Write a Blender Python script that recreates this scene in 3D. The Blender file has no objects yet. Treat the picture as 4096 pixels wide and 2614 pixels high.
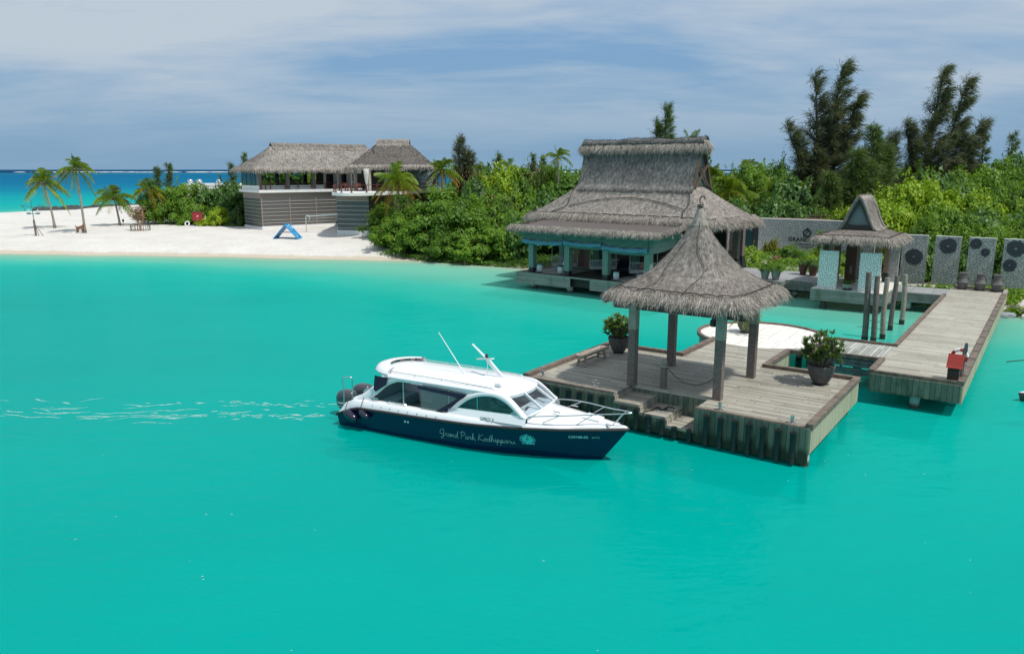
import bpy, bmesh, math, random
import numpy as np
from mathutils import Vector, Matrix
SC = bpy.context.scene
COL = SC.collection
R = math.radians
# ------------------------------------------------------------------ camera
CAM_H = 9.0
cam = bpy.data.cameras.new('camera'); cam_o = bpy.data.objects.new('camera', cam); COL.objects.link(cam_o)
cam_o.location = (0, 0, CAM_H); cam_o.rotation_euler = (R(90 - 11.56), 0, 0)
cam.sensor_width = 36; cam.lens = 27.02; cam.clip_start = .1; cam.clip_end = 60000
SC.camera = cam_o
# ------------------------------------------------------------------ sun and sky
SUN_EL, SUN_AZ = 60.0, 126.9            # azimuth clockwise from +Y
sun = bpy.data.lights.new('sun', 'SUN'); sun.energy = 3.65; sun.angle = R(.53); sun.color = (1, .965, .91)
sun_o = bpy.data.objects.new('sun', sun); COL.objects.link(sun_o)
sd = Vector((math.sin(R(SUN_AZ)) * math.cos(R(SUN_EL)), math.cos(R(SUN_AZ)) * math.cos(R(SUN_EL)), math.sin(R(SUN_EL))))
sun_o.rotation_euler = sd.to_track_quat('Z', 'Y').to_euler(); sun_o.location = (40, -30, 60)
W = bpy.data.worlds.new('World'); SC.world = W; W.use_nodes = True
SC.view_settings.view_transform = 'Standard'; SC.view_settings.look = 'None'
SC.view_settings.exposure = 0; SC.view_settings.gamma = 1
SC.cycles.max_bounces = 8; SC.cycles.transparent_max_bounces = 12
SC.cycles.caustics_reflective = False; SC.cycles.caustics_refractive = False

class G:
    """node graph helper"""
    def __init__(s, nt): s.nt = nt; s.n = nt.nodes; s.l = nt.links
    def put(s, inp, v):
        if hasattr(v, 'is_output'): s.l.new(v, inp)
        elif v is not None:
            if hasattr(inp.default_value, '__len__') and not hasattr(v, '__len__'): v = [v] * len(inp.default_value)
            if hasattr(v, '__len__') and len(inp.default_value) == 4 and len(v) == 3: v = (*v, 1)
            inp.default_value = v
    def node(s, t, ins=(), **kw):
        nd = s.n.new(t)
        for k, v in kw.items(): setattr(nd, k, v)
        for k, v in (ins.items() if isinstance(ins, dict) else enumerate(ins)): s.put(nd.inputs[k], v)
        return nd
    def m(s, op, a, b=None, c=None, clamp=False):
        nd = s.node('ShaderNodeMath', operation=op, use_clamp=clamp)
        for i, v in enumerate((a, b, c)):
            if v is not None: s.put(nd.inputs[i], v)
        return nd.outputs[0]
    def mix(s, f, a, b, blend='MIX'):
        nd = s.node('ShaderNodeMix', data_type='RGBA', blend_type=blend)
        s.put(nd.inputs[0], f); s.put(nd.inputs[6], a); s.put(nd.inputs[7], b); return nd.outputs[2]
    def ramp(s, f, stops, interp='LINEAR'):
        nd = s.node('ShaderNodeValToRGB'); r = nd.color_ramp; r.interpolation = interp
        while len(r.elements) < len(stops): r.elements.new(.5)
        for e, (p, c) in zip(r.elements, stops):
            e.position = p; e.color = (*c, 1) if len(c) == 3 else c
        s.put(nd.inputs[0], f); return nd.outputs[0]
    def noise(s, vec, scale, detail=3, rough=.55, dist=0):
        nd = s.node('ShaderNodeTexNoise'); nd.inputs['Scale'].default_value = scale; nd.inputs['Detail'].default_value = detail
        nd.inputs['Roughness'].default_value = rough; nd.inputs['Distortion'].default_value = dist
        if vec is not None: s.l.new(vec, nd.inputs['Vector'])
        return nd.outputs['Fac']
    def mr(s, v, a, b, c=0, d=1):
        nd = s.node('ShaderNodeMapRange', clamp=True)
        for i, q in enumerate((v, a, b, c, d)): s.put(nd.inputs[i], q)
        return nd.outputs[0]
    def xyz(s, vec):
        nd = s.node('ShaderNodeSeparateXYZ'); s.l.new(vec, nd.inputs[0]); return nd.outputs
    def cxyz(s, x, y, z):
        nd = s.node('ShaderNodeCombineXYZ')
        for i, q in enumerate((x, y, z)): s.put(nd.inputs[i], q)
        return nd.outputs[0]
    def mapv(s, vec, scale=(1, 1, 1), rot=(0, 0, 0), loc=(0, 0, 0)):
        nd = s.node('ShaderNodeMapping'); s.l.new(vec, nd.inputs['Vector'])
        nd.inputs['Scale'].default_value = scale; nd.inputs['Rotation'].default_value = rot; nd.inputs['Location'].default_value = loc
        return nd.outputs[0]
    def bump(s, h, strength=.5, dist=.02):
        nd = s.node('ShaderNodeBump'); s.put(nd.inputs['Height'], h)
        nd.inputs['Strength'].default_value = strength; nd.inputs['Distance'].default_value = dist; return nd.outputs[0]

CLOUD = (-12, (1.7, .4, 0), .41, .68)
def build_world():
    g = G(W.node_tree); g.n.clear()
    sky = g.node('ShaderNodeTexSky', sky_type='NISHITA', sun_disc=False, sun_elevation=R(SUN_EL), sun_rotation=R(SUN_AZ),
                 altitude=10, air_density=1.0, dust_density=.6, ozone_density=1.6).outputs[0]
    d = g.node('ShaderNodeTexCoord').outputs['Generated']
    x, y, z = g.xyz(d)
    # hazy blue-grey band of distant moist air low over the sea
    low = g.mr(z, 0.0, .34, 1, 0)
    base = g.mix(g.m('MULTIPLY', low, .90), g.mix(.66, sky, (1.5, 3.15, 5.75)), (1.58, 2.88, 4.3))
    # high cirrus sheets: direction projected on a flat layer
    inv = g.m('DIVIDE', 1, g.m('ADD', g.m('MAXIMUM', z, 0), .16))
    px, py = g.m('MULTIPLY', x, inv), g.m('MULTIPLY', y, inv)
    p = g.cxyz(px, py, 0)
    pr = g.mapv(p, scale=(.62, .95, 1), rot=(0, 0, R(CLOUD[0])), loc=CLOUD[1])
    big = g.noise(pr, 1.0, 4, .5, .5)
    fine = g.noise(g.mapv(p, scale=(.8, 2.1, 1), rot=(0, 0, R(-22))), 2.4, 8, .6, .8)
    c = g.m('ADD', g.m('MULTIPLY', big, .90), g.m('MULTIPLY', fine, .26))
    cl = g.mr(c, CLOUD[2], CLOUD[3], 0, 1)
    fade = g.mr(z, .02, .13, .12, 1)
    cl = g.m('MULTIPLY', g.m('MULTIPLY', cl, fade), .90)
    colr = g.mix(cl, base, (4.5, 5.1, 5.7))
    colr = g.mix(g.mr(z, .28, .6, 0, .65), colr, (5.4, 5.9, 6.5))      # overhead sky outside the view, brightened to add fill light
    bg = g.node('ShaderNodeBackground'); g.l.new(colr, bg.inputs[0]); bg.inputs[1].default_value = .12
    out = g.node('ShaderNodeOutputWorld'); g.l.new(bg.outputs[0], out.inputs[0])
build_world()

# ------------------------------------------------------------------ frames
class Frame:
    def __init__(s, O, az):
        t = R(az); s.O = O; s.e1 = (math.sin(t), math.cos(t)); s.e2 = (math.cos(t), -math.sin(t)); s.rz = -t
    def w(s, a, b, z=0): return (s.O[0] + a * s.e2[0] + b * s.e1[0], s.O[1] + a * s.e2[1] + b * s.e1[1], z)
    def inv(s, X, Y):
        dx, dy = X - s.O[0], Y - s.O[1]
        return dx * s.e2[0] + dy * s.e2[1], dx * s.e1[0] + dy * s.e1[1]
DOCK = Frame((9.0714, 22.3611), 35.207)
HUT = Frame((.3515, 59.5216), 39.9)
BOAT = Frame((-5.5642, 27.6734), 28.6 )
GYM = Frame((-32.0, 99.0), -37.7)
WORLD = Frame((0, 0), 0)

# ------------------------------------------------------------------ object helpers
def tag(o, label, cat, group=None, kind=None):
    if label: o['label'] = label
    if cat: o['category'] = cat
    if group: o['group'] = group
    if kind: o['kind'] = kind
    return o
def thing(name, label, cat, frame=None, at=(0, 0, 0), rz=0.0, group=None):
    o = bpy.data.objects.new(name, None); COL.objects.link(o); o.empty_display_size = .3
    f = frame or WORLD
    o.location = f.w(*at); o.rotation_euler = (0, 0, f.rz + rz)
    return tag(o, label, cat, group)
def link(name, me, m, parent=None):
    o = bpy.data.objects.new(name, me); COL.objects.link(o)
    if m is not None:
        for q in (m if isinstance(m, (list, tuple)) else [m]): me.materials.append(q)
    if parent is not None: o.parent = parent
    return o
def copy_tree(o, parent=None):
    c = o.copy(); COL.objects.link(c)
    if parent is not None: c.parent = parent
    for ch in o.children: copy_tree(ch, c)
    return c
def sub(a, b): return (a[0] - b[0], a[1] - b[1], a[2] - b[2])

class MB:
    """collects shapes, then links them as ONE mesh object"""
    def __init__(s, off=(0, 0, 0)): s.v = []; s.f = []; s.mi = []; s.off = off; s.cur = 0
    def add(s, vs, fs):
        n = len(s.v); s.v += [(p[0] - s.off[0], p[1] - s.off[1], p[2] - s.off[2]) for p in vs]
        s.f += [tuple(i + n for i in f) for f in fs]; s.mi += [s.cur] * len(fs); return s
    def box(s, x0, x1, y0, y1, z0, z1):
        vs = [(x, y, z) for z in (z0, z1) for x, y in ((x0, y0), (x1, y0), (x1, y1), (x0, y1))]
        return s.add(vs, [(3, 2, 1, 0), (4, 5, 6, 7), (0, 1, 5, 4), (1, 2, 6, 5), (2, 3, 7, 6), (3, 0, 4, 7)])
    def cbox(s, x, y, z, sx, sy, sz): return s.box(x - sx / 2, x + sx / 2, y - sy / 2, y + sy / 2, z, z + sz)
    def bar(s, p, q, w, h, up=(0, 0, 1)):
        p, q = Vector(p), Vector(q); d = (q - p).normalized(); u = Vector(up)
        if abs(d.dot(u)) > .98: u = Vector((1, 0, 0))
        sx = d.cross(u).normalized() * w / 2; uz = sx.cross(d).normalized() * h / 2
        vs = [c + i * sx + j * uz for c in (p, q) for i, j in ((-1, -1), (1, -1), (1, 1), (-1, 1))]
        return s.add([tuple(v) for v in vs], [(0, 1, 2, 3), (7, 6, 5, 4), (0, 4, 5, 1), (1, 5, 6, 2), (2, 6, 7, 3), (3, 7, 4, 0)])
    def tube(s, pts, r, n=8, caps=True, closed=False):
        P = [Vector(p) for p in pts]; k = len(P)
        rr = r if hasattr(r, '__len__') else [r] * k
        vs = []; prev = None
        for i in range(k):
            a = P[(i - 1) % k] if (closed or i > 0) else P[i]; b = P[(i + 1) % k] if (closed or i < k - 1) else P[i]
            d = (b - a); d = d.normalized() if d.length > 1e-9 else Vector((0, 0, 1))
            if prev is None:
                u = Vector((0, 0, 1)) if abs(d.z) < .9 else Vector((1, 0, 0)); u = (u - d * u.dot(d)).normalized()
            else:
                u = prev - d * prev.dot(d); u = u.normalized() if u.length > 1e-6 else d.orthogonal().normalized()
            prev = u; w = d.cross(u)
            for j in range(n):
                t = 2 * math.pi * j / n; vs.append(tuple(P[i] + (u * math.cos(t) + w * math.sin(t)) * rr[i]))
        fs = []
        for i in range(k if closed else k - 1):
            i2 = (i + 1) % k
            for j in range(n): fs.append((i * n + j, i * n + (j + 1) % n, i2 * n + (j + 1) % n, i2 * n + j))
        if caps and not closed: fs += [tuple(range(n))[::-1], tuple((k - 1) * n + j for j in range(n))]
        return s.add(vs, fs)
    def lathe(s, prof, n=24, c=(0, 0, 0), cap=True, sq=None):
        vs = []
        for r, z in prof:
            for j in range(n):
                t = 2 * math.pi * j / n; vs.append((c[0] + r * math.cos(t), c[1] + r * math.sin(t), c[2] + z))
        fs = [(i * n + j, i * n + (j + 1) % n, (i + 1) * n + (j + 1) % n, (i + 1) * n + j) for i in range(len(prof) - 1) for j in range(n)]
        if cap: fs += [tuple(range(n))[::-1], tuple((len(prof) - 1) * n + j for j in range(n))]
        return s.add(vs, fs)
    def prism(s, poly, z0, z1):
        n = len(poly); vs = [(x, y, z0) for x, y in poly] + [(x, y, z1) for x, y in poly]
        return s.add(vs, [tuple(range(n))[::-1], tuple(range(n, 2 * n))] + [(i, (i + 1) % n, n + (i + 1) % n, n + i) for i in range(n)])
    def xzprism(s, poly, y0, y1):
        n = len(poly); vs = [(x, y0, z) for x, z in poly] + [(x, y1, z) for x, z in poly]
        return s.add(vs, [tuple(range(n)), tuple(range(n, 2 * n))[::-1]] + [(i, n + i, n + (i + 1) % n, (i + 1) % n) for i in range(n)])
    def grid(s, rows, closed=False):
        """rows: list of equally long point lists"""
        k = len(rows[0]); vs = [p for r in rows for p in r]; fs = []
        for i in range(len(rows) - 1):
            for j in range(k if closed else k - 1): fs.append((i * k + j, i * k + (j + 1) % k, (i + 1) * k + (j + 1) % k, (i + 1) * k + j))
        return s.add(vs, fs)
    def mesh(s, name, smooth=False, recalc=True, bevel=0, smooth_angle=None):
        me = bpy.data.meshes.new(name); me.from_pydata(s.v, [], s.f)
        if any(s.mi): me.polygons.foreach_set('material_index', s.mi)
        if recalc or bevel:
            bm = bmesh.new(); bm.from_mesh(me)
            if recalc: bmesh.ops.recalc_face_normals(bm, faces=bm.faces)
            if bevel:
                es = [e for e in bm.edges if len(e.link_faces) == 2 and e.calc_face_angle(0) > .6]
                bmesh.ops.bevel(bm, geom=es, offset=bevel, segments=2, affect='EDGES', clamp_overlap=True)
            bm.to_mesh(me); bm.free()
        if smooth or smooth_angle:
            me.polygons.foreach_set('use_smooth', [True] * len(me.polygons))
            if smooth_angle: me.set_sharp_from_angle(angle=R(smooth_angle))
        me.update(); return me
    def build(s, name, m, parent=None, **kw): return link(name, s.mesh(name, **kw), m, parent)

def raw_mesh(name, verts, quads=None, tris=None, smooth=False):
    """fast numpy mesh"""
    me = bpy.data.meshes.new(name); verts = np.asarray(verts, np.float32).reshape(-1, 3)
    me.vertices.add(len(verts)); me.vertices.foreach_set('co', verts.ravel())
    parts = []
    if quads is not None and len(quads): parts.append(np.asarray(quads, np.int32))
    if tris is not None and len(tris): parts.append(np.asarray(tris, np.int32))
    tot = sum(p.size for p in parts); np_ = sum(len(p) for p in parts)
    me.loops.add(tot); me.polygons.add(np_)
    me.loops.foreach_set('vertex_index', np.concatenate([p.ravel() for p in parts]))
    st = []; o = 0
    for p in parts:
        st.append(np.arange(len(p)) * p.shape[1] + o); o += p.size
    me.polygons.foreach_set('loop_start', np.concatenate(st).astype(np.int32))
    if smooth: me.polygons.foreach_set('use_smooth', np.ones(np_, bool))
    me.update(calc_edges=True); me.validate(); return me
def nrm(v): return v / np.maximum(np.linalg.norm(v, axis=-1, keepdims=True), 1e-9)
def strands(base, d, length, width, rng, droop=.0, side=None):
    """tapered 2-quad blades: base (N,3), direction (N,3)"""
    n = len(base); d = nrm(d); L = np.broadcast_to(np.asarray(length, float), (n,))[:, None]; w = np.broadcast_to(np.asarray(width, float), (n,))[:, None]
    if side is None:
        side = np.cross(d, nrm(rng.normal(size=(n, 3))))
    side = nrm(side) * w / 2
    mid = base + d * L * .55; tip = base + d * L
    if np.any(droop): 
        dr = np.broadcast_to(np.asarray(droop, float), (n,))
        mid = mid.copy(); tip = tip.copy(); mid[:, 2] -= dr * .3; tip[:, 2] -= dr
    v = np.stack([base - side, base + side, mid + side * .85, mid - side * .85, tip + side * .25, tip - side * .25], 1)
    k = np.arange(n)[:, None] * 6
    q = np.concatenate([k + np.array([[0, 1, 2, 3]]), k + np.array([[3, 2, 4, 5]])])
    return v.reshape(-1, 3), q
def join_raw(lst):
    V = []; Q = []; o = 0
    for v, q in lst: V.append(v); Q.append(q + o); o += len(v)
    return np.concatenate(V), np.concatenate(Q)
def text_mesh(body, size, extrude=.004, bold=False, spacing=1.0, shear=0.0, align='CENTER'):
    cu = bpy.data.curves.new('lettering', 'FONT'); cu.body = body; cu.size = size; cu.extrude = extrude
    cu.align_x = align; cu.align_y = 'CENTER'; cu.space_character = spacing; cu.shear = shear
    if bold: cu.offset = size * .018
    o = bpy.data.objects.new('lettering', cu); COL.objects.link(o)
    dg = bpy.context.evaluated_depsgraph_get(); me = bpy.data.meshes.new_from_object(o.evaluated_get(dg))
    bpy.data.objects.remove(o); bpy.data.curves.remove(cu)
    me.materials.clear(); me.name = 'lettering'; return me
def place_text(me, m, parent, origin, xdir, ydir, name='lettering'):
    x = Vector(xdir).normalized(); y = Vector(ydir); y = (y - x * y.dot(x)).normalized(); z = x.cross(y)
    M = Matrix(((x.x, y.x, z.x, origin[0]), (x.y, y.y, z.y, origin[1]), (x.z, y.z, z.z, origin[2]), (0, 0, 0, 1)))
    me.transform(M); return link(name, me, m, parent)
# ------------------------------------------------------------------ materials
MATS = {}
def new_mat(name):
    m = bpy.data.materials.new(name); m.use_nodes = True; g = G(m.node_tree); g.n.clear()
    out = g.node('ShaderNodeOutputMaterial'); b = g.node('ShaderNodeBsdfPrincipled'); g.l.new(b.outputs[0], out.inputs[0])
    MATS[name] = m; return m, g, b, out
def simple(name, col, rough=.6, metal=0, var=.12, scale=6, bump=0, spec=.5, coat=0, bscale=None):
    """base colour with soft mottling so that nothing is perfectly uniform"""
    m, g, b, out = new_mat(name)
    tc = g.node('ShaderNodeTexCoord').outputs['Object']
    n = g.noise(tc, scale, 5, .6)
    c0 = tuple(c * (1 - var) for c in col); c1 = tuple(min(1, c * (1 + var)) for c in col)
    g.l.new(g.ramp(n, [(.3, c0), (.7, c1)]), b.inputs['Base Color'])
    b.inputs['Roughness'].default_value = rough; b.inputs['Metallic'].default_value = metal
    b.inputs['Specular IOR Level'].default_value = spec; b.inputs['Coat Weight'].default_value = coat
    if bump: g.l.new(g.bump(g.noise(tc, bscale or scale * 6, 4), bump, .01), b.inputs['Normal'])
    return m
def planks(name, axis, width, cols, gap=.055, along=None, rough=.75, seg=2.4, stain=None, wet=None):
    """weathered boards: board index along `axis`, grain along the other axis; object coordinates"""
    m, g, b, out = new_mat(name)
    tc = g.node('ShaderNodeTexCoord').outputs['Object']; c = g.xyz(tc)
    ax = {'x': 0, 'y': 1, 'z': 2}; al = along or ('x' if axis != 'x' else 'y')
    u = g.m('DIVIDE', c[ax[axis]], width); idx = g.m('FLOOR', u); fr = g.m('FRACT', u)
    wn = g.node('ShaderNodeTexWhiteNoise', noise_dimensions='1D'); g.l.new(idx, wn.inputs['W'])
    sh = g.m('MULTIPLY', wn.outputs['Value'], 7.3)
    sidx = g.m('FLOOR', g.m('ADD', g.m('DIVIDE', c[ax[al]], seg), sh)); sfr = g.m('FRACT', g.m('ADD', g.m('DIVIDE', c[ax[al]], seg), sh))
    wn2 = g.node('ShaderNodeTexWhiteNoise', noise_dimensions='2D'); g.l.new(g.cxyz(idx, sidx, 0), wn2.inputs['Vector'])
    sc = [1.0, 1.0, 1.0]; sc[ax[al]] = .09
    grain = g.noise(g.mapv(tc, scale=sc), 45, 4, .6)
    patch = g.noise(tc, .55, 4, .6)
    f = g.m('ADD', g.m('ADD', g.m('MULTIPLY', wn2.outputs['Value'], .5), g.m('MULTIPLY', grain, .4)), g.m('MULTIPLY', g.m('SUBTRACT', patch, .5), .55), clamp=True)
    col = g.ramp(f, [(i / (len(cols) - 1), q) for i, q in enumerate(cols)])
    if stain:
        st = g.mr(g.noise(g.mapv(tc, scale=(1.3, 1.3, .5)), 1.4, 5, .65), .5, .68)
        col = g.mix(g.m('MULTIPLY', st, .75), col, stain)
    if wet:                                     # tide line: algae and damp on the lowest boards
        wl_ = g.m('ADD', g.m('ADD', c[2], g.m('MULTIPLY', g.m('SUBTRACT', wn.outputs['Value'], .5), .22)), g.m('MULTIPLY', g.m('SUBTRACT', g.noise(tc, 5, 4), .5), .5))
        col = g.mix(g.mr(wl_, wet * .55, wet, .85, 0), col, (.018, .03, .016))
    edge = g.m('MINIMUM', g.m('MINIMUM', fr, g.m('SUBTRACT', 1, fr)), g.m('MULTIPLY', g.m('MINIMUM', sfr, g.m('SUBTRACT', 1, sfr)), seg / width))
    gm = g.mr(edge, gap * .45, gap, 0, 1)
    col = g.mix(gm, (.02, .02, .018), col)
    g.l.new(col, b.inputs['Base Color']); b.inputs['Roughness'].default_value = rough; b.inputs['Specular IOR Level'].default_value = .3
    h = g.m('ADD', g.m('MULTIPLY', gm, 1.0), g.m('MULTIPLY', grain, .25))
    g.l.new(g.bump(h, .6, .012), b.inputs['Normal'])
    return m
def mosaic(name, stone0, stone1, joint, scale, jw=.08, rough=.8, rand=1.0):
    m, g, b, out = new_mat(name)
    tc = g.node('ShaderNodeTexCoord').outputs['Object']; c = g.xyz(tc)
    nz = g.noise(tc, 3.0, 2); wob = g.m('MULTIPLY', g.m('SUBTRACT', nz, .5), .15)
    v = g.cxyz(g.m('MULTIPLY', g.m('ADD', g.m('ADD', c[0], c[1]), wob), scale[0]), g.m('MULTIPLY', g.m('ADD', c[2], wob), scale[2]), 0)
    e = g.node('ShaderNodeTexVoronoi', feature='DISTANCE_TO_EDGE', voronoi_dimensions='2D'); g.l.new(v, e.inputs['Vector']); e.inputs['Scale'].default_value = 1; e.inputs['Randomness'].default_value = rand
    k = g.node('ShaderNodeTexVoronoi', feature='F1', voronoi_dimensions='2D'); g.l.new(v, k.inputs['Vector']); k.inputs['Scale'].default_value = 1; k.inputs['Randomness'].default_value = rand
    cell = g.mix(g.xyz(k.outputs['Color'])[0], stone0, stone1)
    cell = g.mix(g.mr(g.noise(tc, 14, 4), .35, .75, 0, .35), cell, tuple(q * .6 for q in stone0))
    jm = g.mr(e.outputs['Distance'], jw * .5, jw * 1.3)
    g.l.new(g.mix(jm, joint, cell), b.inputs['Base Color']); b.inputs['Roughness'].default_value = rough
    g.l.new(g.bump(g.mr(e.outputs['Distance'], 0, .28), .8, .03), b.inputs['Normal'])
    return m
def thatch(name, c0, c1, c2, scale=1.0):
    m, g, b, out = new_mat(name)
    geo = g.node('ShaderNodeNewGeometry'); rnd = geo.outputs['Random Per Island']
    tc = g.node('ShaderNodeTexCoord').outputs['Object']
    n = g.noise(tc, .8 * scale, 5, .65); n2 = g.noise(g.mapv(tc, scale=(1, 1, .35)), 26 * scale, 4, .6)
    n3 = g.noise(g.mapv(tc, scale=(1, 1, .45)), 7.5 * scale, 3, .6)
    f = g.m('ADD', g.m('ADD', g.m('MULTIPLY', rnd, .50), g.m('MULTIPLY', g.m('SUBTRACT', n3, .5), .95)), g.m('ADD', g.m('MULTIPLY', g.m('SUBTRACT', n, .5), .55), .24), clamp=True)
    g.l.new(g.ramp(f, [(.04, c0), (.5, c1), (1, c2)]), b.inputs['Base Color'])
    b.inputs['Roughness'].default_value = .85; b.inputs['Specular IOR Level'].default_value = .2
    g.l.new(g.bump(n2, .7, .04), b.inputs['Normal'])
    return m
def foliage(name, cols, trans=.36, clump=.9, rough=.5, gloss=.35):
    """leaf colours vary leaf by leaf and clump by clump; thin leaves let light through"""
    m, g, b, out = new_mat(name)
    geo = g.node('ShaderNodeNewGeometry'); rnd = geo.outputs['Random Per Island']
    tc = g.node('ShaderNodeTexCoord').outputs['Object']
    oi = g.node('ShaderNodeObjectInfo').outputs['Random']
    n = g.noise(tc, clump, 3, .5)
    f = g.m('ADD', g.m('ADD', g.m('MULTIPLY', rnd, .5), g.m('MULTIPLY', g.m('SUBTRACT', n, .3), .9)), g.m('MULTIPLY', g.m('SUBTRACT', oi, .5), .25), clamp=True)
    col = g.ramp(f, [(i / (len(cols) - 1), q) for i, q in enumerate(cols)])
    g.l.new(col, b.inputs['Base Color']); b.inputs['Roughness'].default_value = rough; b.inputs['Specular IOR Level'].default_value = gloss
    t = g.node('ShaderNodeBsdfTranslucent'); g.l.new(g.mix(.4, col, (.34, .50, .02), 'MIX'), t.inputs[0])
    ms = g.node('ShaderNodeMixShader'); ms.inputs[0].default_value = trans
    g.l.new(b.outputs[0], ms.inputs[1]); g.l.new(t.outputs[0], ms.inputs[2]); g.l.new(ms.outputs[0], out.inputs[0])
    return m
def glass(name, tint, alpha=.25, rough=.02):
    """thin pane: mostly clear, mirror-like, lightly tinted"""
    m, g, b, out = new_mat(name); g.n.remove(b)
    t = g.node('ShaderNodeBsdfTransparent'); t.inputs[0].default_value = (*tint, 1)
    gl = g.node('ShaderNodeBsdfGlossy'); gl.inputs['Roughness'].default_value = rough; gl.inputs[0].default_value = (.9, .95, 1, 1)
    df = g.node('ShaderNodeBsdfDiffuse'); df.inputs[0].default_value = (*[q * .35 for q in tint], 1)
    m1 = g.node('ShaderNodeMixShader'); m1.inputs[0].default_value = alpha; g.l.new(t.outputs[0], m1.inputs[1]); g.l.new(df.outputs[0], m1.inputs[2])
    fa = g.node('ShaderNodeLayerWeight').outputs['Facing']; fr_ = g.m('ADD', .035, g.m('MULTIPLY', g.m('POWER', fa, 5), .8))
    m2 = g.node('ShaderNodeMixShader'); g.l.new(fr_, m2.inputs[0]); g.l.new(m1.outputs[0], m2.inputs[1]); g.l.new(gl.outputs[0], m2.inputs[2])
    g.l.new(m2.outputs[0], out.inputs[0]); return m

GREYWOOD = [(.15, .136, .106), (.29, .272, .222), (.415, .395, .33), (.54, .52, .445)]
M_deck = planks('weathered_decking', 'y', .145, GREYWOOD, gap=.07, along='x')
M_pier = planks('bleached_pier_decking', 'y', .15, [(.20, .185, .145), (.345, .325, .265), (.46, .44, .37), (.58, .56, .48)], gap=.07, along='x', seg=3.2)
M_bridge = planks('bridge_decking', 'x', .145, [(.18, .18, .15), (.32, .33, .29), (.45, .46, .42), (.58, .57, .53)], gap=.07, along='y')
M_skirt = planks('green_stained_boards', 'x', .19, [(.06, .085, .065), (.11, .145, .11), (.17, .20, .15), (.25, .255, .19)], gap=.05, along='z', seg=9, stain=(.03, .07, .05), wet=.62)
M_skirt_side = planks('pale_yellowish_boards', 'y', .12, [(.28, .27, .17), (.38, .36, .24), (.46, .43, .31), (.52, .50, .38)], gap=.06, along='z', seg=9)  # side boards paler and yellower than the front ones
M_slat = planks('grey_slats', 'z', .13, [(.17, .17, .15), (.25, .26, .23), (.33, .33, .30), (.38, .38, .35)], gap=.01, along='x', seg=4, stain=(.12, .14, .11))
M_kerb = simple('red_brown_kerb', (.15, .115, .09), .75, var=.5, scale=4, bump=.3)
M_post = simple('grey_timber_post', (.155, .125, .11), .75, var=.3, scale=8, bump=.3)
M_postcap = simple('pale_timber', (.30, .29, .24), .75, var=.2, scale=8)
M_thatch = thatch('weathered_thatch', (.055, .048, .042), (.215, .190, .168), (.52, .475, .43))
M_fringe = thatch('bleached_thatch', (.11, .098, .084), (.34, .305, .265), (.66, .60, .53))
M_thatch_far = thatch('silver_thatch', (.05, .044, .038), (.235, .208, .183), (.54, .49, .44), .7)
M_thatch_steep = thatch('grey_steep_thatch', (.035, .034, .032), (.175, .166, .158), (.42, .395, .37), .7)
M_thatch_gym = thatch('brown_weathered_thatch', (.045, .04, .035), (.182, .164, .147), (.42, .385, .35), .7)
M_rope = simple('dark_rope', (.03, .026, .022), .9, var=.3, scale=20)
M_fender = simple('black_rubber', (.018, .018, .02), .55, var=.3, scale=9)
M_concrete = simple('pale_pile_concrete', (.46, .49, .47), .8, var=.2, scale=5, bump=.3)
def pile_mat():
    m, g, b, out = new_mat('pile_concrete_stained')
    tc = g.node('ShaderNodeTexCoord').outputs['Object']; c = g.xyz(tc); n = g.noise(tc, 6, 5, .6)
    col = g.ramp(n, [(.3, (.36, .39, .37)), (.7, (.52, .54, .52))])
    w = g.m('ADD', c[2], g.m('MULTIPLY', g.m('SUBTRACT', n, .5), .35))
    g.l.new(g.mix(g.mr(w, .10, .26), (.05, .06, .045), col), b.inputs['Base Color']); b.inputs['Roughness'].default_value = .8
    g.l.new(g.bump(g.noise(tc, 30, 4), .3, .01), b.inputs['Normal']); return m
M_concrete = pile_mat()
M_steel = simple('polished_steel', (.62, .63, .64), .25, metal=1, var=.1)
M_darksteel = simple('dark_metal', (.05, .055, .06), .45, metal=.6, var=.2)
M_white = simple('white_gelcoat', (.80, .81, .82), .22, var=.015, scale=2, spec=.5, coat=.3)
M_whitewall = simple('white_render', (.74, .74, .72), .8, var=.06, scale=1.5)
M_pot = simple('dark_stone_pot', (.085, .082, .078), .75, var=.35, scale=7, bump=.4)
M_potpale = simple('grey_pot', (.24, .24, .22), .8, var=.25, scale=6, bump=.3)
M_potred = simple('terracotta_pot', (.13, .075, .058), .8, var=.25, scale=6, bump=.3)
M_stone = mosaic('white_stone_mosaic', (.86, .88, .86), (.93, .94, .92), (.14, .24, .21), (7.0, 9.5, 7.0), .075)
M_stone2 = mosaic('stacked_stone', (.42, .43, .41), (.60, .60, .57), (.07, .075, .075), (4.4, 4, 7.6), .062)
M_stone3 = mosaic('sign_wall_stone', (.46, .48, .48), (.60, .62, .62), (.11, .12, .13), (5.2, 7.5, 5.2), .075)
M_paving = planks('grey_terrace', 'y', 1.2, [(.25, .26, .26), (.29, .30, .30), (.33, .34, .34)], gap=.01, along='x', seg=1.2)
M_tile = planks('white_paving', 'y', .8, [(.70, .67, .61), (.74, .71, .65), (.77, .74, .69)], gap=.012, along='x', seg=.8)
M_emblem = simple('slate_emblem', (.045, .055, .068), .7, var=.3, scale=12, bump=.4)
M_greenpaint = simple('blue_green_timber', (.155, .235, .195), .75, var=.18, scale=6, bump=.15)
M_blind = simple('grey_green_canvas', (.15, .195, .165), .85, var=.12, scale=3)
M_blindroll = simple('pale_blue_rolled_canvas', (.13, .27, .36), .8, var=.25, scale=7)
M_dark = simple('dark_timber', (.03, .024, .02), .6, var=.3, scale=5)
M_brown = simple('brown_timber', (.12, .075, .05), .65, var=.25, scale=5)
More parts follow.
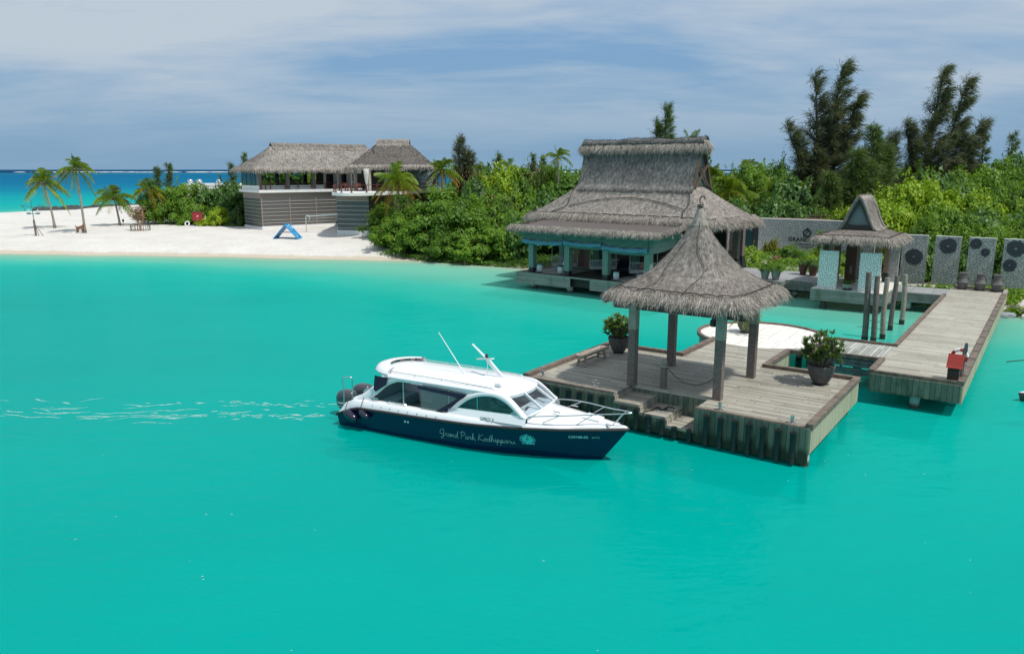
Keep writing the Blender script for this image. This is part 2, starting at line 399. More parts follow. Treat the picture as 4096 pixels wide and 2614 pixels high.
M_awning = simple('brown_shingle_felt', (.105, .088, .08), .9, var=.3, scale=14, bump=.4)
M_soil = simple('dark_soil', (.05, .035, .025), .95, var=.3, scale=12)
M_bark = simple('tree_bark', (.16, .13, .10), .9, var=.3, scale=8, bump=.4)
M_palmbark = simple('palm_bark', (.27, .235, .195), .9, var=.3, scale=9, bump=.5)
M_leaf = foliage('fresh_leaves', [(.035, .09, .010), (.10, .215, .014), (.175, .33, .022), (.28, .43, .04)])
M_leaf_lime = foliage('lime_leaves', [(.09, .19, .008), (.22, .37, .010), (.37, .49, .014), (.50, .51, .03)])
M_leaf_dark = foliage('dark_glossy_leaves', [(.022, .070, .012), (.055, .15, .020), (.10, .22, .030), (.18, .32, .06)], gloss=.5)
M_leaf_pot = foliage('planter_leaves', [(.02, .055, .012), (.055, .12, .02), (.11, .19, .03), (.19, .25, .045)], gloss=.6, clump=3)
M_needle = foliage('casuarina_needles', [(.030, .042, .025), (.060, .074, .039), (.102, .110, .050), (.15, .145, .065)], trans=.2)
M_needle2 = foliage('feathery_green_needles', [(.04, .075, .024), (.075, .125, .034), (.12, .18, .045), (.17, .23, .07)], trans=.25)
M_frond = foliage('palm_fronds', [(.045, .10, .010), (.11, .19, .014), (.21, .30, .022), (.34, .40, .04)], clump=.6)
M_frond_y = foliage('yellow_fronds', [(.10, .11, .012), (.19, .19, .018), (.30, .25, .02), (.40, .31, .03)], clump=.6)
M_frond_o = foliage('orange_fronds', [(.22, .11, .015), (.36, .17, .015), (.46, .22, .015), (.50, .28, .04)], clump=.6)
M_frond_dry = foliage('dry_grey_fronds', [(.13, .11, .09), (.22, .19, .16), (.30, .26, .22), (.36, .31, .26)], trans=.15)
M_cover = foliage('ground_cover_leaves', [(.06, .15, .010), (.14, .29, .016), (.22, .38, .024), (.34, .48, .045)], gloss=.5)
M_dryleaf = foliage('dry_seed_pods', [(.14, .07, .04), (.24, .13, .08), (.33, .20, .13), (.40, .27, .18)], trans=.2)
# ------------------------------------------------------------------ ground and water
LAND = np.array([(-420, 118), (-200, 97), (-120, 90), (-75, 85.6), (-56, 84.0), (-41.6, 82.4), (-28.6, 80.4), (-19.2, 78.8), (-12.4, 77.8), (-6.1, 75.3), (-1.1, 72.5), (1.6, 70.2),
    (5.5, 67.6), (12, 64), (18, 60.5), (22.5, 58), (26.5, 55), (29.6, 51.5), (30.6, 48.6), (33, 47.3), (36, 46.2), (42, 45), (60, 42.5), (120, 41), (420, 40), (420, 300), (150, 262), (60, 226), (0, 210), (-40, 202),
    (-70, 197), (-89, 185), (-93.5, 176), (-96.6, 166), (-94.6, 158.5), (-100.5, 151.5), (-140, 141), (-200, 134), (-420, 150)], float)
def sdist(X, Y):
    """signed distance to the island outline, positive on land"""
    X = np.asarray(X, float); Y = np.asarray(Y, float); best = np.full(X.shape, 1e9); ins = np.zeros(X.shape, bool)
    n = len(LAND)
    for i in range(n):
        (x0, y0), (x1, y1) = LAND[i], LAND[(i + 1) % n]
        dx, dy = x1 - x0, y1 - y0; t = np.clip(((X - x0) * dx + (Y - y0) * dy) / (dx * dx + dy * dy), 0, 1)
        best = np.minimum(best, np.hypot(X - x0 - t * dx, Y - y0 - t * dy))
        c = (y0 > Y) != (y1 > Y)
        with np.errstate(divide='ignore', invalid='ignore'):
            ins ^= c & (X < dx * (Y - y0) / (dy if dy else 1e-9) + x0)
    return np.where(ins, best, -best)
def wob(X, Y):
    return .5 * np.sin(X * .21 + 1.3 * np.sin(Y * .13)) + .35 * np.sin(X * .53 - Y * .31 + 1) + .25 * np.sin(X * 1.1 + Y * .7)
def height(X, Y):
    d = sdist(X, Y) + .35 * wob(X, Y)
    X = np.asarray(X, float); Y = np.asarray(Y, float)
    up = 1.5 * (1 - np.exp(-np.maximum(d, 0) / 5.5)) + .05 * np.sin(X * .33 + Y * .21) * np.clip(d / 4, 0, 1)
    dn = -1.25 * (1 - np.exp(-np.maximum(-d, 0) / 9.0))
    return np.where(d > 0, up, dn)
def gz(x, y): return float(height(np.array([x]), np.array([y]))[0])
def axis_pts(segs):
    out = []
    for a, b, st in segs: out += list(np.arange(a, b, st))
    return np.array(out + [segs[-1][1]])
def grid_mesh(name, xs, ys, zf):
    X, Y = np.meshgrid(xs, ys); Z = zf(X, Y); nx, ny = len(xs), len(ys)
    v = np.stack([X, Y, Z], -1).reshape(-1, 3)
    i = np.arange(ny - 1)[:, None] * nx + np.arange(nx - 1)[None]
    q = np.stack([i, i + 1, i + nx + 1, i + nx], -1).reshape(-1, 4)
    return raw_mesh(name, v, q, smooth=True), X, Y
gx = axis_pts([(-30000, -3000, 3000), (-3000, -450, 150), (-450, -130, 8), (-130, -62, 3), (-62, 44, 1.0), (44, 130, 3), (130, 450, 10), (450, 3000, 150), (3000, 30000, 3000)])
gy = axis_pts([(-400, -40, 30), (-40, 36, 3), (36, 112, 1.0), (112, 215, 3), (215, 330, 8), (330, 3000, 130), (3000, 45000, 3000)])
me, X, Y = grid_mesh('ground', gx, gy, height)
SOIL = [((-13.6, 91), 4), ((-10.5, 86), 6), ((-6, 84), 7), ((-1, 82), 8), ((4, 78), 8), ((8, 76), 8), ((-4, 93), 9), ((3, 96), 10), ((14, 84), 14), ((26, 82), 12), ((36, 76), 14), ((46, 76), 14), ((60, 76), 18), ((40, 62), 9), ((34, 60), 6.5), ((48, 62), 12), ((20, 110), 26), ((60, 110), 34), ((-12, 112), 14), ((-41, 111), 5), ((-46, 111), 5), ((28, 63), 5), ((60, 50), 12)]
soil = np.zeros_like(X)
for (cx, cy), r in SOIL: soil = np.maximum(soil, np.clip((r - np.hypot(X - cx, Y - cy)) / 2.2, 0, 1))
at = me.attributes.new('soil', 'FLOAT', 'POINT'); at.data.foreach_set('value', soil.ravel().astype(np.float32))
m, g, b, out = new_mat('sand_and_soil')
P_ = g.node('ShaderNodeNewGeometry').outputs['Position']; c = g.xyz(P_)
n1 = g.noise(P_, .35, 5, .6); n2 = g.noise(P_, 4, 5, .6)
wet = g.mr(g.m('ADD', c[2], g.m('MULTIPLY', g.m('SUBTRACT', n1, .5), .30)), .16, .30)
foot = g.noise(P_, 2.2, 2, .5)
dry = g.mix(g.mr(g.m('ADD', g.m('MULTIPLY', n1, .55), g.m('ADD', g.m('MULTIPLY', n2, .25), g.m('MULTIPLY', foot, .20))), .36, .60), (.545, .52, .475), (.65, .628, .588))
bed = g.mr(c[2], -.30, -.05)
col = g.mix(bed, (.66, .65, .60), g.mix(wet, (.50, .435, .34), dry))
sl = g.node('ShaderNodeAttribute', attribute_name='soil').outputs['Fac']
col = g.mix(g.mr(g.m('ADD', sl, g.m('MULTIPLY', g.m('SUBTRACT', n2, .5), .9)), .35, .65), col, g.mix(n1, (.05, .045, .022), (.13, .115, .06)))
g.l.new(col, b.inputs['Base Color']); b.inputs['Roughness'].default_value = .9; b.inputs['Specular IOR Level'].default_value = .15
g.l.new(g.bump(g.m('ADD', g.m('MULTIPLY', n2, .6), g.m('ADD', g.noise(P_, 1.1, 4), g.m('MULTIPLY', foot, .8))), .6, .16), b.inputs['Normal'])
tag(link('ground', me, m), 'pale coral sand of the island beach and lagoon bed', None, kind='structure')
# water: the tint is the colour of the water column over the sand, set by its depth
wx = axis_pts([(-30000, -3000, 2000), (-3000, -450, 120), (-450, -130, 8), (-130, -62, 2.5), (-62, 44, .8), (44, 130, 2.5), (130, 450, 9), (450, 3000, 120), (3000, 30000, 2000)])
wy = axis_pts([(-400, -40, 30), (-40, 30, 2.5), (30, 90, .8), (90, 215, 3), (215, 330, 6), (330, 3000, 60), (3000, 45000, 2000)])
me, X, Y = grid_mesh('water', wx, wy, lambda X, Y: np.zeros_like(X))
D = -(sdist(X, Y) + .35 * wob(X, Y))
Ls = np.interp(X, [-300, -60, -38, -20, -8, 4, 20, 30, 36, 60], [13, 14, 15, 21, 31, 37, 34, 24, 20, 13])
dep = 2.4 * (1 - np.exp(-(np.maximum(D, 0) / Ls) ** 2.3)) + .08 * np.minimum(np.maximum(D, 0), 3)
dep += .10 * wob(X * .25, Y * .35) * np.clip(D / 8, 0, 1)
stops = np.array([0, .05, .22, .55, 1.0, 1.7, 2.6])
cols = np.array([(.58, .54, .44), (.48, .62, .48), (.26, .61, .47), (.06, .545, .44), (.006, .49, .41), (0, .455, .395), (0, .425, .375)])
tint = np.stack([np.interp(dep, stops, cols[:, i]) for i in range(3)], -1)
back = (Y > 125) & (D > 0)
far_s = np.array([0, 25, 60, 130, 260, 520, 1500, 2500, 2900, 6000, 45000.])
far_c = np.array([(.20, .60, .48), (.02, .50, .45), (0, .46, .45), (0, .40, .44), (0, .25, .40), (0, .18, .355), (0, .155, .325), (.02, .20, .32), (0, .075, .19), (0, .065, .17), (.0, .065, .17)])
ft = np.stack([np.interp(D + np.maximum(Y - 185, 0) * .35, far_s, far_c[:, i]) for i in range(3)], -1)
side = np.clip((Y - 112) / 22, 0, 1)[..., None] * (D > 0)[..., None]
tint = (tint * (1 - side) + ft * side) * np.array([.75, .885, .86])
at = me.attributes.new('water_tint', 'FLOAT_COLOR', 'POINT')
at.data.foreach_set('color', np.concatenate([tint, np.ones(tint.shape[:2] + (1,))], -1).reshape(-1).astype(np.float32))
m, g, b, out = new_mat('lagoon_water'); g.n.remove(b)
a = g.node('ShaderNodeAttribute', attribute_name='water_tint').outputs['Color']
P_ = g.node('ShaderNodeNewGeometry').outputs['Position']
bank = g.noise(g.mapv(P_, scale=(1, 1.6, 1)), .045, 4, .55)
a2 = g.mix(g.mr(bank, .35, .72, 0, .8), g.mix(1, a, (1.03, 1.02, 1.02), 'MULTIPLY'), g.mix(1, a, (.86, .86, .87), 'MULTIPLY'))
pr = g.mapv(P_, scale=(.75, 1.6, 1), rot=(0, 0, R(12)))
w1 = g.noise(pr, .9, 3, .55, .3); w2 = g.noise(g.mapv(P_, scale=(.8, 1.7, 1), rot=(0, 0, R(-14))), 2.6, 3, .6, .4); w3 = g.noise(g.mapv(P_, scale=(1, 1.4, 1)), .16, 3)
hgt = g.m('ADD', g.m('ADD', g.m('MULTIPLY', w1, .55), g.m('MULTIPLY', w2, .22)), g.m('MULTIPLY', w3, 1.1))
nb = g.bump(hgt, .55, .16)
df = g.node('ShaderNodeBsdfDiffuse'); g.l.new(a2, df.inputs[0]); g.l.new(g.bump(hgt, .55, .14), df.inputs['Normal'])
gl = g.node('ShaderNodeBsdfGlossy'); gl.inputs['Roughness'].default_value = .06; g.l.new(nb, gl.inputs['Normal'])
fr = g.node('ShaderNodeFresnel'); fr.inputs[0].default_value = 1.33; g.l.new(nb, fr.inputs['Normal'])
fac = g.m('MINIMUM', g.m('MULTIPLY', fr.outputs[0], .26), .075)
tr = g.node('ShaderNodeBsdfTransparent')            # the other half of the light goes down to the sandy bed and back, tinted on both ways
r3 = g.xyz(g.mix(1, a2, (1 / .64, 1 / .63, 1 / .58), 'MULTIPLY'))
g.l.new(g.cxyz(*[g.m('MINIMUM', g.m('POWER', q, .5), 1) for q in r3]), tr.inputs[0])
mt = g.node('ShaderNodeMixShader'); mt.inputs[0].default_value = .32; g.l.new(df.outputs[0], mt.inputs[1]); g.l.new(tr.outputs[0], mt.inputs[2])
ms = g.node('ShaderNodeMixShader'); g.l.new(fac, ms.inputs[0]); g.l.new(mt.outputs[0], ms.inputs[1]); g.l.new(gl.outputs[0], ms.inputs[2]); g.l.new(ms.outputs[0], out.inputs[0])
tag(link('water', me, m), 'turquoise lagoon water', None, kind='structure')
# surf on the outer reef, wake foam behind the boat, painted sparkle specks on the near water
M_foam = simple('white_foam', (.80, .86, .85), .6, var=.1, scale=3)
rng = np.random.default_rng(5)
def foam_patches(cx, cy, sx, sy, ang, rng, z=.012):
    n = len(cx); k = 7; t = np.linspace(0, 2 * np.pi, k, endpoint=False)[None]
    r = rng.uniform(.45, 1.25, (n, k)); lx = np.cos(t) * r * sx[:, None]; ly = np.sin(t) * r * sy[:, None]
    ca, sa = np.cos(ang)[:, None], np.sin(ang)[:, None]
    x = cx[:, None] + lx * ca - ly * sa; y = cy[:, None] + lx * sa + ly * ca
    v = np.stack([x, y, np.full_like(x, z)], -1).reshape(-1, 3)
    base = np.arange(n)[:, None] * k
    tri = np.concatenate([np.stack([base[:, 0], base[:, 0] + i, base[:, 0] + i + 1], -1) for i in range(1, k - 1)])
    return raw_mesh('foam', v, None, tri)
def surf_mesh():
    r = np.random.default_rng(6); V, F_ = [], []
    for k in range(520):
        x = r.normal(20, 360) if k < 330 else r.uniform(-1700, 1200); main = math.exp(-((x - 20) / 380) ** 2)
        y = 2700 + r.normal(0, 60) + abs(x) * .05; L = r.uniform(10, 50); h = r.uniform(.6, 1.6) + main * r.uniform(.5, 3.4); d = r.uniform(3, 9); n = len(V)
        V += [(x - L, y, 0), (x - L * .3, y - d, 0), (x + L * .4, y - d, 0), (x + L, y, 0), (x + L * .3, y + d, 0), (x - L * .4, y + d, 0), (x - L * .35, y, h * r.uniform(.6, 1)), (x + L * .3, y, h)]
        F_ += [(0, 1, 6), (1, 2, 7, 6), (2, 3, 7), (3, 4, 7), (4, 5, 6, 7), (5, 0, 6)]
        F_[-6:] = [tuple(i + n for i in f) for f in F_[-6:]]
    me = bpy.data.meshes.new('surf'); me.from_pydata(V, [], F_); return me
tag(link('surf', surf_mesh(), M_foam), 'white surf breaking along the far reef', None, kind='stuff')
def wake():
    """thin, broken, wandering foam threads drifting back from the two propellers, plus sparkle specks"""
    r = np.random.default_rng(23); V, Q = [], []
    def thread(x, y, L, w, ang):
        n = max(6, int(L / .12)); n0 = len(V); ph, ph2 = r.uniform(0, 6, 2); k1, k2 = r.uniform(1.2, 2.4), r.uniform(4, 7)
        for i in range(n):
            t = i / (n - 1); s_ = t * L; off = .16 * math.sin(k1 * s_ + ph) + .05 * math.sin(k2 * s_ + ph2)
            px, py = x + s_ * math.cos(ang) - off * math.sin(ang), y + s_ * math.sin(ang) + off * math.cos(ang)
            ww = w * (math.sin(math.pi * t) ** .6) * (.35 + .65 * abs(math.sin(s_ * 3.3 + ph))) * r.uniform(.6, 1.2) + .004
            V.extend([(px, py - ww, .012), (px, py + ww, .012)])
        for i in range(n - 1): Q.append((n0 + 2 * i, n0 + 2 * i + 2, n0 + 2 * i + 3, n0 + 2 * i + 1))
    B0, B1 = BOAT.w(-.9, -.9), BOAT.w(-.9, .8)
    for k in range(44):                       # near the stern: two faint dotted lines
        u = r.random() ** 1.4; thread(B0[0] - 7 * u - .5, B0[1] + .2 * u + r.normal(0, .10), r.uniform(.12, .5), r.uniform(.012, .032), r.normal(0, .2))
        u = r.random() ** 1.4; thread(B1[0] - 8 * u - .5, B1[1] + .4 * u + r.normal(0, .12), r.uniform(.12, .5), r.uniform(.012, .030), r.normal(0, .2))
    for k in range(17): thread(r.uniform(-22, -11), 27.75 + r.normal(0, .45), r.uniform(.8, 2.6), r.uniform(.014, .036), r.normal(.05, .2))
    for k in range(26): thread(r.uniform(-22, -9), 27.9 + r.normal(0, .75), r.uniform(.25, .9), r.uniform(.010, .03), r.normal(0, .4))
    for k in range(30): yy = r.uniform(11, 26); thread(r.uniform(-.66, .66) * yy, yy, r.uniform(.02, .06), .008, 0)  # white specks painted as sun sparkle on the near water
    me = bpy.data.meshes.new('foam'); me.from_pydata(V, [], Q); return me
m, g, b, out = new_mat('wake_foam_and_sparkle')
b.inputs['Base Color'].default_value = (.72, .82, .80, 1); b.inputs['Roughness'].default_value = .6
tr_ = g.node('ShaderNodeBsdfTransparent'); ms_ = g.node('ShaderNodeMixShader')
g.l.new(g.mr(g.noise(g.node('ShaderNodeTexCoord').outputs['Object'], 5, 3), .35, .6, .25, .75), ms_.inputs[0])
g.l.new(tr_.outputs[0], ms_.inputs[1]); g.l.new(b.outputs[0], ms_.inputs[2]); g.l.new(ms_.outputs[0], out.inputs[0])
tag(link('foam', wake(), m), 'thin white wake foam trailing behind the boat, with white specks as sparkle on the near water', None, kind='stuff')
# ------------------------------------------------------------------ thatch helpers
def rect_ring(cx, cy, hx, hy, z, n=12, rr=0.0, sag=0.0):
    pts = []
    for (x0, y0), (x1, y1) in (((-1, -1), (1, -1)), ((1, -1), (1, 1)), ((1, 1), (-1, 1)), ((-1, 1), (-1, -1))):
        for i in range(n):
            t = i / n; x = x0 + (x1 - x0) * t; y = y0 + (y1 - y0) * t
            k = (abs(x) * abs(y)) ** 6; f = 1 - rr * k
            pts.append((cx + x * hx * f, cy + y * hy * f, z - sag * k))
    return pts
def super_ring(cx, cy, w, z, e, n=64):
    pts = []
    for j in range(n):
        t = 2 * math.pi * j / n - math.pi * .75
        c, s_ = math.cos(t), math.sin(t); r = (abs(c) ** e + abs(s_) ** e) ** (-1 / e)
        pts.append((cx + w * r * c, cy + w * r * s_, z))
    return pts
def surf_sample(rows, n, rng, closed=True, tmin=0, tmax=1):
    A = np.array(rows, float)
    if closed: A = np.concatenate([A, A[:, :1]], 1)
    P00, P01, P10, P11 = A[:-1, :-1], A[:-1, 1:], A[1:, :-1], A[1:, 1:]
    nn = np.cross(P10 - P00, P01 - P00); area = np.linalg.norm(nn, axis=-1) + np.linalg.norm(np.cross(P11 - P10, P11 - P01), axis=-1)
    i0, i1 = int(tmin * area.shape[0]), max(1, int(tmax * area.shape[0])); area = area.copy(); area[:i0] = 0; area[i1:] = 0
    pr = (area / area.sum()).ravel(); idx = rng.choice(pr.size, n, p=pr); i, j = np.unravel_index(idx, area.shape)
    u, v = rng.random((2, n, 1))
    p = (P00[i, j] * (1 - u) + P10[i, j] * u) * (1 - v) + (P01[i, j] * (1 - u) + P11[i, j] * u) * v
    dn = nrm((P10[i, j] - P00[i, j]) * (1 - v) + (P11[i, j] - P01[i, j]) * v)
    sd = nrm((P01[i, j] - P00[i, j]) * (1 - u) + (P11[i, j] - P10[i, j]) * u)
    N_ = nrm(np.cross(sd, dn)); N_[N_[:, 2] < 0] *= -1
    return p, dn, N_, sd
def thatch_mesh(name, rows, n, L, w, rng, closed=True, lift=.14, jit=.18, thick=.22, mat=None, parent=None, off=(0, 0, 0), loose=.12):
    """thatch shell (top sheet and a lower sheet) with straw blades lying down the slope; one mesh"""
    A = np.array(rows, float); nr, nc = A.shape[:2]
    kk = np.arange(nr - 1)[:, None] * nc; jj = np.arange(nc if closed else nc - 1)[None]
    q = np.stack([kk + jj, kk + (jj + 1) % nc, kk + nc + (jj + 1) % nc, kk + nc + jj], -1).reshape(-1, 4)
    lst = [(A.reshape(-1, 3), q)]
    B = A.copy(); B[..., 2] -= thick
    lst.append((B.reshape(-1, 3), q[:, ::-1]))
    e = (nr - 1) * nc + np.arange(nc)                     # close the eave edge
    ev = np.concatenate([A[-1], B[-1]]); k = np.arange(nc if closed else nc - 1)
    lst.append((ev, np.stack([k, (k + 1) % nc, nc + (k + 1) % nc, nc + k], -1)))
    p, dn, N_, sd = surf_sample(rows, n, rng, closed)
    m_ = len(p); lf = np.abs(rng.normal(lift, lift * .5, (m_, 1))); lf[rng.random(m_) < loose] *= 2.2
    d = dn + N_ * lf + sd * rng.normal(0, jit, (m_, 1))
    lst.append(strands(p - N_ * .03 - dn * .05, d, rng.uniform(.6, 1.3, m_) * L, rng.uniform(.6, 1.3, m_) * w, rng, 0, sd + N_ * rng.normal(0, .35, (m_, 1))))
    v, q = join_raw(lst); v = v - np.array(off)
    return link(name, raw_mesh(name, v, q), mat, parent)
def fringe_mesh(name, ring, center, n, L, w, rng, closed=True, up=.16, out=.75, mat=None, parent=None, off=(0, 0, 0), inward=.35, clumpy=.5, outdir=None):
    A = np.array(ring, float)
    if closed: A = np.concatenate([A, A[:1]])
    seg = np.linalg.norm(A[1:] - A[:-1], axis=1); pr = seg / seg.sum(); i = rng.choice(len(seg), n, p=pr); u = rng.random((n, 1))
    p = A[i] * (1 - u) + A[i + 1] * u; t = nrm(A[i + 1] - A[i])
    o = np.cross(t, np.array([0, 0, 1.0])); o = nrm(o)
    c = p - np.array(center); flip = (o[:, :2] * c[:, :2]).sum(1) < 0; o[flip] *= -1
    if outdir is not None: o = np.broadcast_to(np.array(outdir, float), o.shape).copy()
    s_ = np.cumsum(np.concatenate([[0], seg]))[i] + u[:, 0] * seg[i]
    cl = .5 + .5 * np.sin(s_ * 9.0 + 2 * np.sin(s_ * 3.1)); cl2 = .5 + .5 * np.sin(s_ * 23 + 1.7 * np.sin(s_ * 7))
    r = rng.random((n, 1)); p = p - o * r * inward + np.array([0, 0, 1.0]) * (r * inward * .55 + rng.uniform(-.05, up, (n, 1)))
    d = o * (out + rng.normal(0, .22, (n, 1))) + np.array([0, 0, -1.0]) * rng.uniform(.35, 1.25, (n, 1)) + t * (rng.normal(0, .28, (n, 1)) + .25 * (cl2[:, None] - .5))
    Ls = L * rng.uniform(.55, 1.2, n) * (1 - clumpy * .5 + clumpy * .5 * cl)
    v, q = strands(p, d, Ls, w * rng.uniform(.6, 1.4, n), rng, rng.uniform(0, .25, n) * L, t + o * rng.normal(0, .4, (n, 1)))
    return link(name, raw_mesh(name, v - np.array(off), q), mat, parent)
def ring_rope(name, ring, r, m, parent, off, scal=.05, n=6, lift=.05, per=.55, closed=True):
    A = [Vector(p) for p in ring]; pts = []; s_ = 0
    for i in range(len(A)):
        b = A[(i + 1) % len(A)] if closed else A[min(i + 1, len(A) - 1)]
        k = max(1, int((b - A[i]).length / (per / 5)))
        for j in range(k):
            q = A[i].lerp(b, j / k); s_ += (b - A[i]).length / k
            pts.append((q.x, q.y, q.z + lift + scal * abs(math.sin(s_ * math.pi / per))))
    mb = MB(off); mb.tube(pts, r, n, closed=closed); return mb.build(name, m, parent)
def polyline_smooth(pts, k=6):
    P = [Vector(p) for p in pts]; out = []
    for i in range(len(P) - 1):
        a = P[max(i - 1, 0)]; b = P[i]; c = P[i + 1]; d = P[min(i + 2, len(P) - 1)]
        for j in range(k):
            t = j / k
            out.append(tuple(.5 * ((2 * b) + (c - a) * t + (2 * a - 5 * b + 4 * c - d) * t * t + (3 * b - a - 3 * c + d) * t ** 3)))
    out.append(tuple(P[-1])); return out
def interp_profile(prof, n):
    z = np.array([p[0] for p in prof]); s = np.linspace(0, 1, len(prof)); t = np.linspace(0, 1, n)
    cols = [np.array(polyline_smooth([(p[0], p[1], 0) for p in prof], 8))]
    a = cols[0]; idx = np.linspace(0, len(a) - 1, n); i = np.minimum(idx.astype(int), len(a) - 2); f = (idx - i)[:, None]
    return a[i] * (1 - f) + a[i + 1] * f

# ------------------------------------------------------------------ landing dock
DZ = 1.25
def build_dock():
    o = (-5.2, 3.3, 0)
    t = thing('boat_dock', 'weathered wooden landing dock on piles that carries the conical thatched pavilion', 'dock', DOCK, o)
    mb = MB(o)
    poly = [(-10.43, 0), (-6.68, 0), (-6.68, 1.35), (-3.66, 1.35), (-3.66, 0), (0, 0), (0, 6.72), (-3.42, 6.72), (-3.42, 10.3), (-6.95, 10.3), (-6.95, 6.65), (-10.43, 6.65)]
    mb.prism(poly, DZ - .09, DZ); mb.build('decking', M_deck, t)
    mb = MB(o); c = (-5.5, 12.75); r = 2.9                        # round paved terrace
    circ = [(c[0] + r * math.cos(a), c[1] + r * math.sin(a)) for a in np.linspace(0, 2 * math.pi, 64, endpoint=False)]
    mb.prism(circ, DZ - .05, DZ + .012); mb.build('round_terrace', M_tile, t)
    mb = MB(o)
    W_ = .11
    def kb(x0, y0, x1, y1, h=.15):
        if x0 == x1: mb.box(x0 - W_, x0 + W_, y0, y1, DZ - .02, DZ + h)
        else: mb.box(x0, x1, y0 - W_, y0 + W_, DZ - .02, DZ + h - .004)
    kb(-10.43, -.05, -10.43, 6.76); kb(-10.32, 6.65, -7.06, 6.65); kb(-6.95, 6.54, -6.95, 10.45)
    kb(-3.42, 6.61, -3.42, 9.97); kb(-3.31, 6.72, -.11, 6.72); kb(0, .0, 0, 6.83); kb(-3.31, 9.9, -2.75, 9.9)
    ring = [(c[0] + (r + .02) * math.cos(a), c[1] + (r + .02) * math.sin(a), DZ + .02) for a in np.linspace(R(-25), R(238), 70)]
    for i in range(len(ring) - 1): mb.bar(ring[i], ring[i + 1], .16, .16)
    mb.box(-10.3, -6.68, -.03, .10, DZ + .002, DZ + .035); mb.box(-3.66, -.12, -.03, .10, DZ + .002, DZ + .035)
    mb.build('kerb', M_kerb, t)
    mb = MB(o)                                                     # vertical boarding
    mb.box(-10.5, -6.68, -.05, 0, .22, DZ - .095); mb.box(-3.66, .02, -.05, 0, .1, DZ - .0)
    mb.box(-6.68, -5.67, -.05, -.01, .16, .90); mb.box(-5.67, -4.66, -.05, -.01, .14, .66); mb.box(-4.66, -3.66, -.05, -.01, .12, .40)
    mb.box(-6.66, -3.68, 1.35, 1.40, .12, DZ - .095)
    mb.build('front_boarding', M_skirt, t)
    mb = MB(o)
    mb.box(0, .06, .0, 6.8, .44, DZ - .022); mb.box(-3.42, -3.36, 6.8, 10.0, .4, DZ - .022); mb.box(-7.0, -6.95, 6.6, 10.4, .4, DZ - .1)
    mb.build('side_boarding', M_skirt_side, t)
    mb = MB(o)
    wl = [(c[0] + (r - .02) * math.cos(a), c[1] + (r - .02) * math.sin(a), 0) for a in np.linspace(R(-30), R(245), 60)]
    mb.grid([[(x, y, .35) for x, y, _ in wl], [(x, y, DZ - .06) for x, y, _ in wl]]); mb.build('terrace_wall', M_greenpaint, t)
    mb = MB(o)                                                     # carrying beams
    for x in (-10.2, -7.2, -3.4, -.3): mb.box(x - .1, x + .1, .1, 6.5, DZ - .4, DZ - .1)
    mb.build('beams', M_dark, t)
    for i, (x0, x1, z) in enumerate(((-6.66, -5.67, 1.0), (-5.67, -4.66, .75), (-4.66, -3.67, .47))):
        mb = MB(o); mb.box(x0, x1, -.06, 1.35, z - .09, z); mb.box(x0 - .012, x0 + .03, -.03, 1.34, z - .02, z + (.17 if i else .15)); mb.build('step', M_deck, t)
    mb = MB(o)
    for x in (-9.9, -6.9, -3.2): mb.box(x, x + .14, .02, .1, -1.5, .4)
    for (x, y) in ((-.12, .18), (-.35, 3.6), (-.30, 6.35), (-3.5, .5), (-7, .5), (-10.1, .5), (-10.1, 6.2), (-6.9, 6.3), (-3.6, 6.4), (-5.5, 11.5), (-7.3, 12.4), (-4.0, 14)):
        m1 = MB(o); m1.tube([(x, y, -2.6), (x, y, DZ - .1)], .15, 14); m1.build('pile', M_concrete, t, smooth_angle=40)
    spots = [(-3.2, .12, 1.12), (-2.73, .1, 1.12), (-2.25, .1, 1.12), (-1.8, .1, 1.11), (-1.34, .09, 1.1), (-.88, .08, 1.1), (-.42, .08, 1.1),
             (-9.9, .2, 1.12), (-9.45, .2, 1.12), (-8.98, .2, 1.12), (-8.49, .2, 1.12), (-8.03, .2, 1.11), (-7.57, .2, 1.11), (-7.1, .2, 1.1),
             (-6.25, .16, .86), (-5.74, .14, .9), (-5.27, .14, .72), (-4.77, .14, .68), (-4.31, .13, .5), (-3.77, .11, .52)]
    for x, z0, z1 in spots:
        m1 = MB(o); prof = [(.088, 0), (.088, z1 - z0 - .05), (.105, z1 - z0 - .03), (.105, z1 - z0), (.062, z1 - z0), (.062, z1 - z0 - .12), (.0, z1 - z0 - .12)]
        m1.lathe(prof, 12, (x, -.14, z0), cap=False); m1.box(x - .05, x + .05, -.11, -.045, z0, z1 - .05)
        m1.build('fender', M_fender, t, smooth_angle=50)
    for (x, y) in ((-9.94, .42), (-7.64, .4), (-2.91, .27), (-.59, .27)):
        m1 = MB(o); m1.lathe([(.11, 0), (.11, .025), (.055, .035), (.052, .2), (.07, .21), (.07, .24), (0, .245)], 16, (x, y, DZ)); m1.tube([(x - .15, y, DZ + .13), (x + .15, y, DZ + .13)], .018, 8)
        m1.build('cleat', M_steel, t, smooth_angle=50)
build_dock()

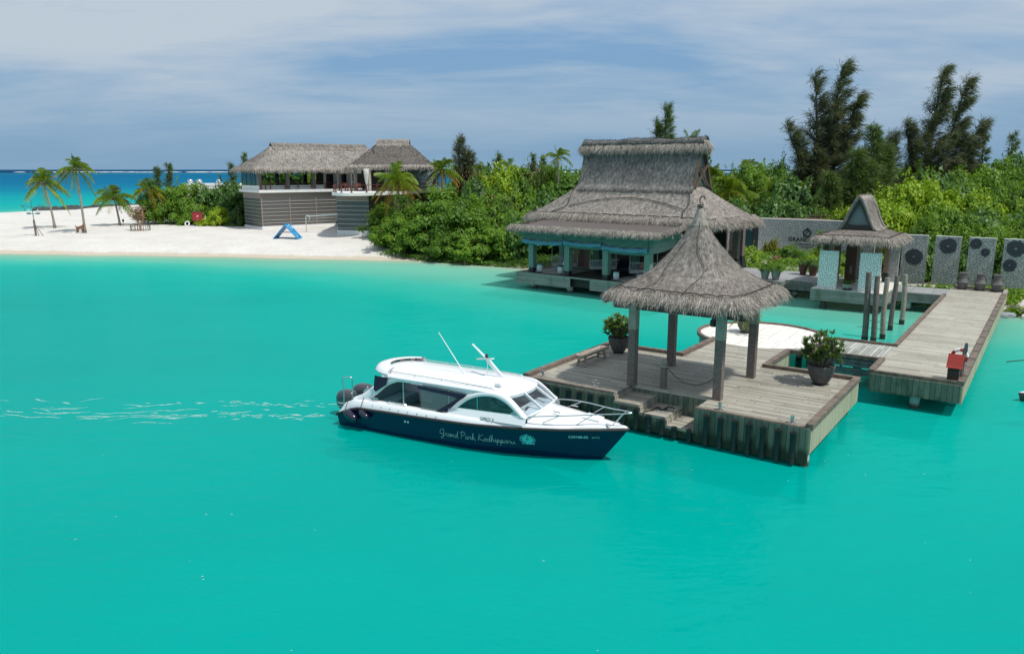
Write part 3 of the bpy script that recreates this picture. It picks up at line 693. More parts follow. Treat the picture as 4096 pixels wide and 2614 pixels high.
def build_pavilion():
    cx, cy = -5.04, 3.1; o = (cx, cy, DZ)
    t = thing('thatched_pavilion', 'open pavilion with tall conical thatched roof on four square posts on the dock', 'pavilion', DOCK, o)
    for x in (-6.65, -3.40):
        for y in (1.35, 4.85):
            mb = MB(o); mb.box(x - .145, x + .145, y - .145, y + .145, DZ, 3.35); mb.build('post', M_post, t, bevel=.012)
            mb = MB(o); mb.box(x - .15, x + .15, y - .15, y + .15, 3.35, 4.35)
            t2 = t.children[-1]; mb.build('post_head', M_postcap, t2, bevel=.012)
    mb = MB(o)
    for x in (-6.65, -3.40): mb.box(x - .09, x + .09, .55, 5.65, 4.3, 4.5)
    for y in (1.35, 4.85): mb.box(-7.45, -2.6, y - .09, y + .09, 4.08, 4.3)
    for i in range(16):
        a = 2 * math.pi * i / 16; k = min(1 / max(abs(math.cos(a)), 1e-3), 1 / max(abs(math.sin(a)), 1e-3)) * 2.45
        mb.tube([(cx + k * f * math.cos(a), cy + k * f * math.sin(a), z) for f, z in ((1, 4.36), (.82, 4.52), (.66, 4.72), (.5, 4.98), (.36, 5.35))], .045, 6)
    mb.build('rafters', M_dark, t)
    prof = [(7.74, .05), (7.15, .26), (6.72, .50), (6.28, .80), (5.86, 1.10), (5.47, 1.44), (5.14, 1.86), (4.86, 2.30), (4.62, 2.68)]
    pf = interp_profile(prof, 34); rng = np.random.default_rng(3)
    rows = []
    for k, (z, w, _) in enumerate(pf):
        e = 2 + 5.0 * max(0, (w - .4) / 2.28) ** 1.3
        rows.append(super_ring(cx, cy, w, z, e, 72))
    roof = thatch_mesh('roof', rows, 30000, .27, .015, rng, True, .12, .14, .16, M_thatch, t, o)
    fringe_mesh('eave_fringe', rows[-1], (cx, cy, 4.6), 8500, .43, .015, rng, True, .12, .78, M_fringe, roof, o, inward=.34)
    ring_rope('binding_rope', [tuple(np.array(p) + (np.array(p) - np.array((cx, cy, p[2]))) * .0) for p in rows[-5]], .018, M_rope, roof, o, .05)
    cap = interp_profile([(7.80, .02), (7.5, .15), (7.16, .285), (7.04, .335)], 8)
    cr = [super_ring(cx, cy, w, z, 2, 40) for z, w, _ in cap]
    cp = thatch_mesh('roof_cap', cr, 900, .35, .016, rng, True, .05, .08, .05, M_fringe, roof, o)
    mb = MB(o); pts = polyline_smooth([(cx, cy, 7.75), (cx - .03, cy, 7.95), (cx + .03, cy + .02, 8.06), (cx + .12, cy + .03, 8.05), (cx + .15, cy + .03, 7.96)]); mb.tube(pts, .022, 6)
    for zz in (7.70, 7.76): mb.tube([(cx + .10 * math.cos(a), cy + .10 * math.sin(a), zz) for a in np.linspace(0, 6.28, 14, endpoint=False)], .02, 6, closed=True)
    mb.build('finial', M_rope, roof)
    # stray binding ropes down the thatch
    def on(tt, ang):
        i = min(len(rows) - 2, int(tt * (len(rows) - 1))); j = int(ang / 360 * 72) % 72; p = rows[i][j]; return (p[0] + (p[0] - cx) * .02, p[1] + (p[1] - cy) * .02, p[2] + .05)
    for track in (((.35, 25), (.6, 20), (.8, 28), (.92, 18)), ((.15, 70), (.4, 66), (.62, 76), (.8, 60), (.93, 58))):
        mb = MB(o); mb.tube(polyline_smooth([on(*q) for q in track]), .010, 5); mb.build('stray_rope', M_rope, roof)
    # small black hanging lamp
    mb = MB(o); mb.lathe([(.0, .0), (.10, .02), (.13, .12), (.12, .22), (.05, .3), (.0, .31)], 14, (-3.75, 1.55, 3.72)); mb.tube([(-3.75, 1.55, 4.0), (-3.75, 1.55, 4.35)], .012, 6)
    l = mb.build('hanging_lamp', M_darksteel, None, smooth_angle=50); l.location = t.location; l.rotation_euler = t.rotation_euler
    tag(l, 'small black lamp hanging under the pavilion eave beside the front post', 'lamp')
build_pavilion()

def build_dock_props():
    # rope post and rope
    o = (-5.52, 1.6, DZ)
    t = thing('rope_post', 'short square wooden post with round knob at the top of the dock steps', 'post', DOCK, o)
    mb = MB(o); mb.box(-5.62, -5.42, 1.5, 1.7, DZ, 2.02); mb.build('shaft', M_post, t, bevel=.012)
    mb = MB(o); mb.lathe([(.10, 0), (.13, .02), (.13, .08), (.07, .10), (.10, .15), (.115, .2), (.10, .26), (.05, .3), (0, .305)], 16, (-5.52, 1.6, 2.02)); mb.build('knob', M_postcap, t, smooth_angle=50)
    a, b = Vector((-5.40, 1.58, 2.05)), Vector((-3.56, 1.30, 1.98)); pts = []
    for i in range(21):
        u = i / 20; p = a.lerp(b, u); p.z -= .42 * (1 - (2 * u - 1) ** 2); pts.append(tuple(p))
    mb = MB((-4.5, 1.45, 1.6)); mb.tube(pts, .024, 6)
    q = mb.build('barrier_rope', simple('weathered_rope', (.13, .115, .09), .9, var=.3, scale=30), None, smooth_angle=50)
    q.location = DOCK.w(-4.5, 1.45, 1.6); q.rotation_euler = (0, 0, DOCK.rz); tag(q, 'brown rope slung in a low curve from knobbed post to pavilion post', 'rope')
    pts = polyline_smooth([(-4.8, .95, .78), (-4.95, 1.0, .80), (-5.1, .85, .77), (-4.95, .7, .80), (-5.15, .6, .77), (-5.3, .75, .79), (-5.35, .45, .77), (-5.42, .2, .77), (-5.5, -.02, .78), (-5.45, -.12, .62), (-5.3, -.15, .45), (-5.15, -.17, .35)], 5)
    mb = MB((-5.1, .5, .76)); mb.tube(pts, .022, 6); q = mb.build('mooring_line', M_rope, None, smooth_angle=50)
    q.location = DOCK.w(-5.1, .5, .76); q.rotation_euler = (0, 0, DOCK.rz); tag(q, 'black mooring line lying in a tangle on the middle dock step', 'rope')
    # bench
    o = (-9.55, 3.45, DZ)
    t = thing('wooden_bench', 'rustic split-log bench at the left edge of the dock', 'bench', DOCK, o)
    M_log = simple('split_log_wood', (.33, .27, .21), .8, var=.35, scale=6, bump=.4)
    mb = MB(o); n = 10
    prof = [(.21 * math.cos(a), -.15 * math.sin(a)) for a in np.linspace(0, math.pi, 9)]
    mb.grid([[(-9.55 + x, y, 1.71 + z) for x, z in prof] for y in np.linspace(2.45, 4.6, 8)]); 
    mb.box(-9.76, -9.34, 2.45, 4.6, 1.70, 1.725)
    for y in (2.45, 4.6): mb.add([(-9.55 + x, y, 1.71 + z) for x, z in prof], [tuple(range(9))])
    mb.build('seat', M_log, t, smooth_angle=40)
    for y, dy in ((2.75, -.10), (4.25, .1)):
        for s_ in (-1, 1):
            mb = MB(o); mb.tube([(-9.55 + s_ * .12, y, 1.62), (-9.55 + s_ * .2, y + dy, DZ)], [.05, .06], 8); mb.build('leg', M_log, t, smooth_angle=50)
    mb = MB(o); mb.tube([(-9.55, 2.7, 1.42), (-9.55, 4.3, 1.42)], .035, 8); mb.tube([(-9.72, 2.71, 1.42), (-9.38, 2.71, 1.42)], .03, 8); mb.tube([(-9.72, 4.29, 1.42), (-9.38, 4.29, 1.42)], .03, 8); mb.build('stretcher', M_log, t, smooth_angle=50)
build_dock_props()

# ------------------------------------------------------------------ pier with bridge
def build_pier():
    o = (1.7, 20, 0)
    t = thing('wooden_pier', 'long bleached wooden pier with brown kerbs running back to the urns', 'pier', DOCK, o)
    mb = MB(o); mb.prism([(.18, 8.34), (3.25, 8.34), (3.25, 35.3), (.18, 35.3)], DZ - .09, DZ); mb.build('decking', M_pier, t)
    mb = MB(o); mb.prism([(-3.1, 10.63), (.178, 10.63), (.178, 13.82), (-2.9, 13.82)], DZ - .09, DZ - .003); mb.build('bridge_decking', M_bridge, t)
    mb = MB(o)
    mb.box(.08, .28, 8.30, 10.72, DZ - .03, DZ + .13); mb.box(.28, 3.12, 8.30, 8.44, DZ - .03, DZ + .10); mb.box(3.13, 3.35, 8.30, 33.5, DZ - .03, DZ + .14)
    mb.box(.08, .26, 13.73, 31.3, DZ - .03, DZ + .12); mb.box(-2.3, .08, 13.73, 13.88, DZ - .03, DZ + .11); mb.box(-1.7, .08, 10.55, 10.70, DZ - .03, DZ + .11); mb.box(-2.7, -1.7, 10.25, 10.4, DZ - .03, DZ + .11)
    mb.box(.3, 3.2, 35.2, 35.34, DZ - .02, DZ + .14)
    for y in np.arange(9.2, 33, 1.65): mb.box(3.12, 3.36, y, y + .07, DZ + .14, DZ + .165)
    mb.build('kerb', M_kerb, t)
    mb = MB(o); mb.box(3.13, 3.35, 33.5, 35.34, DZ - .03, DZ + .135); mb.build('new_kerb_length', M_postcap, t)
    mb = MB(o); mb.box(.14, 3.27, 8.24, 8.30, .54, DZ - .032); mb.build('front_boarding', M_skirt, t)
    mb = MB(o)
    for k in range(4): mb.box(3.29, 3.33, 8.3, 35.3, .50 + k * .185, .50 + k * .185 + .155)
    mb.box(3.26, 3.29, 8.3, 35.3, .52, DZ - .05); mb.build('side_slats', M_skirt_side, t)
    mb = MB(o); mb.box(.10, .14, 13.9, 31, .6, DZ - .04); mb.build('inner_boarding', M_skirt_side, t)
    mb = MB(o)
    for k in range(4):
        mb.box(-2.7, .1, 10.58, 10.62, .50 + k * .165, .50 + k * .165 + (.145 if k != 1 else .11))
    for x in (-2.2, -1.45, -.8, -.1): mb.box(x, x + .08, 10.63, 10.70, .5, 1.15)
    mb.build('bridge_slats', simple('dark_blue_grey_slats', (.10, .13, .14), .8, var=.3, scale=4), t)
    mb = MB(o)
    for x in (.5, 2.9): mb.box(x - .1, x + .1, 8.5, 35.1, DZ - .42, DZ - .1)
    mb.box(-3, .2, 11, 11.2, DZ - .4, DZ - .1); mb.box(-3, .2, 13.3, 13.5, DZ - .4, DZ - .1); mb.build('beams', M_dark, t)
    for x, y in ((1.75, 8.75), (1.75, 14), (2.9, 14), (.5, 19), (2.9, 19), (.5, 24), (2.9, 24), (.5, 29), (2.9, 29), (-1.0, 12)):
        mb = MB(o); mb.tube([(x, y, -2.6), (x, y, DZ - .1)], .18, 14); mb.build('pile', M_concrete, t, smooth_angle=40)
build_pier()

def build_poles():
    M_p1 = simple('dark_pole_wood', (.14, .115, .10), .85, var=.35, scale=5, bump=.4); M_p2 = simple('pale_pole_wood', (.29, .25, .20), .85, var=.35, scale=5, bump=.4)
    M_wet = simple('wet_algae_wood', (.03, .028, .022), .5, var=.3)
    labs = ['tallest and nearest dark mooring pole standing beside the bridge', 'second tallest dark mooring pole right behind the tallest one by the bridge', 'pale knotty mooring pole third from the bridge, slightly bent',
            'slim dark mooring pole fourth from the bridge with a wet black foot', 'shortest pale mooring pole farthest from the bridge']
    for i, (x, y, zt, r, m_) in enumerate(((-2.31, 20.15, 3.72, .155, M_p1), (-1.86, 20.15, 3.55, .14, M_p1), (-1.6, 21.4, 3.33, .135, M_p2), (-1.63, 24.2, 3.14, .13, M_p1), (-1.46, 26.46, 2.96, .14, M_p2))):
        t = thing('mooring_pole', labs[i], 'pole', DOCK, (x, y, 0), .5 * i, 'mooring poles in the water beside the pier')
        rn = random.Random(i); pts = []; rr = []
        for k in range(9):
            u = k / 8; pts.append((.05 * math.sin(u * 4 + i) * (1 - u * .2), .04 * math.sin(u * 5 + 2 * i), -1.5 + u * (zt + 1.5))); rr.append(r * (1.08 - .16 * u) * rn.uniform(.95, 1.05))
        mb = MB(); mb.tube(pts, rr, 14); mb.build('shaft', m_, t, smooth_angle=50)
        mb = MB(); mb.tube([(pts[3][0], pts[3][1], -.2), (pts[3][0], pts[3][1], .28)], r * 1.09, 14, caps=False); mb.build('wet_foot', M_wet, t, smooth_angle=50)
build_poles()

def build_box():
    o = (2.94, 8.72, DZ)
    t = thing('life_ring_box', 'small dark timber box with a red shingled lean-to roof at the pier end', 'box', DOCK, o)
    Mr = planks('red_painted_boards', 'z', .11, [(.22, .022, .018), (.28, .03, .022), (.33, .04, .03)], gap=.05, along='x', seg=5)
    Mb = planks('dark_brown_boards', 'z', .15, [(.035, .028, .022), (.05, .04, .03), (.07, .055, .04)], gap=.05, along='x', seg=5)
    mb = MB(o); mb.box(2.75, 3.13, 8.53, 8.93, DZ, 1.9); mb.build('cabinet', Mb, t)
    mb = MB(o); mb.add([(2.70, 8.44, 1.84), (3.24, 8.44, 1.84), (3.24, 8.80, 2.27), (2.70, 8.80, 2.27), (2.70, 8.40, 1.81), (3.24, 8.40, 1.81), (3.24, 8.80, 2.22), (2.70, 8.80, 2.22)], [(0, 1, 2, 3), (7, 6, 5, 4), (0, 4, 5, 1), (1, 5, 6, 2), (2, 6, 7, 3), (3, 7, 4, 0)])
    mb.build('front_roof', Mr, t)
    mb = MB(o); mb.add([(2.70, 8.80, 2.27), (3.24, 8.80, 2.27), (3.24, 9.06, 1.95), (2.70, 9.06, 1.95), (2.70, 8.80, 2.22), (3.24, 8.80, 2.22), (3.24, 9.06, 1.90), (2.70, 9.06, 1.90)], [(3, 2, 1, 0), (4, 5, 6, 7), (0, 1, 5, 4), (1, 2, 6, 5), (2, 3, 7, 6), (3, 0, 4, 7)]); mb.build('rear_roof', Mr, t)
    mb = MB(o); mb.bar((3.16, 9.0, DZ), (3.16, 9.0, 2.5), .06, .06); mb.build('stand', M_post, t)
    # red and white life ring, hung behind
    o2 = (3.04, 9.12, 2.15)
    t = thing('life_ring', 'red and white life ring hanging behind the red-roofed box', 'life ring', DOCK, o2)
    Mred = simple('red_plastic', (.45, .03, .03), .5); Mwh = simple('white_plastic', (.75, .75, .73), .5)
    pts = [(.24 * math.cos(a), 0, .24 * math.sin(a)) for a in np.linspace(0, 2 * math.pi, 33)]
    for k in range(8):
        mb = MB(); mb.tube(pts[k * 4:k * 4 + 5], .06, 10); mb.build('red_band' if k % 2 else 'white_band', Mred if k % 2 else Mwh, t, smooth_angle=50)
    o3 = (3.22, 9.05, DZ)
    t = thing('paddle', 'grey paddle standing upright behind the red-roofed box', 'paddle', DOCK, o3)
    Mg = simple('grey_paddle', (.13, .15, .17), .5)
    mb = MB(); mb.tube([(0, 0, .14), (0, 0, 1.0)], .018, 8); mb.build('shaft', Mg, t, smooth_angle=50)
    mb = MB(); mb.xzprism([(-.03, 1.0), (.03, 1.0), (.065, 1.12), (.06, 1.36), (.03, 1.44), (-.03, 1.44), (-.06, 1.36), (-.065, 1.12)], -.012, .012); mb.build('blade', Mg, t)
build_box()
# ------------------------------------------------------------------ terrace, kiosk, walls
TZ = 1.25
def slat_skirt(mb, x0, x1, y0, y1, z0, z1, n=5, gap=.022):
    h = (z1 - z0) / n
    for k in range(n): mb.box(x0, x1, y0, y1, z0 + k * h + gap, z0 + (k + 1) * h)
def build_terrace():
    o = (-10, 33, 0)
    t = thing('stone_terrace', 'grey paved terrace with slatted edges linking the big hut, the kiosk and the pier', 'terrace', DOCK, o)
    mb = MB(o)
    mb.prism([(-14.6, 31.5), (-10.05, 31.5), (-10.05, 32.6), (-8.0, 32.6), (-8.0, 31.9), (-7.36, 31.9), (-7.36, 37.8), (-20, 37.8), (-20, 33.4), (-14.6, 33.4)], TZ - .12, TZ)
    mb.prism([(-2.9, 31.4), (.178, 31.4), (.178, 34.3), (-2.9, 34.3)], TZ - .12, TZ); mb.build('paving', M_paving, t)
    mb = MB(o)
    slat_skirt(mb, -14.6, -10.05, 31.46, 31.5, .55, TZ - .03); slat_skirt(mb, -10.05, -10.01, 31.5, 32.6, .55, TZ - .03); slat_skirt(mb, -10.0, -8.0, 32.58, 32.62, .55, TZ - .05)
    slat_skirt(mb, -8.0, -7.36, 31.86, 31.9, .55, TZ - .03); slat_skirt(mb, -2.88, .14, 31.36, 31.4, .60, TZ - .03); slat_skirt(mb, -20, -14.6, 33.36, 33.4, .55, TZ - .03)
    mb.build('slatted_skirt', M_slat, t)
    mb = MB(o); mb.box(-14.5, -10.2, 31.8, 32.5, .5, 1.1); mb.box(-9.9, -7.5, 32.9, 33.1, .4, 1.1); mb.box(-2.8, .1, 31.7, 31.9, .5, 1.1); mb.build('dark_beam', M_dark, t)  # dark timber beams behind the slats
    for x, y in ((-9.5, 33.2), (-1.9, 31.7), (-.3, 31.8), (-13, 32.4)):
        mb = MB(o); mb.tube([(x, y, -2), (x, y, TZ - .13)], .2, 12); mb.build('pile', M_concrete, t, smooth_angle=40)
build_terrace()
def build_kiosk():
    z0 = 1.345; o = (-5.13, 32, 1.25)
    t = thing('arrival_kiosk', 'small thatched kiosk with saddle-shaped gabled roof and white stone panels in front', 'kiosk', DOCK, o)
    mb = MB(o); mb.box(-7.35, -2.9, 29.0, 35.3, z0 - .10, z0); mb.build('floor', M_tile, t)
    mb = MB(o); slat_skirt(mb, -7.35, -2.9, 28.95, 29.0, .55, z0 - .015, 6); slat_skirt(mb, -2.9, -2.85, 29.0, 34.3, .55, z0 - .015, 6); slat_skirt(mb, -7.4, -7.35, 29, 32, .55, z0 - .015, 6); mb.build('slatted_skirt', M_slat, t)
    mb = MB(o); mb.box(-7.2, -3.0, 29.2, 29.4, .5, 1.2); mb.box(-3.1, -3.0, 29.4, 34, .5, 1.2); mb.build('inner_beam', M_dark, t)
    for x, y in ((-6.6, 29.35), (-3.6, 29.4)):
        mb = MB(o); mb.tube([(x, y, -2), (x, y, 1.2)], .18, 12); mb.build('pile', M_concrete, t, smooth_angle=40)
    for x0, x1 in ((-7.05, -5.87), (-4.57, -3.30)):
        mb = MB(o); mb.box(x0, x1, 29.25, 29.43, z0, 3.84); mb.build('stone_panel', M_stone, t, bevel=.015)
    M_pale = mosaic('kiosk_stone_wall', (.52, .53, .52), (.70, .71, .69), (.12, .13, .13), (8, 8, 8), .085)
    for x0, x1, y0, y1 in ((-6.35, -5.62, 35.0, 35.2), (-3.95, -3.18, 34.98, 35.2), (-5.62, -4.9, 35.6, 35.8)):
        mb = MB(o); mb.box(x0, x1, y0, y1, z0, 4.25); mb.build('stone_wall', M_pale, t)
    mb = MB(o); mb.box(-7.1, -6.95, 30.2, 34.9, z0, 4.2); mb.build('side_wall', M_brown, t)
    for x, y in ((-3.90, 34.68), (-6.3, 34.5), (-3.75, 30.6), (-6.6, 30.4)):
        mb = MB(o); mb.box(x - .14, x + .14, y - .14, y + .14, z0 + .65, 4.5); mb.build('post', simple('tan_post', (.26, .19, .13), .7, var=.15), t) if 'tan_post' not in MATS else mb.build('post', MATS['tan_post'], t)
        mb = MB(o); mb.box(x - .17, x + .17, y - .17, y + .17, z0, z0 + .65); mb.build('post_foot', M_darksteel, t.children[-1])
    mb = MB(o)                                                   # brown shelf cabinet with pale panels
    mb.box(-6.25, -5.55, 33.2, 33.6, z0, 3.9); mb.build('cabinet', M_brown, t)
    cab = t.children[-1]
    mb = MB(o)
    mb.box(-5.95, -5.78, 33.17, 33.2, 1.9, 2.5); mb.build('notice', M_potpale, cab)
    mb = MB(o); mb.box(-7.3, -2.95, 30.0, 30.15, 4.35, 4.5); mb.box(-7.3, -2.95, 34.6, 34.75, 4.35, 4.5); mb.box(-7.1, -6.95, 29.3, 35.2, 4.2, 4.36); mb.box(-3.4, -3.25, 29.3, 35.2, 4.2, 4.36); mb.build('roof_beams', M_dark, t)
    # roof
    rng = np.random.default_rng(8); cx, cy = -5.13, 32.0
    prof = [(7.22, .10, 1.62), (6.85, .32, 1.60), (6.3, .56, 1.58), (5.7, .80, 1.58), (5.22, 1.10, 1.62), (4.98, 1.62, 2.15), (4.80, 2.10, 2.62), (4.63, 2.60, 3.12)]
    pz = interp_profile([(p[0], p[1], 0) for p in prof], 24); py = interp_profile([(p[0], p[2], 0) for p in prof], 24)
    rings = [rect_ring(cx, cy, pz[k][1], py[k][1], pz[k][0], 10, .05, .10 * (k / 23) ** 3) for k in range(24)]
    ks = 15
    lo = rings[ks - 1:]
    roof = thatch_mesh('roof', lo, 14000, .28, .018, rng, True, .10, .16, .15, M_thatch, t, o)
    for sx in (0, 1):                                            # steep saddle sides
        sl = slice(10, 21) if sx == 0 else slice(30, 41)
        rows = [(r + r[:1])[sl] for r in rings[:ks + 1]]
        thatch_mesh('saddle_side', rows, 8000, .28, .018, rng, False, .09, .14, .16, M_thatch, roof, o)
    rows = [[(cx + .11 * math.cos(a), y, 7.20 + .11 * math.sin(a)) for y in np.linspace(30.3, 33.7, 8)] for a in np.linspace(0, math.pi, 7)]
    thatch_mesh('ridge_roll', rows, 700, .25, .02, rng, False, .06, .3, .05, M_fringe, roof, o)
    for y, s_ in ((30.40, -1), (33.6, 1)):                       # gable rims, teal-grey panel and dark frame
        mb = MB(o)
        pts = [(cx - pz[k][1] * .98, y, pz[k][0] - .02) for k in range(ks - 1, -1, -1)] + [(cx + pz[k][1] * .98, y, pz[k][0] - .02) for k in range(ks)]
        mb.tube(pts, .11, 8); mb.build('gable_rim', M_thatch, roof, smooth_angle=60)
        mb = MB(o); pts2 = [(p[0] * .97 + cx * .03, p[2]) for p in pts]; mb.xzprism(pts2, y - s_ * .18, y - s_ * .22); mb.build('gable_panel', simple('teal_grey_gable_panel', (.16, .20, .20), .6, var=.1) if 'teal_grey_gable_panel' not in MATS else MATS['teal_grey_gable_panel'], roof)
        mb = MB(o)
        for q in (-1, 1): mb.bar((cx + q * .93, y - s_ * .02, 5.2), (cx + q * .06, y - s_ * .02, 6.95), .12, .14)
        mb.box(cx - .95, cx + .95, y - s_ * .02 - .06, y - s_ * .02 + .06, 5.16, 5.42)
        mb.bar((cx - .82, y, 5.42), (cx, y, 5.36), .10, .2); mb.bar((cx + .82, y, 5.42), (cx, y, 5.36), .10, .2)
        mb.build('gable_frame', M_dark, roof)
    fringe_mesh('eave_fringe', rings[-1], (cx, cy, 4.6), 7000, .48, .019, rng, True, .1, .75, M_fringe, roof, o, inward=.3)
    ring_rope('binding_rope', rings[-4], .022, M_rope, roof, o, .04)
    # bowl with plant between the panels
    o2 = (-5.2, 29.35, z0)
    b = thing('bowl_planter', 'low stone bowl with a dark spiky plant between the two kiosk panels', 'planter', DOCK, o2)
    mb = MB(); mb.box(-.24, .24, -.24, .24, 0, .09); mb.build('plinth', M_darksteel, b)
    mb = MB(); mb.lathe([(.16, .09), (.27, .17), (.34, .30), (.33, .40), (.29, .42), (.24, .38), (0, .36)], 20); mb.build('bowl', M_potpale, b, smooth_angle=50)
    rg = np.random.default_rng(4); n = 90; a = rg.uniform(0, 6.28, n); d = np.stack([np.cos(a), np.sin(a), rg.uniform(.4, 2.2, n)], -1)
    v, q = strands(np.stack([.12 * np.cos(a), .12 * np.sin(a), np.full(n, .38)], -1), d, rg.uniform(.3, .55, n), .03, rg, rg.uniform(.02, .2, n)); link('leaves', raw_mesh('leaves', v, q), M_leaf_dark, b)
build_kiosk()

def emblem_disc(parent, x, y, z, r, off, seed=0):
    """dark rosette of radiating coral plates with a small star-shaped hole"""
    rn = random.Random(seed); mb = MB(off); n = 22
    for k in range(n):
        a0 = 2 * math.pi * k / n; a1 = 2 * math.pi * (k + .86) / n; ro = r * rn.uniform(.90, 1.03)
        ps = [(x + q * math.cos(a), z + q * math.sin(a)) for q, a in ((r * .30, a0), (ro, a0), (ro * 1.02, (a0 + a1) / 2), (ro, a1), (r * .30, a1))]
        mb.xzprism(ps, y - .05, y - .004)
    k = 24; ring = [(x + r * f * math.cos(2 * math.pi * i / k), z + r * f * math.sin(2 * math.pi * i / k)) for f in (.16, .34) for i in range(k)]
    mb.add([(p[0], y - .065, p[1]) for p in ring], [(i, (i + 1) % k, k + (i + 1) % k, k + i) for i in range(k)])
    mb.build('emblem', M_emblem, parent)
M_bluegl0 = simple('dark_teal_glass', (.02, .06, .065), .15, var=.2)
def build_walls():
    labs = ['freestanding stacked-stone screen wall beside the kiosk with one dark rosette at mid height', 'freestanding stacked-stone screen wall with one dark rosette near its top edge',
            'freestanding stacked-stone screen wall with two small dark rosettes', 'freestanding stacked-stone screen wall at the right edge with a large rosette above a smaller one']
    for i, (x0, x1, em) in enumerate(((-3.5, -1.88, [(-2.67, 2.9, .58)]), (-1.42, .16, [(-.60, 3.77, .55)]), (.64, 2.22, [(1.05, 4.02, .36), (1.66, 3.47, .28)]), (2.68, 4.35, [(3.38, 3.82, .55), (3.15, 2.68, .42)]))):
        o = ((x0 + x1) / 2, 38, 1.1)
        t = thing('screen_wall', labs[i], 'wall', DOCK, o, 0, 'stone screen walls behind the pier')
        mb = MB(o); mb.box(x0, x1, 38, 38.22, 1.0, 4.41); mb.build('wall', M_stone2, t, bevel=.02)
        mb = MB(o); mb.box(x0 - .01, x1 + .01, 37.985, 38.235, 4.41, 4.445); mb.build('coping', M_whitewall, t)
        for k, e in enumerate(em): emblem_disc(t, e[0], 38, e[1], e[2], o, i * 5 + k)
    # long sign wall
    o = (-12.5, 48, 1.2)
    t = thing('sign_wall', 'long pale stone wall with dark crest and hotel lettering behind the kiosk garden', 'wall', DOCK, o)
    mb = MB(o); mb.box(-17.05, -7.0, 48, 48.3, 1.0, 4.57); mb.build('wall', M_stone3, t)
    mb = MB(o); mb.box(-17.06, -6.99, 47.97, 48.33, 4.57, 4.63); mb.build('coping', M_whitewall, t)
    mb = MB(o); mb.box(-17.0, -11.2, 48.34, 52, 4.50, 4.56); mb.box(-17.0, -11.2, 51.95, 52.1, 4.5, 4.78); mb.build('flat_roof', M_brown, t)
    mb = MB(o); mb.box(-17.0, -11.2, 52.1, 52.25, 4.5, 4.83); mb.build('roof_edge', M_postcap, t)
    mb = MB(o); mb.box(-18.75, -17.06, 48.05, 48.2, 1.2, 4.5); mb.build('dark_doorway', M_darksteel, t)
    mb = MB(o); mb.box(-18.2, -17.6, 48.0, 48.05, 1.3, 4.2); mb.build('glass_door', M_bluegl0, t)
    mb = MB(o); mb.box(-27, -18.75, 48, 48.3, 1.0, 4.57); mb.build('wall', M_stone3, t)
    Md = simple('sign_lettering', (.02, .024, .03), .5)
    def txt(s_, size, x, z, **k): place_text(text_mesh(s_, size, .012, **k), Md, t, sub((x, 47.97, z), o), (1, 0, 0), (0, 0, 1))
    txt('GRAND PARK', .50, -12.66, 2.83, spacing=1.10, bold=True); txt('KODHIPPARU', .235, -12.66, 2.42, spacing=1.2); txt('MALDIVES', .2, -12.66, 2.17, spacing=1.15)
    mb = MB(o); mb.box(-14.05, -13.62, 47.96, 47.99, 2.41, 2.425); mb.box(-11.72, -11.3, 47.96, 47.99, 2.41, 2.425); mb.build('lettering_rule', Md, t)
    crest_mesh(t, Md, None, lambda u, w: sub((-12.72 + u * .42, 47.965, 3.47 + w * .42), o), (0, -.012, 0), 'P', .36, M_stone3)
def crest_mesh(parent, m, m2, pos, nrm_off, letter, size, mfield):
    """ornate crest: scrolled wreath round an oval field with a letter P, little crown on top and ribbon below"""
    mb = MB(); k = 40
    def strip(pts, w):
        for i in range(len(pts) - 1):
            (x0, y0), (x1, y1) = pts[i], pts[i + 1]; dx, dy = x1 - x0, y1 - y0; L = math.hypot(dx, dy) or 1; nx, ny = -dy / L * w / 2, dx / L * w / 2
            q = [(x0 + nx, y0 + ny), (x1 + nx, y1 + ny), (x1 - nx, y1 - ny), (x0 - nx, y0 - ny)]; mb.add([pos(*p) for p in q], [(0, 1, 2, 3)])
    strip([(.66 * math.cos(a), .60 * math.sin(a)) for a in np.linspace(0, 2 * math.pi, k)], .16)
    for j in range(14):                                  # curled leaves
        a = 2 * math.pi * j / 14 + .2
        if abs(a - 4.71) < .35: continue
        c, s_ = math.cos(a), math.sin(a); base = (.72 * c, .66 * s_)
        strip([(base[0] + r * math.cos(a + tw), base[1] + r * math.sin(a + tw)) for r, tw in ((0, 0), (.12, .1), (.22, .5), (.27, 1.0), (.2, 1.7))], .09)
    strip([(-.15, .72), (-.2, .98), (-.07, .86), (0, 1.08), (.07, .86), (.2, .98), (.15, .72)], .10)
    strip([(-.78, -.92), (-.45, -.78), (0, -.86), (.45, -.78), (.78, -.92)], .17); strip([(-.78, -.92), (-.66, -.70)], .1); strip([(.78, -.92), (.66, -.70)], .1)
    mb.build('crest', m, parent, recalc=False)
    cr = parent.children[-1]
    p0, px, py = Vector(pos(0, 0)), Vector(pos(1, 0)), Vector(pos(0, 1))
    place_text(text_mesh(letter, size * 1.7, .004), m if m2 is None else m2, cr, tuple(p0 + Vector(nrm_off)), px - p0, py - p0)
build_walls()

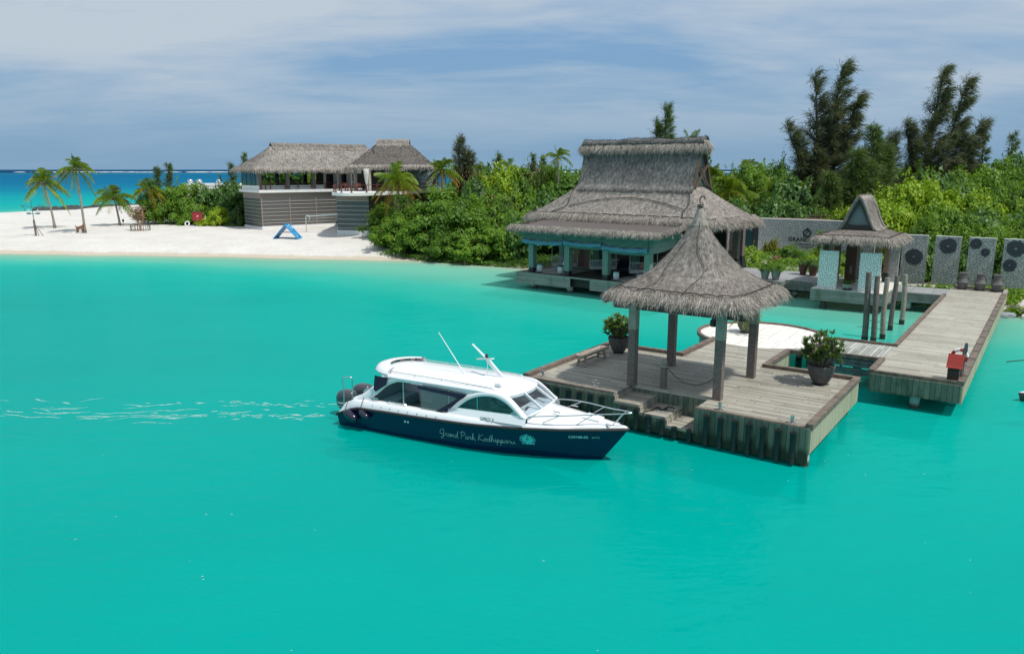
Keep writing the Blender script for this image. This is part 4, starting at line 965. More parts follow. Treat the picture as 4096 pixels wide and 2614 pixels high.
def build_urns_pots():
    labs = ['leftmost of the three grey urns at the back of the pier', 'middle one of the three grey urns at the back of the pier', 'rightmost of the three grey urns at the back of the pier']
    first = None
    for i, x in enumerate((.78, 1.78, 2.72)):
        if first is None:
            t = thing('grey_urn', labs[0], 'urn', DOCK, (x, 34.8, TZ), 0, 'grey urns at the back of the pier')
            mb = MB(); mb.box(-.26, .26, -.26, .26, 0, .04); mb.build('plinth', M_darksteel, t)
            M_urn = simple('grey_urn_clay', (.125, .12, .115), .8, var=.3, scale=5, bump=.35)
            mb = MB(); mb.lathe([(.19, .04), (.25, .16), (.33, .38), (.355, .48), (.33, .52), (.27, .62), (.235, .74), (.23, .92), (.25, 1.02), (.275, 1.06), (.275, 1.10), (.24, 1.12), (.21, 1.08), (.20, .9), (.0, .7)], 28); mb.build('body', M_urn, t, smooth_angle=35)
            mb = MB(); mb.tube([(.232 * math.cos(a), .232 * math.sin(a), .84) for a in np.linspace(0, 6.283, 28, endpoint=False)], .016, 6, closed=True); mb.tube([(.30, 0, .58), (.34, 0, .70), (.30, 0, .84), (.24, 0, .88)], .03, 6); mb.tube([(-.30, 0, .58), (-.34, 0, .70), (-.30, 0, .84), (-.24, 0, .88)], .03, 6); mb.build('handles', M_urn, t, smooth_angle=50)
            first = t
        else:
            c = copy_tree(first); c.location = DOCK.w(x, 34.8, TZ); c.rotation_euler = (0, 0, DOCK.rz + .35 * i); c['label'] = labs[i]
build_urns_pots()
# ------------------------------------------------------------------ big reception hut over the water
def build_hut():
    o = (6, 6, 0); DZh = 1.25
    t = thing('reception_hut', 'large open-sided hut with tall steep thatched ridge roof and flat awning over the water', 'hut', HUT, o)
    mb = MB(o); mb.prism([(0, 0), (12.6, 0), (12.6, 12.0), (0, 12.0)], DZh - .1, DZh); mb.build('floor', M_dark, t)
    mb = MB(o); slat_skirt(mb, 0, 5.15, -.05, 0, .38, DZh - .1, 5); mb.box(0, 12.6, -.055, .02, DZh - .1, DZh + .015); mb.build('slatted_skirt', M_slat, t)
    mb = MB(o); slat_skirt(mb, 6.9, 12.6, -.05, 0, .42, DZh - .1, 5); mb.build('slatted_skirt', M_slat, t)
    mb = MB(o); slat_skirt(mb, -.05, 0, 0, 5, .38, DZh - .1, 5); mb.build('side_skirt', M_slat, t)
    mb = MB(o); slat_skirt(mb, 12.6, 12.65, 0, 3, .42, DZh - .1, 5); mb.build('side_skirt', M_slat, t)
    mb = MB(o); mb.box(.3, 12.4, .35, .5, .5, 1.1); mb.build('floor_beam', M_dark, t)
    for x, y in ((1.3, .6), (4.7, .6), (8.2, .8), (11.4, .8), (1.3, 5), (4.7, 5), (6.3, 2.6), (11.4, 5)):
        mb = MB(o); mb.tube([(x, y, -2), (x, y, 1.1)], .25, 14); mb.build('pile', M_concrete, t, smooth_angle=40)
    for x in (1.09, 4.49, 7.88, 11.29):
        for y in (.62, 4.6, 9.5):
            mb = MB(o); mb.box(x - .225, x + .225, y - .225, y + .225, DZh + .35, 4.5 if y < 1 else 5.0); mb.build('post', M_greenpaint, t)
            p = t.children[-1]
            mb = MB(o); mb.box(x - .20, x + .20, y - .20, y + .20, DZh, DZh + .35); mb.build('post_foot', M_darksteel, p)
    mb = MB(o)
    mb.box(-.15, 12.0, .45, .75, 4.05, 4.38); mb.box(1.0, 1.2, .3, 5, 4.38, 4.52); mb.box(4.4, 4.6, .3, 5, 4.38, 4.52); mb.box(7.8, 8.0, .3, 5, 4.38, 4.52); mb.box(11.2, 11.4, .0, 5, 4.38, 4.6)
    mb.box(11.15, 11.45, .75, 4.4, 4.05, 4.36); mb.build('beams', M_greenpaint, t)
    mb = MB(o)
    for y in (1.6, 2.9): mb = MB(o); mb.box(11.5, 12.55, y - .07, y + .07, 4.36, 4.6); mb.build('beam_end', M_postcap, t)
    mb = MB(o); mb.box(12.2, 12.33, -.45, .0, 4.36, 4.62); mb.build('beam_end', M_postcap, t)
    # rolled canvas blinds
    for i, (x0, x1, zb, zt) in enumerate(((.35, 4.2, 3.50, 4.35), (4.28, 7.62, 3.58, 4.32), (7.68, 11.4, 3.42, 4.32))):
        rn = random.Random(i); mb = MB(o); nx = 26
        rows = []
        for k, zz in enumerate(np.linspace(zt, zb + .34, 6)):
            rows.append([(x0 + (x1 - x0) * j / nx, .34 - .06 * math.sin(j * .9 + k) * (k / 5) - .03 * (k / 5), zz - (.10 * math.sin(math.pi * j / nx) * (k / 5))) for j in range(nx + 1)])
        mb.grid(rows); mb.build('blind', M_blind, t, smooth=True, recalc=False); bl = t.children[-1]
        mb = MB(o); rows = []
        for k in range(9):
            a = 2 * math.pi * k / 8
            rows.append([(x0 + (x1 - x0) * j / nx, .27 + .10 * math.cos(a) + .02 * math.sin(j * 1.3 + k * 2), zb + .16 - .10 * math.sin(math.pi * j / nx) + .18 * math.sin(a) * (1 + .15 * math.sin(j * .7 + i))) for j in range(nx + 1)])
        mb.grid(rows); mb.build('rolled_canvas', M_blindroll, bl, smooth=True)
        if i:
            mb = MB(o); rows = [[(x0 + .3 + (x1 - x0 - .3) * j / nx, .40 + .02 * math.sin(j), zz - .06 * math.sin(math.pi * j / nx)) for j in range(nx + 1)] for zz in (zb + .05, zb - .20)]
            mb.grid(rows); mb.build('blind_hem', M_blind, bl, smooth=True, recalc=False)
    mb = MB(o); rows = []
    for k, f in enumerate(np.linspace(0, 1, 5)):
        rows.append([(11.42 + .02 * k, .85 + (4.25 - .85) * j / 14, 4.1 - f * (.78 - .35 * j / 14) - .12 * math.sin(math.pi * j / 14) * f) for j in range(15)])
    mb.grid(rows); mb.build('side_blind', simple('grey_canvas', (.25, .27, .25), .85, var=.1), t, smooth=True, recalc=False)
    # awning roof: nearly flat felted sheet with thatch fringe
    rng = np.random.default_rng(21)
    mb = MB(o); mb.add([(-.35, -.5, 4.66), (12.65, -.5, 4.66), (12.45, 6.2, 5.22), (-.3, 6.2, 5.22), (-.35, -.5, 4.54), (12.65, -.5, 4.54), (12.45, 6.2, 5.10), (-.3, 6.2, 5.10)], [(0, 1, 2, 3), (7, 6, 5, 4), (0, 4, 5, 1), (1, 5, 6, 2), (2, 6, 7, 3), (3, 7, 4, 0)])
    mb.build('awning', M_awning, t); aw = t.children[-1]
    rows = [[(x, y, 4.70 + (y + .5) * .084) for x in np.linspace(-.4, 12.7, 40)] for y in (-.28, -.42, -.55)]
    p, dn, N_, sd = surf_sample(rows, 200, rng, False)
    fringe_mesh('awning_fringe', [(x, -.52, 4.70) for x in np.linspace(-.45, 12.7, 60)], (6, 3, 4.6), 9000, .40, .024, rng, False, .10, .55, M_fringe, aw, o, inward=.28, outdir=(0, -1, 0))
    fringe_mesh('awning_fringe', [(12.62 - .03 * k, -.5 + k, 4.70 + k * .084) for k in np.linspace(0, 4.8, 20)], (6, 3, 4.6), 1500, .28, .03, rng, False, .06, .6, M_thatch, aw, o, inward=.2, outdir=(1, 0, 0))
    fringe_mesh('awning_fringe', [(-.33, -.5 + k, 4.70 + k * .084) for k in np.linspace(0, 4.8, 20)], (6, 3, 4.6), 1200, .26, .03, rng, False, .06, .6, M_fringe, aw, o, inward=.2, outdir=(-1, 0, 0))
    # main roof: lower hipped skirt
    cx, cy = 6.1, 7.75
    prof = [(7.95, 5.15, 1.22), (7.55, 5.35, 1.45), (6.9, 6.25, 2.0), (6.25, 7.3, 2.62), (5.70, 8.25, 3.2), (5.34, 8.95, 3.72)]
    pa = interp_profile([(p_[0], p_[1], 0) for p_ in prof], 22); pb = interp_profile([(p_[0], p_[2], 0) for p_ in prof], 22)
    rings = [rect_ring(cx + .0, cy, pa[k][1], pb[k][1], pa[k][0], 20, .045, .10 * (k / 21) ** 3) for k in range(22)]
    roof = thatch_mesh('roof', rings, 52000, .34, .028, rng, True, .10, .16, .28, M_thatch_far, t, o)
    fringe_mesh('eave_fringe', rings[-1], (cx, cy, 5.3), 22000, .66, .028, rng, True, .16, .70, M_fringe, roof, o, inward=.50)
    ring_rope('binding_rope', rings[-4], .03, M_rope, roof, o, .06, per=1.0)
    # steep upper roof
    for s_ in (-1, 1):
        pr = [(11.18, .10), (10.4, .42), (9.5, .72), (8.6, 1.02), (7.9, 1.32), (7.55, 1.60)]
        pp = interp_profile([(a, b, 0) for a, b in pr], 16)
        rows = [[(x + (0.20 * k / 15 if x < cx else -.05 * k / 15) * 0, cy + s_ * pp[k][1], pp[k][0]) for x in np.linspace(1.05 + .02 * k, 11.52, 40)] for k in range(16)]
        thatch_mesh('steep_roof_side', rows, 26000 if s_ < 0 else 4000, .36, .026, rng, False, .09, .09, .2, M_thatch_steep, roof, o)
    rows = [[(x, cy + .34 * math.cos(a), 11.0 + (.33 + .05 * math.sin(x * 1.1 + 1) + .03 * math.sin(x * 2.7)) * math.sin(a)) for x in np.linspace(.88, 11.72, 40)] for a in np.linspace(-.35, math.pi + .35, 10)]
    cap = thatch_mesh('ridge_roll', rows, 5200, .30, .026, rng, False, .06, .25, .1, M_thatch_steep, roof, o)
    for s_ in (-1, 1):
        fringe_mesh('ridge_fringe', [(x, cy + s_ * .36, 10.86 + .05 * abs(math.sin(x * 2.2))) for x in np.linspace(.85, 11.78, 60)], (cx, cy, 11), 9500 if s_ < 0 else 1500, .80, .030, rng, False, .10, .30, M_fringe, cap, o, inward=.12, clumpy=.35, outdir=(0, s_, 0))
    for x in (.84, 11.76):
        fringe_mesh('ridge_end_fringe', [(x, cy + q, 10.95) for q in np.linspace(-.4, .4, 8)], (cx, cy, 11), 700, .75, .04, rng, False, .15, .2, M_fringe, cap, o, inward=.1, outdir=((x > 6) * 2 - 1, 0, 0))
    mb = MB(o); mb.tube([(x, cy - .40, 10.90 + .06 * abs(math.sin(x * 2.2))) for x in np.linspace(.86, 11.76, 90)], .025, 5); mb.build('binding_rope', M_rope, cap)
    M_gl = simple('dull_gable_glass', (.06, .09, .085), .2, var=.1)
    for x, s_ in ((11.36, 1), (1.3, -1)):
        mb = MB(o); mb.add([(x, cy - 1.35, 7.8), (x, cy + 1.35, 7.8), (x, cy + .1, 11.0), (x, cy - .1, 11.0)], [(0, 1, 2, 3)]); mb.build('gable_glass', M_gl, roof)
        if s_ < 0: continue
        mb = MB(o)
        for q in (-1, 1): mb.bar((x + s_ * .12, cy + q * 1.35, 7.7), (x + s_ * .12, cy + q * .10, 11.0), .13, .16, (1, 0, 0))
        for q in (-1, 1):
            mb.bar((x + s_ * .16, cy - q * 1.05, 7.75), (x + s_ * .16, cy + q * .62, 9.35), .07, .07, (1, 0, 0)); mb.bar((x + s_ * .16, cy - q * .93, 7.75), (x + s_ * .16, cy + q * .72, 9.3), .05, .07, (1, 0, 0))
        mb.build('gable_lattice', M_brown, roof)
    # stray ropes on the front slope
    def fr(u, tt):
        k = tt * 21; i = min(int(k), 20); f = k - i; z = pa[i][0] * (1 - f) + pa[i + 1][0] * f; w_ = pb[i][1] * (1 - f) + pb[i + 1][1] * f; hx = pa[i][1] * (1 - f) + pa[i + 1][1] * f
        return (cx + u * hx, cy - w_ - .03, z + .09)
    for tr in (((-.62, .66), (-.4, .52), (-.1, .44), (.2, .44), (.5, .52), (.72, .66)), ((-.96, .06), (-.86, .35), (-.66, .66), (-.72, .85)), ((.98, .04), (.92, .3), (.80, .55), (.70, .7), (.66, .93))):
        mb = MB(o); mb.tube(polyline_smooth([fr(*q) for q in tr]), .028, 5); mb.build('stray_rope', M_rope, roof)
    # inner walls, counter and columns of the land side
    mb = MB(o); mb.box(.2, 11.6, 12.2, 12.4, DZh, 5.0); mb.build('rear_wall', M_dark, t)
    mb = MB(o); mb.box(5.6, 9.6, 7.2, 7.5, DZh, 4.6); mb.build('reception_back_panel', M_brown, t)
    mb = MB(o); mb.box(5.9, 9.3, 6.2, 6.6, DZh, 2.35); mb.box(5.8, 9.4, 6.1, 6.7, 2.35, 2.42); mb.build('reception_counter', M_brown, t)
    for x, y in ((12.34, 13.44), (10.3, 16.4), (13.0, 11.0), (9.6, 13.2)):
        mb = MB(o); mb.box(x - .22, x + .22, y - .22, y + .22, DZh + .95, 5.6); mb.build('column', M_post, t)
        c_ = t.children[-1]; mb = MB(o); mb.grid([[(x + sx * w, y + sy * w, z) for sx, sy in ((-1, -1), (1, -1), (1, 1), (-1, 1))] for w, z in ((.40, DZh), (.24, DZh + .96))], closed=True); mb.build('column_foot', M_darksteel, c_)
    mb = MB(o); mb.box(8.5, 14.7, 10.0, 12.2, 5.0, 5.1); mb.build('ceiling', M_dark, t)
build_hut()

def build_hut_furniture():
    Mw = simple('white_painted_timber', (.50, .52, .50), .6, var=.1); Mc = simple('pale_cushion', (.50, .51, .49), .9, var=.08); Mp = simple('dusty_pink_cushion', (.38, .20, .17), .9); Mr = simple('dark_red_cushion', (.18, .05, .05), .9)
    Mrope = simple('pale_rope', (.42, .40, .34), .9); Mg = simple('olive_cushion', (.18, .17, .03), .9)
    def swing(x, y, rz, label, cush, hang=True):
        t = thing('swing_sofa', label, 'sofa', HUT, (x, y, 1.25), rz, 'hanging slatted sofas in the hut')
        mb = MB(); mb.box(-1.0, 1.0, -.42, .42, .34, .44); mb.build('seat_frame', Mw, t)
        mb = MB(); mb.box(-.96, .96, -.38, .36, .44, .58); mb.build('seat_cushion', Mc, t, bevel=.04)
        mb = MB(); mb.box(-1.0, 1.0, .38, .44, .98, 1.06); mb.box(-1.0, 1.0, .38, .44, .52, .58)
        for k in range(17): mb.box(-.98 + k * .12, -.94 + k * .12, .395, .425, .44, 1.0)
        mb.build('backrest', Mw, t)
        for s_ in (-1, 1):
            mb = MB(); mb.box(s_ * 1.0 - .03, s_ * 1.0 + .03, -.42, .44, .74, .80)
            for k in range(6): mb.box(s_ * 1.0 - .015, s_ * 1.0 + .015, -.40 + k * .15, -.36 + k * .15, .42, .76)
            mb.build('armrest', Mw, t)
            mb = MB(); mb.tube([(s_ * 1.0, -.4, .4), (s_ * .96, 0, 3.0)], .025, 6); mb.tube([(s_ * 1.0, .42, .4), (s_ * .96, 0, 3.0)], .025, 6); mb.build('hanging_rope', Mrope, t)
        for (px, m_) in cush:
            mb = MB(); mb.bar((px, .12, .60), (px, .34, 1.0), .42, .14, (0, 1, 0)); mb.build('pillow', m_, t, bevel=.05)
        return t
    swing(2.35, 3.1, R(38), 'white slatted hanging sofa inside the hut behind the leftmost post', [(-.2, Mc), (.4, Mr)])
    swing(5.75, 3.4, R(38 + 180), 'white slatted hanging sofa seen from behind near the middle of the hut', [(0, Mg)])
    swing(9.4, 3.2, R(28), 'white slatted hanging sofa with pink pillow behind the third post of the hut', [(-.1, Mp), (.45, Mr)])
    swing(11.9, 5.2, R(120), 'white slatted hanging sofa under the grey side blind of the hut', [(0, Mc)])
    M_lan = simple('white_ribbed_drum', (.62, .66, .66), .6, var=.05)
    labs = ['white ribbed drum stool with dark top beside the leftmost hut post', 'white ribbed drum stool just left of the second hut post', 'white ribbed drum stool just right of the third hut post', 'white ribbed drum stool nearly hidden behind the pavilion roof']
    first = None
    for i, (x, y) in enumerate(((1.72, .72), (3.72, .72), (8.62, .75), (10.72, .8))):
        if first is None:
            first = thing('drum_stool', labs[0], 'stool', HUT, (x, y, 1.25), 0, 'white drum stools at the front of the hut')
            mb = MB(); n = 16; rows = []
            for z, r in ((.06, .15), (.2, .20), (.36, .215), (.52, .20), (.62, .16)):
                rows.append([((r * (1.0 if j % 2 else .84)) * math.cos(2 * math.pi * j / (2 * n)), (r * (1.0 if j % 2 else .84)) * math.sin(2 * math.pi * j / (2 * n)), z) for j in range(2 * n)])
            mb.grid(rows, closed=True); mb.build('drum', M_lan, first)
            mb = MB(); mb.lathe([(.0, .62), (.27, .63), (.28, .67), (.0, .675)], 20); mb.build('top', M_darksteel, first, smooth_angle=40)
            mb = MB(); mb.lathe([(.17, 0), (.17, .06), (0, .06)], 16); mb.build('foot', M_darksteel, first)
        else:
            c = copy_tree(first); c.location = HUT.w(x, y, 1.25); c['label'] = labs[i]
    first = None
    for i, (x, y, lab) in enumerate(((3.2, 1.9, 'low pale table in front of the left hanging sofa in the hut'), (10.2, 2.0, 'low pale table in front of the hanging sofa with the pink pillow'))):
        t = thing('low_table', lab, 'table', HUT, (x, y, 1.25), .3)
        mb = MB(); mb.box(-.5, .5, -.4, .4, .34, .42); mb.build('table_top', Mw, t)
        for a in (-.4, .4):
            for b_ in (-.3, .3): mb = MB(); mb.box(a - .04, a + .04, b_ - .04, b_ + .04, 0, .34); mb.build('leg', Mw, t)
        v = thing('lantern', 'small white lantern standing on the ' + ('left' if i == 0 else 'right') + ' low table in the hut', 'lantern', HUT, (x - .05, y + .1, 1.67))
        mb = MB(); mb.lathe([(.12, 0), (.15, .03), (.14, .22), (.09, .36), (.06, .38), (0, .38)], 14); mb.build('shade', M_lan, v, smooth_angle=45)
    for i, (x0, x1) in enumerate(((.9, 4.2), (8.3, 11.3))):
        mb = MB(); mb.box(x0, x1, .65, 3.9, 1.252, 1.268); q = mb.build('rug', simple('pale_rug', (.36, .35, .33), .95, var=.1) if 'pale_rug' not in MATS else MATS['pale_rug'], None)
        q.location = HUT.w(0, 0, 0); q.rotation_euler = (0, 0, HUT.rz); tag(q, 'pale woven rug on the ' + ('left' if i == 0 else 'right') + ' part of the hut floor', 'rug')
    t = thing('folding_screen', 'dusty pink folding screen standing inside the left part of the hut', 'screen', HUT, (3.5, 4.1, 1.25), .5)
    for k in range(3):
        mb = MB(); a = (-1) ** k * .45; mb.bar((k * .42 - .6, .1 * (k % 2), .25), (k * .42 - .6, .1 * (k % 2), 1.75), .42, .05, (a, 1, 0)); mb.build('panel', Mp, t)
    labs = ['dark armchair beside the reception counter inside the hut', 'dark armchair deep inside the hut near the rear wall']
    for i, (x, y) in enumerate(((6.9, 4.6), (10.6, 6.5))):
        t = thing('armchair', labs[i], 'armchair', HUT, (x, y, 1.25), .5 + i)
        Md = simple('navy_upholstery', (.02, .03, .05), .8) if 'navy_upholstery' not in MATS else MATS['navy_upholstery']
        mb = MB(); mb.box(-.4, .4, -.4, .4, .15, .45); mb.build('seat', Md, t, bevel=.05)
        mb = MB(); mb.box(-.42, .42, .32, .48, .15, 1.0); mb.build('backrest', Md, t, bevel=.05)
        for s_ in (-1, 1): mb = MB(); mb.box(s_ * .44 - .08, s_ * .44 + .08, -.4, .4, .15, .65); mb.build('armrest', Md, t, bevel=.04)
build_hut_furniture()
# ------------------------------------------------------------------ vegetation
def leaf_quads(p, nvec, size, rng, aspect=.5, fold=.0):
    """diamond leaves: centre p, facing nvec"""
    n = len(p); nv = nrm(nvec); a = nrm(np.cross(nv, nrm(rng.normal(size=(n, 3))))); b = np.cross(nv, a)
    s = np.broadcast_to(np.asarray(size, float), (n,))[:, None]
    v = np.stack([p - a * s * .5, p + b * s * aspect * .5 - nv * s * fold, p + a * s * .5, p - b * s * aspect * .5 - nv * s * fold], 1)
    q = np.arange(n)[:, None] * 4 + np.array([[0, 1, 2, 3]])
    return v.reshape(-1, 3), q
def crown_mesh(name, seed, nclump=58, per=105, leaf=.085, aspect=.5, low=.10, cr=.25, sprigs=5, flat=.75, droop=0.0, dome=1.0):
    """unit crown, radius 1, height 1: separate leaf clumps on limbs, ragged top"""
    rng = np.random.default_rng(seed); lst = []
    cs = []
    while len(cs) < nclump:
        d = rng.normal(size=3); d /= np.linalg.norm(d); d[2] = abs(d[2]); r = rng.uniform(.45, 1) ** .6
        lump = 1 + .22 * math.sin(3 * math.atan2(d[1], d[0]) + seed) + .12 * math.sin(7 * math.atan2(d[1], d[0]) + 2 * seed)
        z = low + (1 - low - .05) * (d[2] ** .8) * r * dome
        c = np.array([d[0] * r * lump * .85, d[1] * r * lump * .85, z])
        cs.append((c, d))
    for c, d in cs:
        m_ = int(per * rng.uniform(.6, 1.4)); R_ = cr * rng.uniform(.7, 1.3)
        q = rng.normal(size=(m_, 3)); q = nrm(q) * rng.random((m_, 1)) ** .45 * R_; q[:, 2] *= flat
        up = nrm(q * 1.3 + np.array([0, 0, R_ * .8]) + d * R_ * .7) + rng.normal(0, .24, (m_, 3))
        pp = c + q; pp[:, 2] = np.maximum(pp[:, 2], low * .3); pp[:, 2] -= droop * (q[:, 0] ** 2 + q[:, 1] ** 2)
        lst.append(leaf_quads(pp, up, leaf * rng.uniform(.6, 1.25, m_), rng, aspect, .12))
    for k in range(sprigs):
        c, d = cs[rng.integers(len(cs))]; dd = nrm(d * .6 + np.array([0, 0, 1.0]) + rng.normal(0, .25, 3)); L = rng.uniform(.12, .26); m_ = 20
        t = rng.random((m_, 1)); pp = c + dd * .15 + dd * t * L + rng.normal(0, .03, (m_, 3))
        lst.append(leaf_quads(pp, rng.normal(size=(m_, 3)) + np.array([0, 0, .8]), leaf * rng.uniform(.6, 1.1, m_), rng, aspect * .8, .1))
    v, q = join_raw(lst); return raw_mesh(name, v, q)
def stem_mesh(seed, n=5, r=.03, top=.75):
    rn = random.Random(seed); mb = MB()
    for k in range(n):
        a = 6.283 * k / n + rn.uniform(-.4, .4); l = rn.uniform(.25, .6)
        mb.tube(polyline_smooth([(0, 0, -.08), (.12 * math.cos(a), .12 * math.sin(a), .2), (l * .7 * math.cos(a), l * .7 * math.sin(a), top * .6), (l * math.cos(a), l * math.sin(a), top)], 3), [r * (1 - .75 * i / 9) for i in range(10)], 5)
    return mb.mesh('stem', smooth=True)
CROWN = {
    'broad': [crown_mesh('crown', 10 + i, leaf=.125, aspect=.62, per=80, cr=.22) for i in range(3)],
    'fine': [crown_mesh('crown', 20 + i, nclump=70, per=105, leaf=.085, aspect=.50, cr=.20, sprigs=6, flat=.62, droop=.5) for i in range(4)],
    'lime': [crown_mesh('crown', 30 + i, nclump=72, per=95, leaf=.095, aspect=.62, cr=.185, sprigs=3) for i in range(3)],
    'low': [crown_mesh('crown', 40 + i, nclump=40, per=90, leaf=.10, aspect=.6, low=.03, cr=.28, sprigs=6) for i in range(2)],
}
STEM = [stem_mesh(i) for i in range(4)]
_variant = [0]
def mats_copy(me, m):
    c = me.copy(); c.materials.clear(); c.materials.append(m); return c
_cache = {}
def shrub(kind, m, x, y, ztop, w, label, group, name='shrub', cat='shrub', depth=None, rz=None):
    i = _variant[0]; _variant[0] += 1
    src = CROWN[kind][i % len(CROWN[kind])]; key = (src.name, m.name)
    if key not in _cache: _cache[key] = mats_copy(src, m)
    z0 = max(gz(x, y), -.1) - .05; h = max(ztop - z0, .5)
    t = thing(name, label, cat, None, (x, y, z0), (i * 2.4 if rz is None else rz), group)
    ch = min(h, 1.25 * w + .8); k = 0
    while True:                                         # tall plants carry several foliage masses, one above the other
        c = bpy.data.objects.new('crown', _cache[key]); COL.objects.link(c); c.parent = t
        zb = h - ch - k * ch * .62; f = 1 + .12 * k
        c.scale = (w * .76 * f, (depth or w) * .76 * f, ch * 1.05); c.location = (.12 * w * math.sin(i * 3 + k * 2), .12 * w * math.cos(i * 2 + k), max(zb, 0)); c.rotation_euler = (0, 0, k * 2.1)
        k += 1
        if zb <= .15 * ch or k > 3: break
    s = STEM[i % len(STEM)]
    if not s.materials: s.materials.append(M_bark)
    k = bpy.data.objects.new('trunk', s); COL.objects.link(k); k.parent = t; k.scale = (w * .55, w * .55, h)
    return t
def frond_set(rng, n, L, el0, el1, droop, wl=.50, seg=10, pairs=24, az0=0, split=1.0):
    """arched fronds with two rows of drooping leaflets; returns raw geometry"""
    lst = []
    for k in range(n):
        az = az0 + 2 * math.pi * (k * .381966 * 1.0) + rng.normal(0, .15); el = rng.uniform(el0, el1); l = L * rng.uniform(.82, 1.12); dr = droop * rng.uniform(.75, 1.3)
        h = np.array([math.cos(az), math.sin(az), 0]); t = np.linspace(0, 1, seg + 1)[:, None]
        path = h * (math.cos(el) * t * l * (1 - .12 * t * dr)) + np.array([0, 0, 1]) * (math.sin(el) * t * l - dr * l * .62 * t ** 2.1)
        tan = nrm(np.gradient(path, axis=0)); side = nrm(np.cross(tan, np.array([0, 0, 1.0]) + 1e-3))
        w = (.035 * (1 - t) + .006) * l / 2.5
        v = np.concatenate([path - side * w, path + side * w]); i = np.arange(seg); q = np.stack([i, i + 1, seg + 2 + i, seg + 1 + i], -1); lst.append((v, q))
        ti = np.linspace(.10, .99, pairs); f = ti * seg; i0 = np.minimum(f.astype(int), seg - 1); fr_ = (f - i0)[:, None]
        p = path[i0] * (1 - fr_) + path[i0 + 1] * fr_; tn = tan[i0]; sd = side[i0]
        ll = wl * l * np.sin(np.pi * (ti * .86 + .10)) ** .7 * .55
        for s_ in (-1, 1):
            d = tn * .75 + sd * s_ * rng.uniform(.7, 1.05, (pairs, 1)) + np.array([0, 0, -1]) * rng.uniform(.15, .75, (pairs, 1))
            lst.append(strands(p, d, ll * rng.uniform(.8, 1.15, pairs), .062 * l / 2.5 * rng.uniform(.8, 1.3, pairs), rng, ll * rng.uniform(.08, .3, pairs), tn + np.array([0, 0, .5])))
    return join_raw(lst)
def palm(x, y, crown, label, group=None, L=2.6, n=16, seed=0, trunk_r=.145, yellow=0, orange=0, dry=0, el=(-.15, 1.25), droop=1.0, base_z=None, lean=.5, name='coconut_palm', nuts=True, mat=None):
    z0 = gz(x, y) - .05 if base_z is None else base_z; rng = np.random.default_rng(seed + 100)
    t = thing(name, label, 'palm tree', None, (x, y, z0), 0, group)
    c = Vector((crown[0] - x, crown[1] - y, crown[2] - z0)); pts = []; rr = []
    for k in range(11):
        u = k / 10; s_ = u ** (1 + lean); pts.append((c.x * s_, c.y * s_, c.z * u)); rr.append(trunk_r * (1.45 - .45 * min(1, u * 6)) * (1 - .35 * u) * (1 + .03 * (k % 2)))
    mb = MB(); mb.tube(pts, rr, 10); mb.build('trunk', M_palmbark, t, smooth=True)
    def part(nm, nn, m, l, e0, e1, dr, az):
        if not nn: return
        v, q = frond_set(rng, nn, l, e0, e1, dr, az0=az); o = link(nm, raw_mesh(nm, v, q), m, t); o.location = c
    L *= 1.12
    part('crown', int(n * 1.15), mat or M_frond, L, el[0], el[1], droop, seed)
    part('upright_fronds', max(3, n // 4), mat or M_frond, L * .8, 1.05, 1.5, .5, seed + 1)
    part('yellow_fronds', yellow, M_frond_y, L * .95, -.35, .45, droop * 1.05, seed + 2)
    part('orange_fronds', orange, M_frond_o, L * .85, -1.0, -.05, droop * 1.1, seed + 3)
    part('dry_fronds', dry, M_frond_dry, L * .8, .0, 1.2, droop * .9, seed + 4)
    if nuts:
        mb = MB()
        for k in range(7): a = k * .9 + seed; mb.lathe([(0, -.12), (.09, -.06), (.11, .02), (.06, .11), (0, .13)], 8, (c.x + .22 * math.cos(a), c.y + .22 * math.sin(a), c.z - .22 - .08 * (k % 3)))
        mb.build('coconuts', simple('husk', (.17, .11, .04), .8) if 'husk' not in MATS else MATS['husk'], t, smooth=True)
    return t
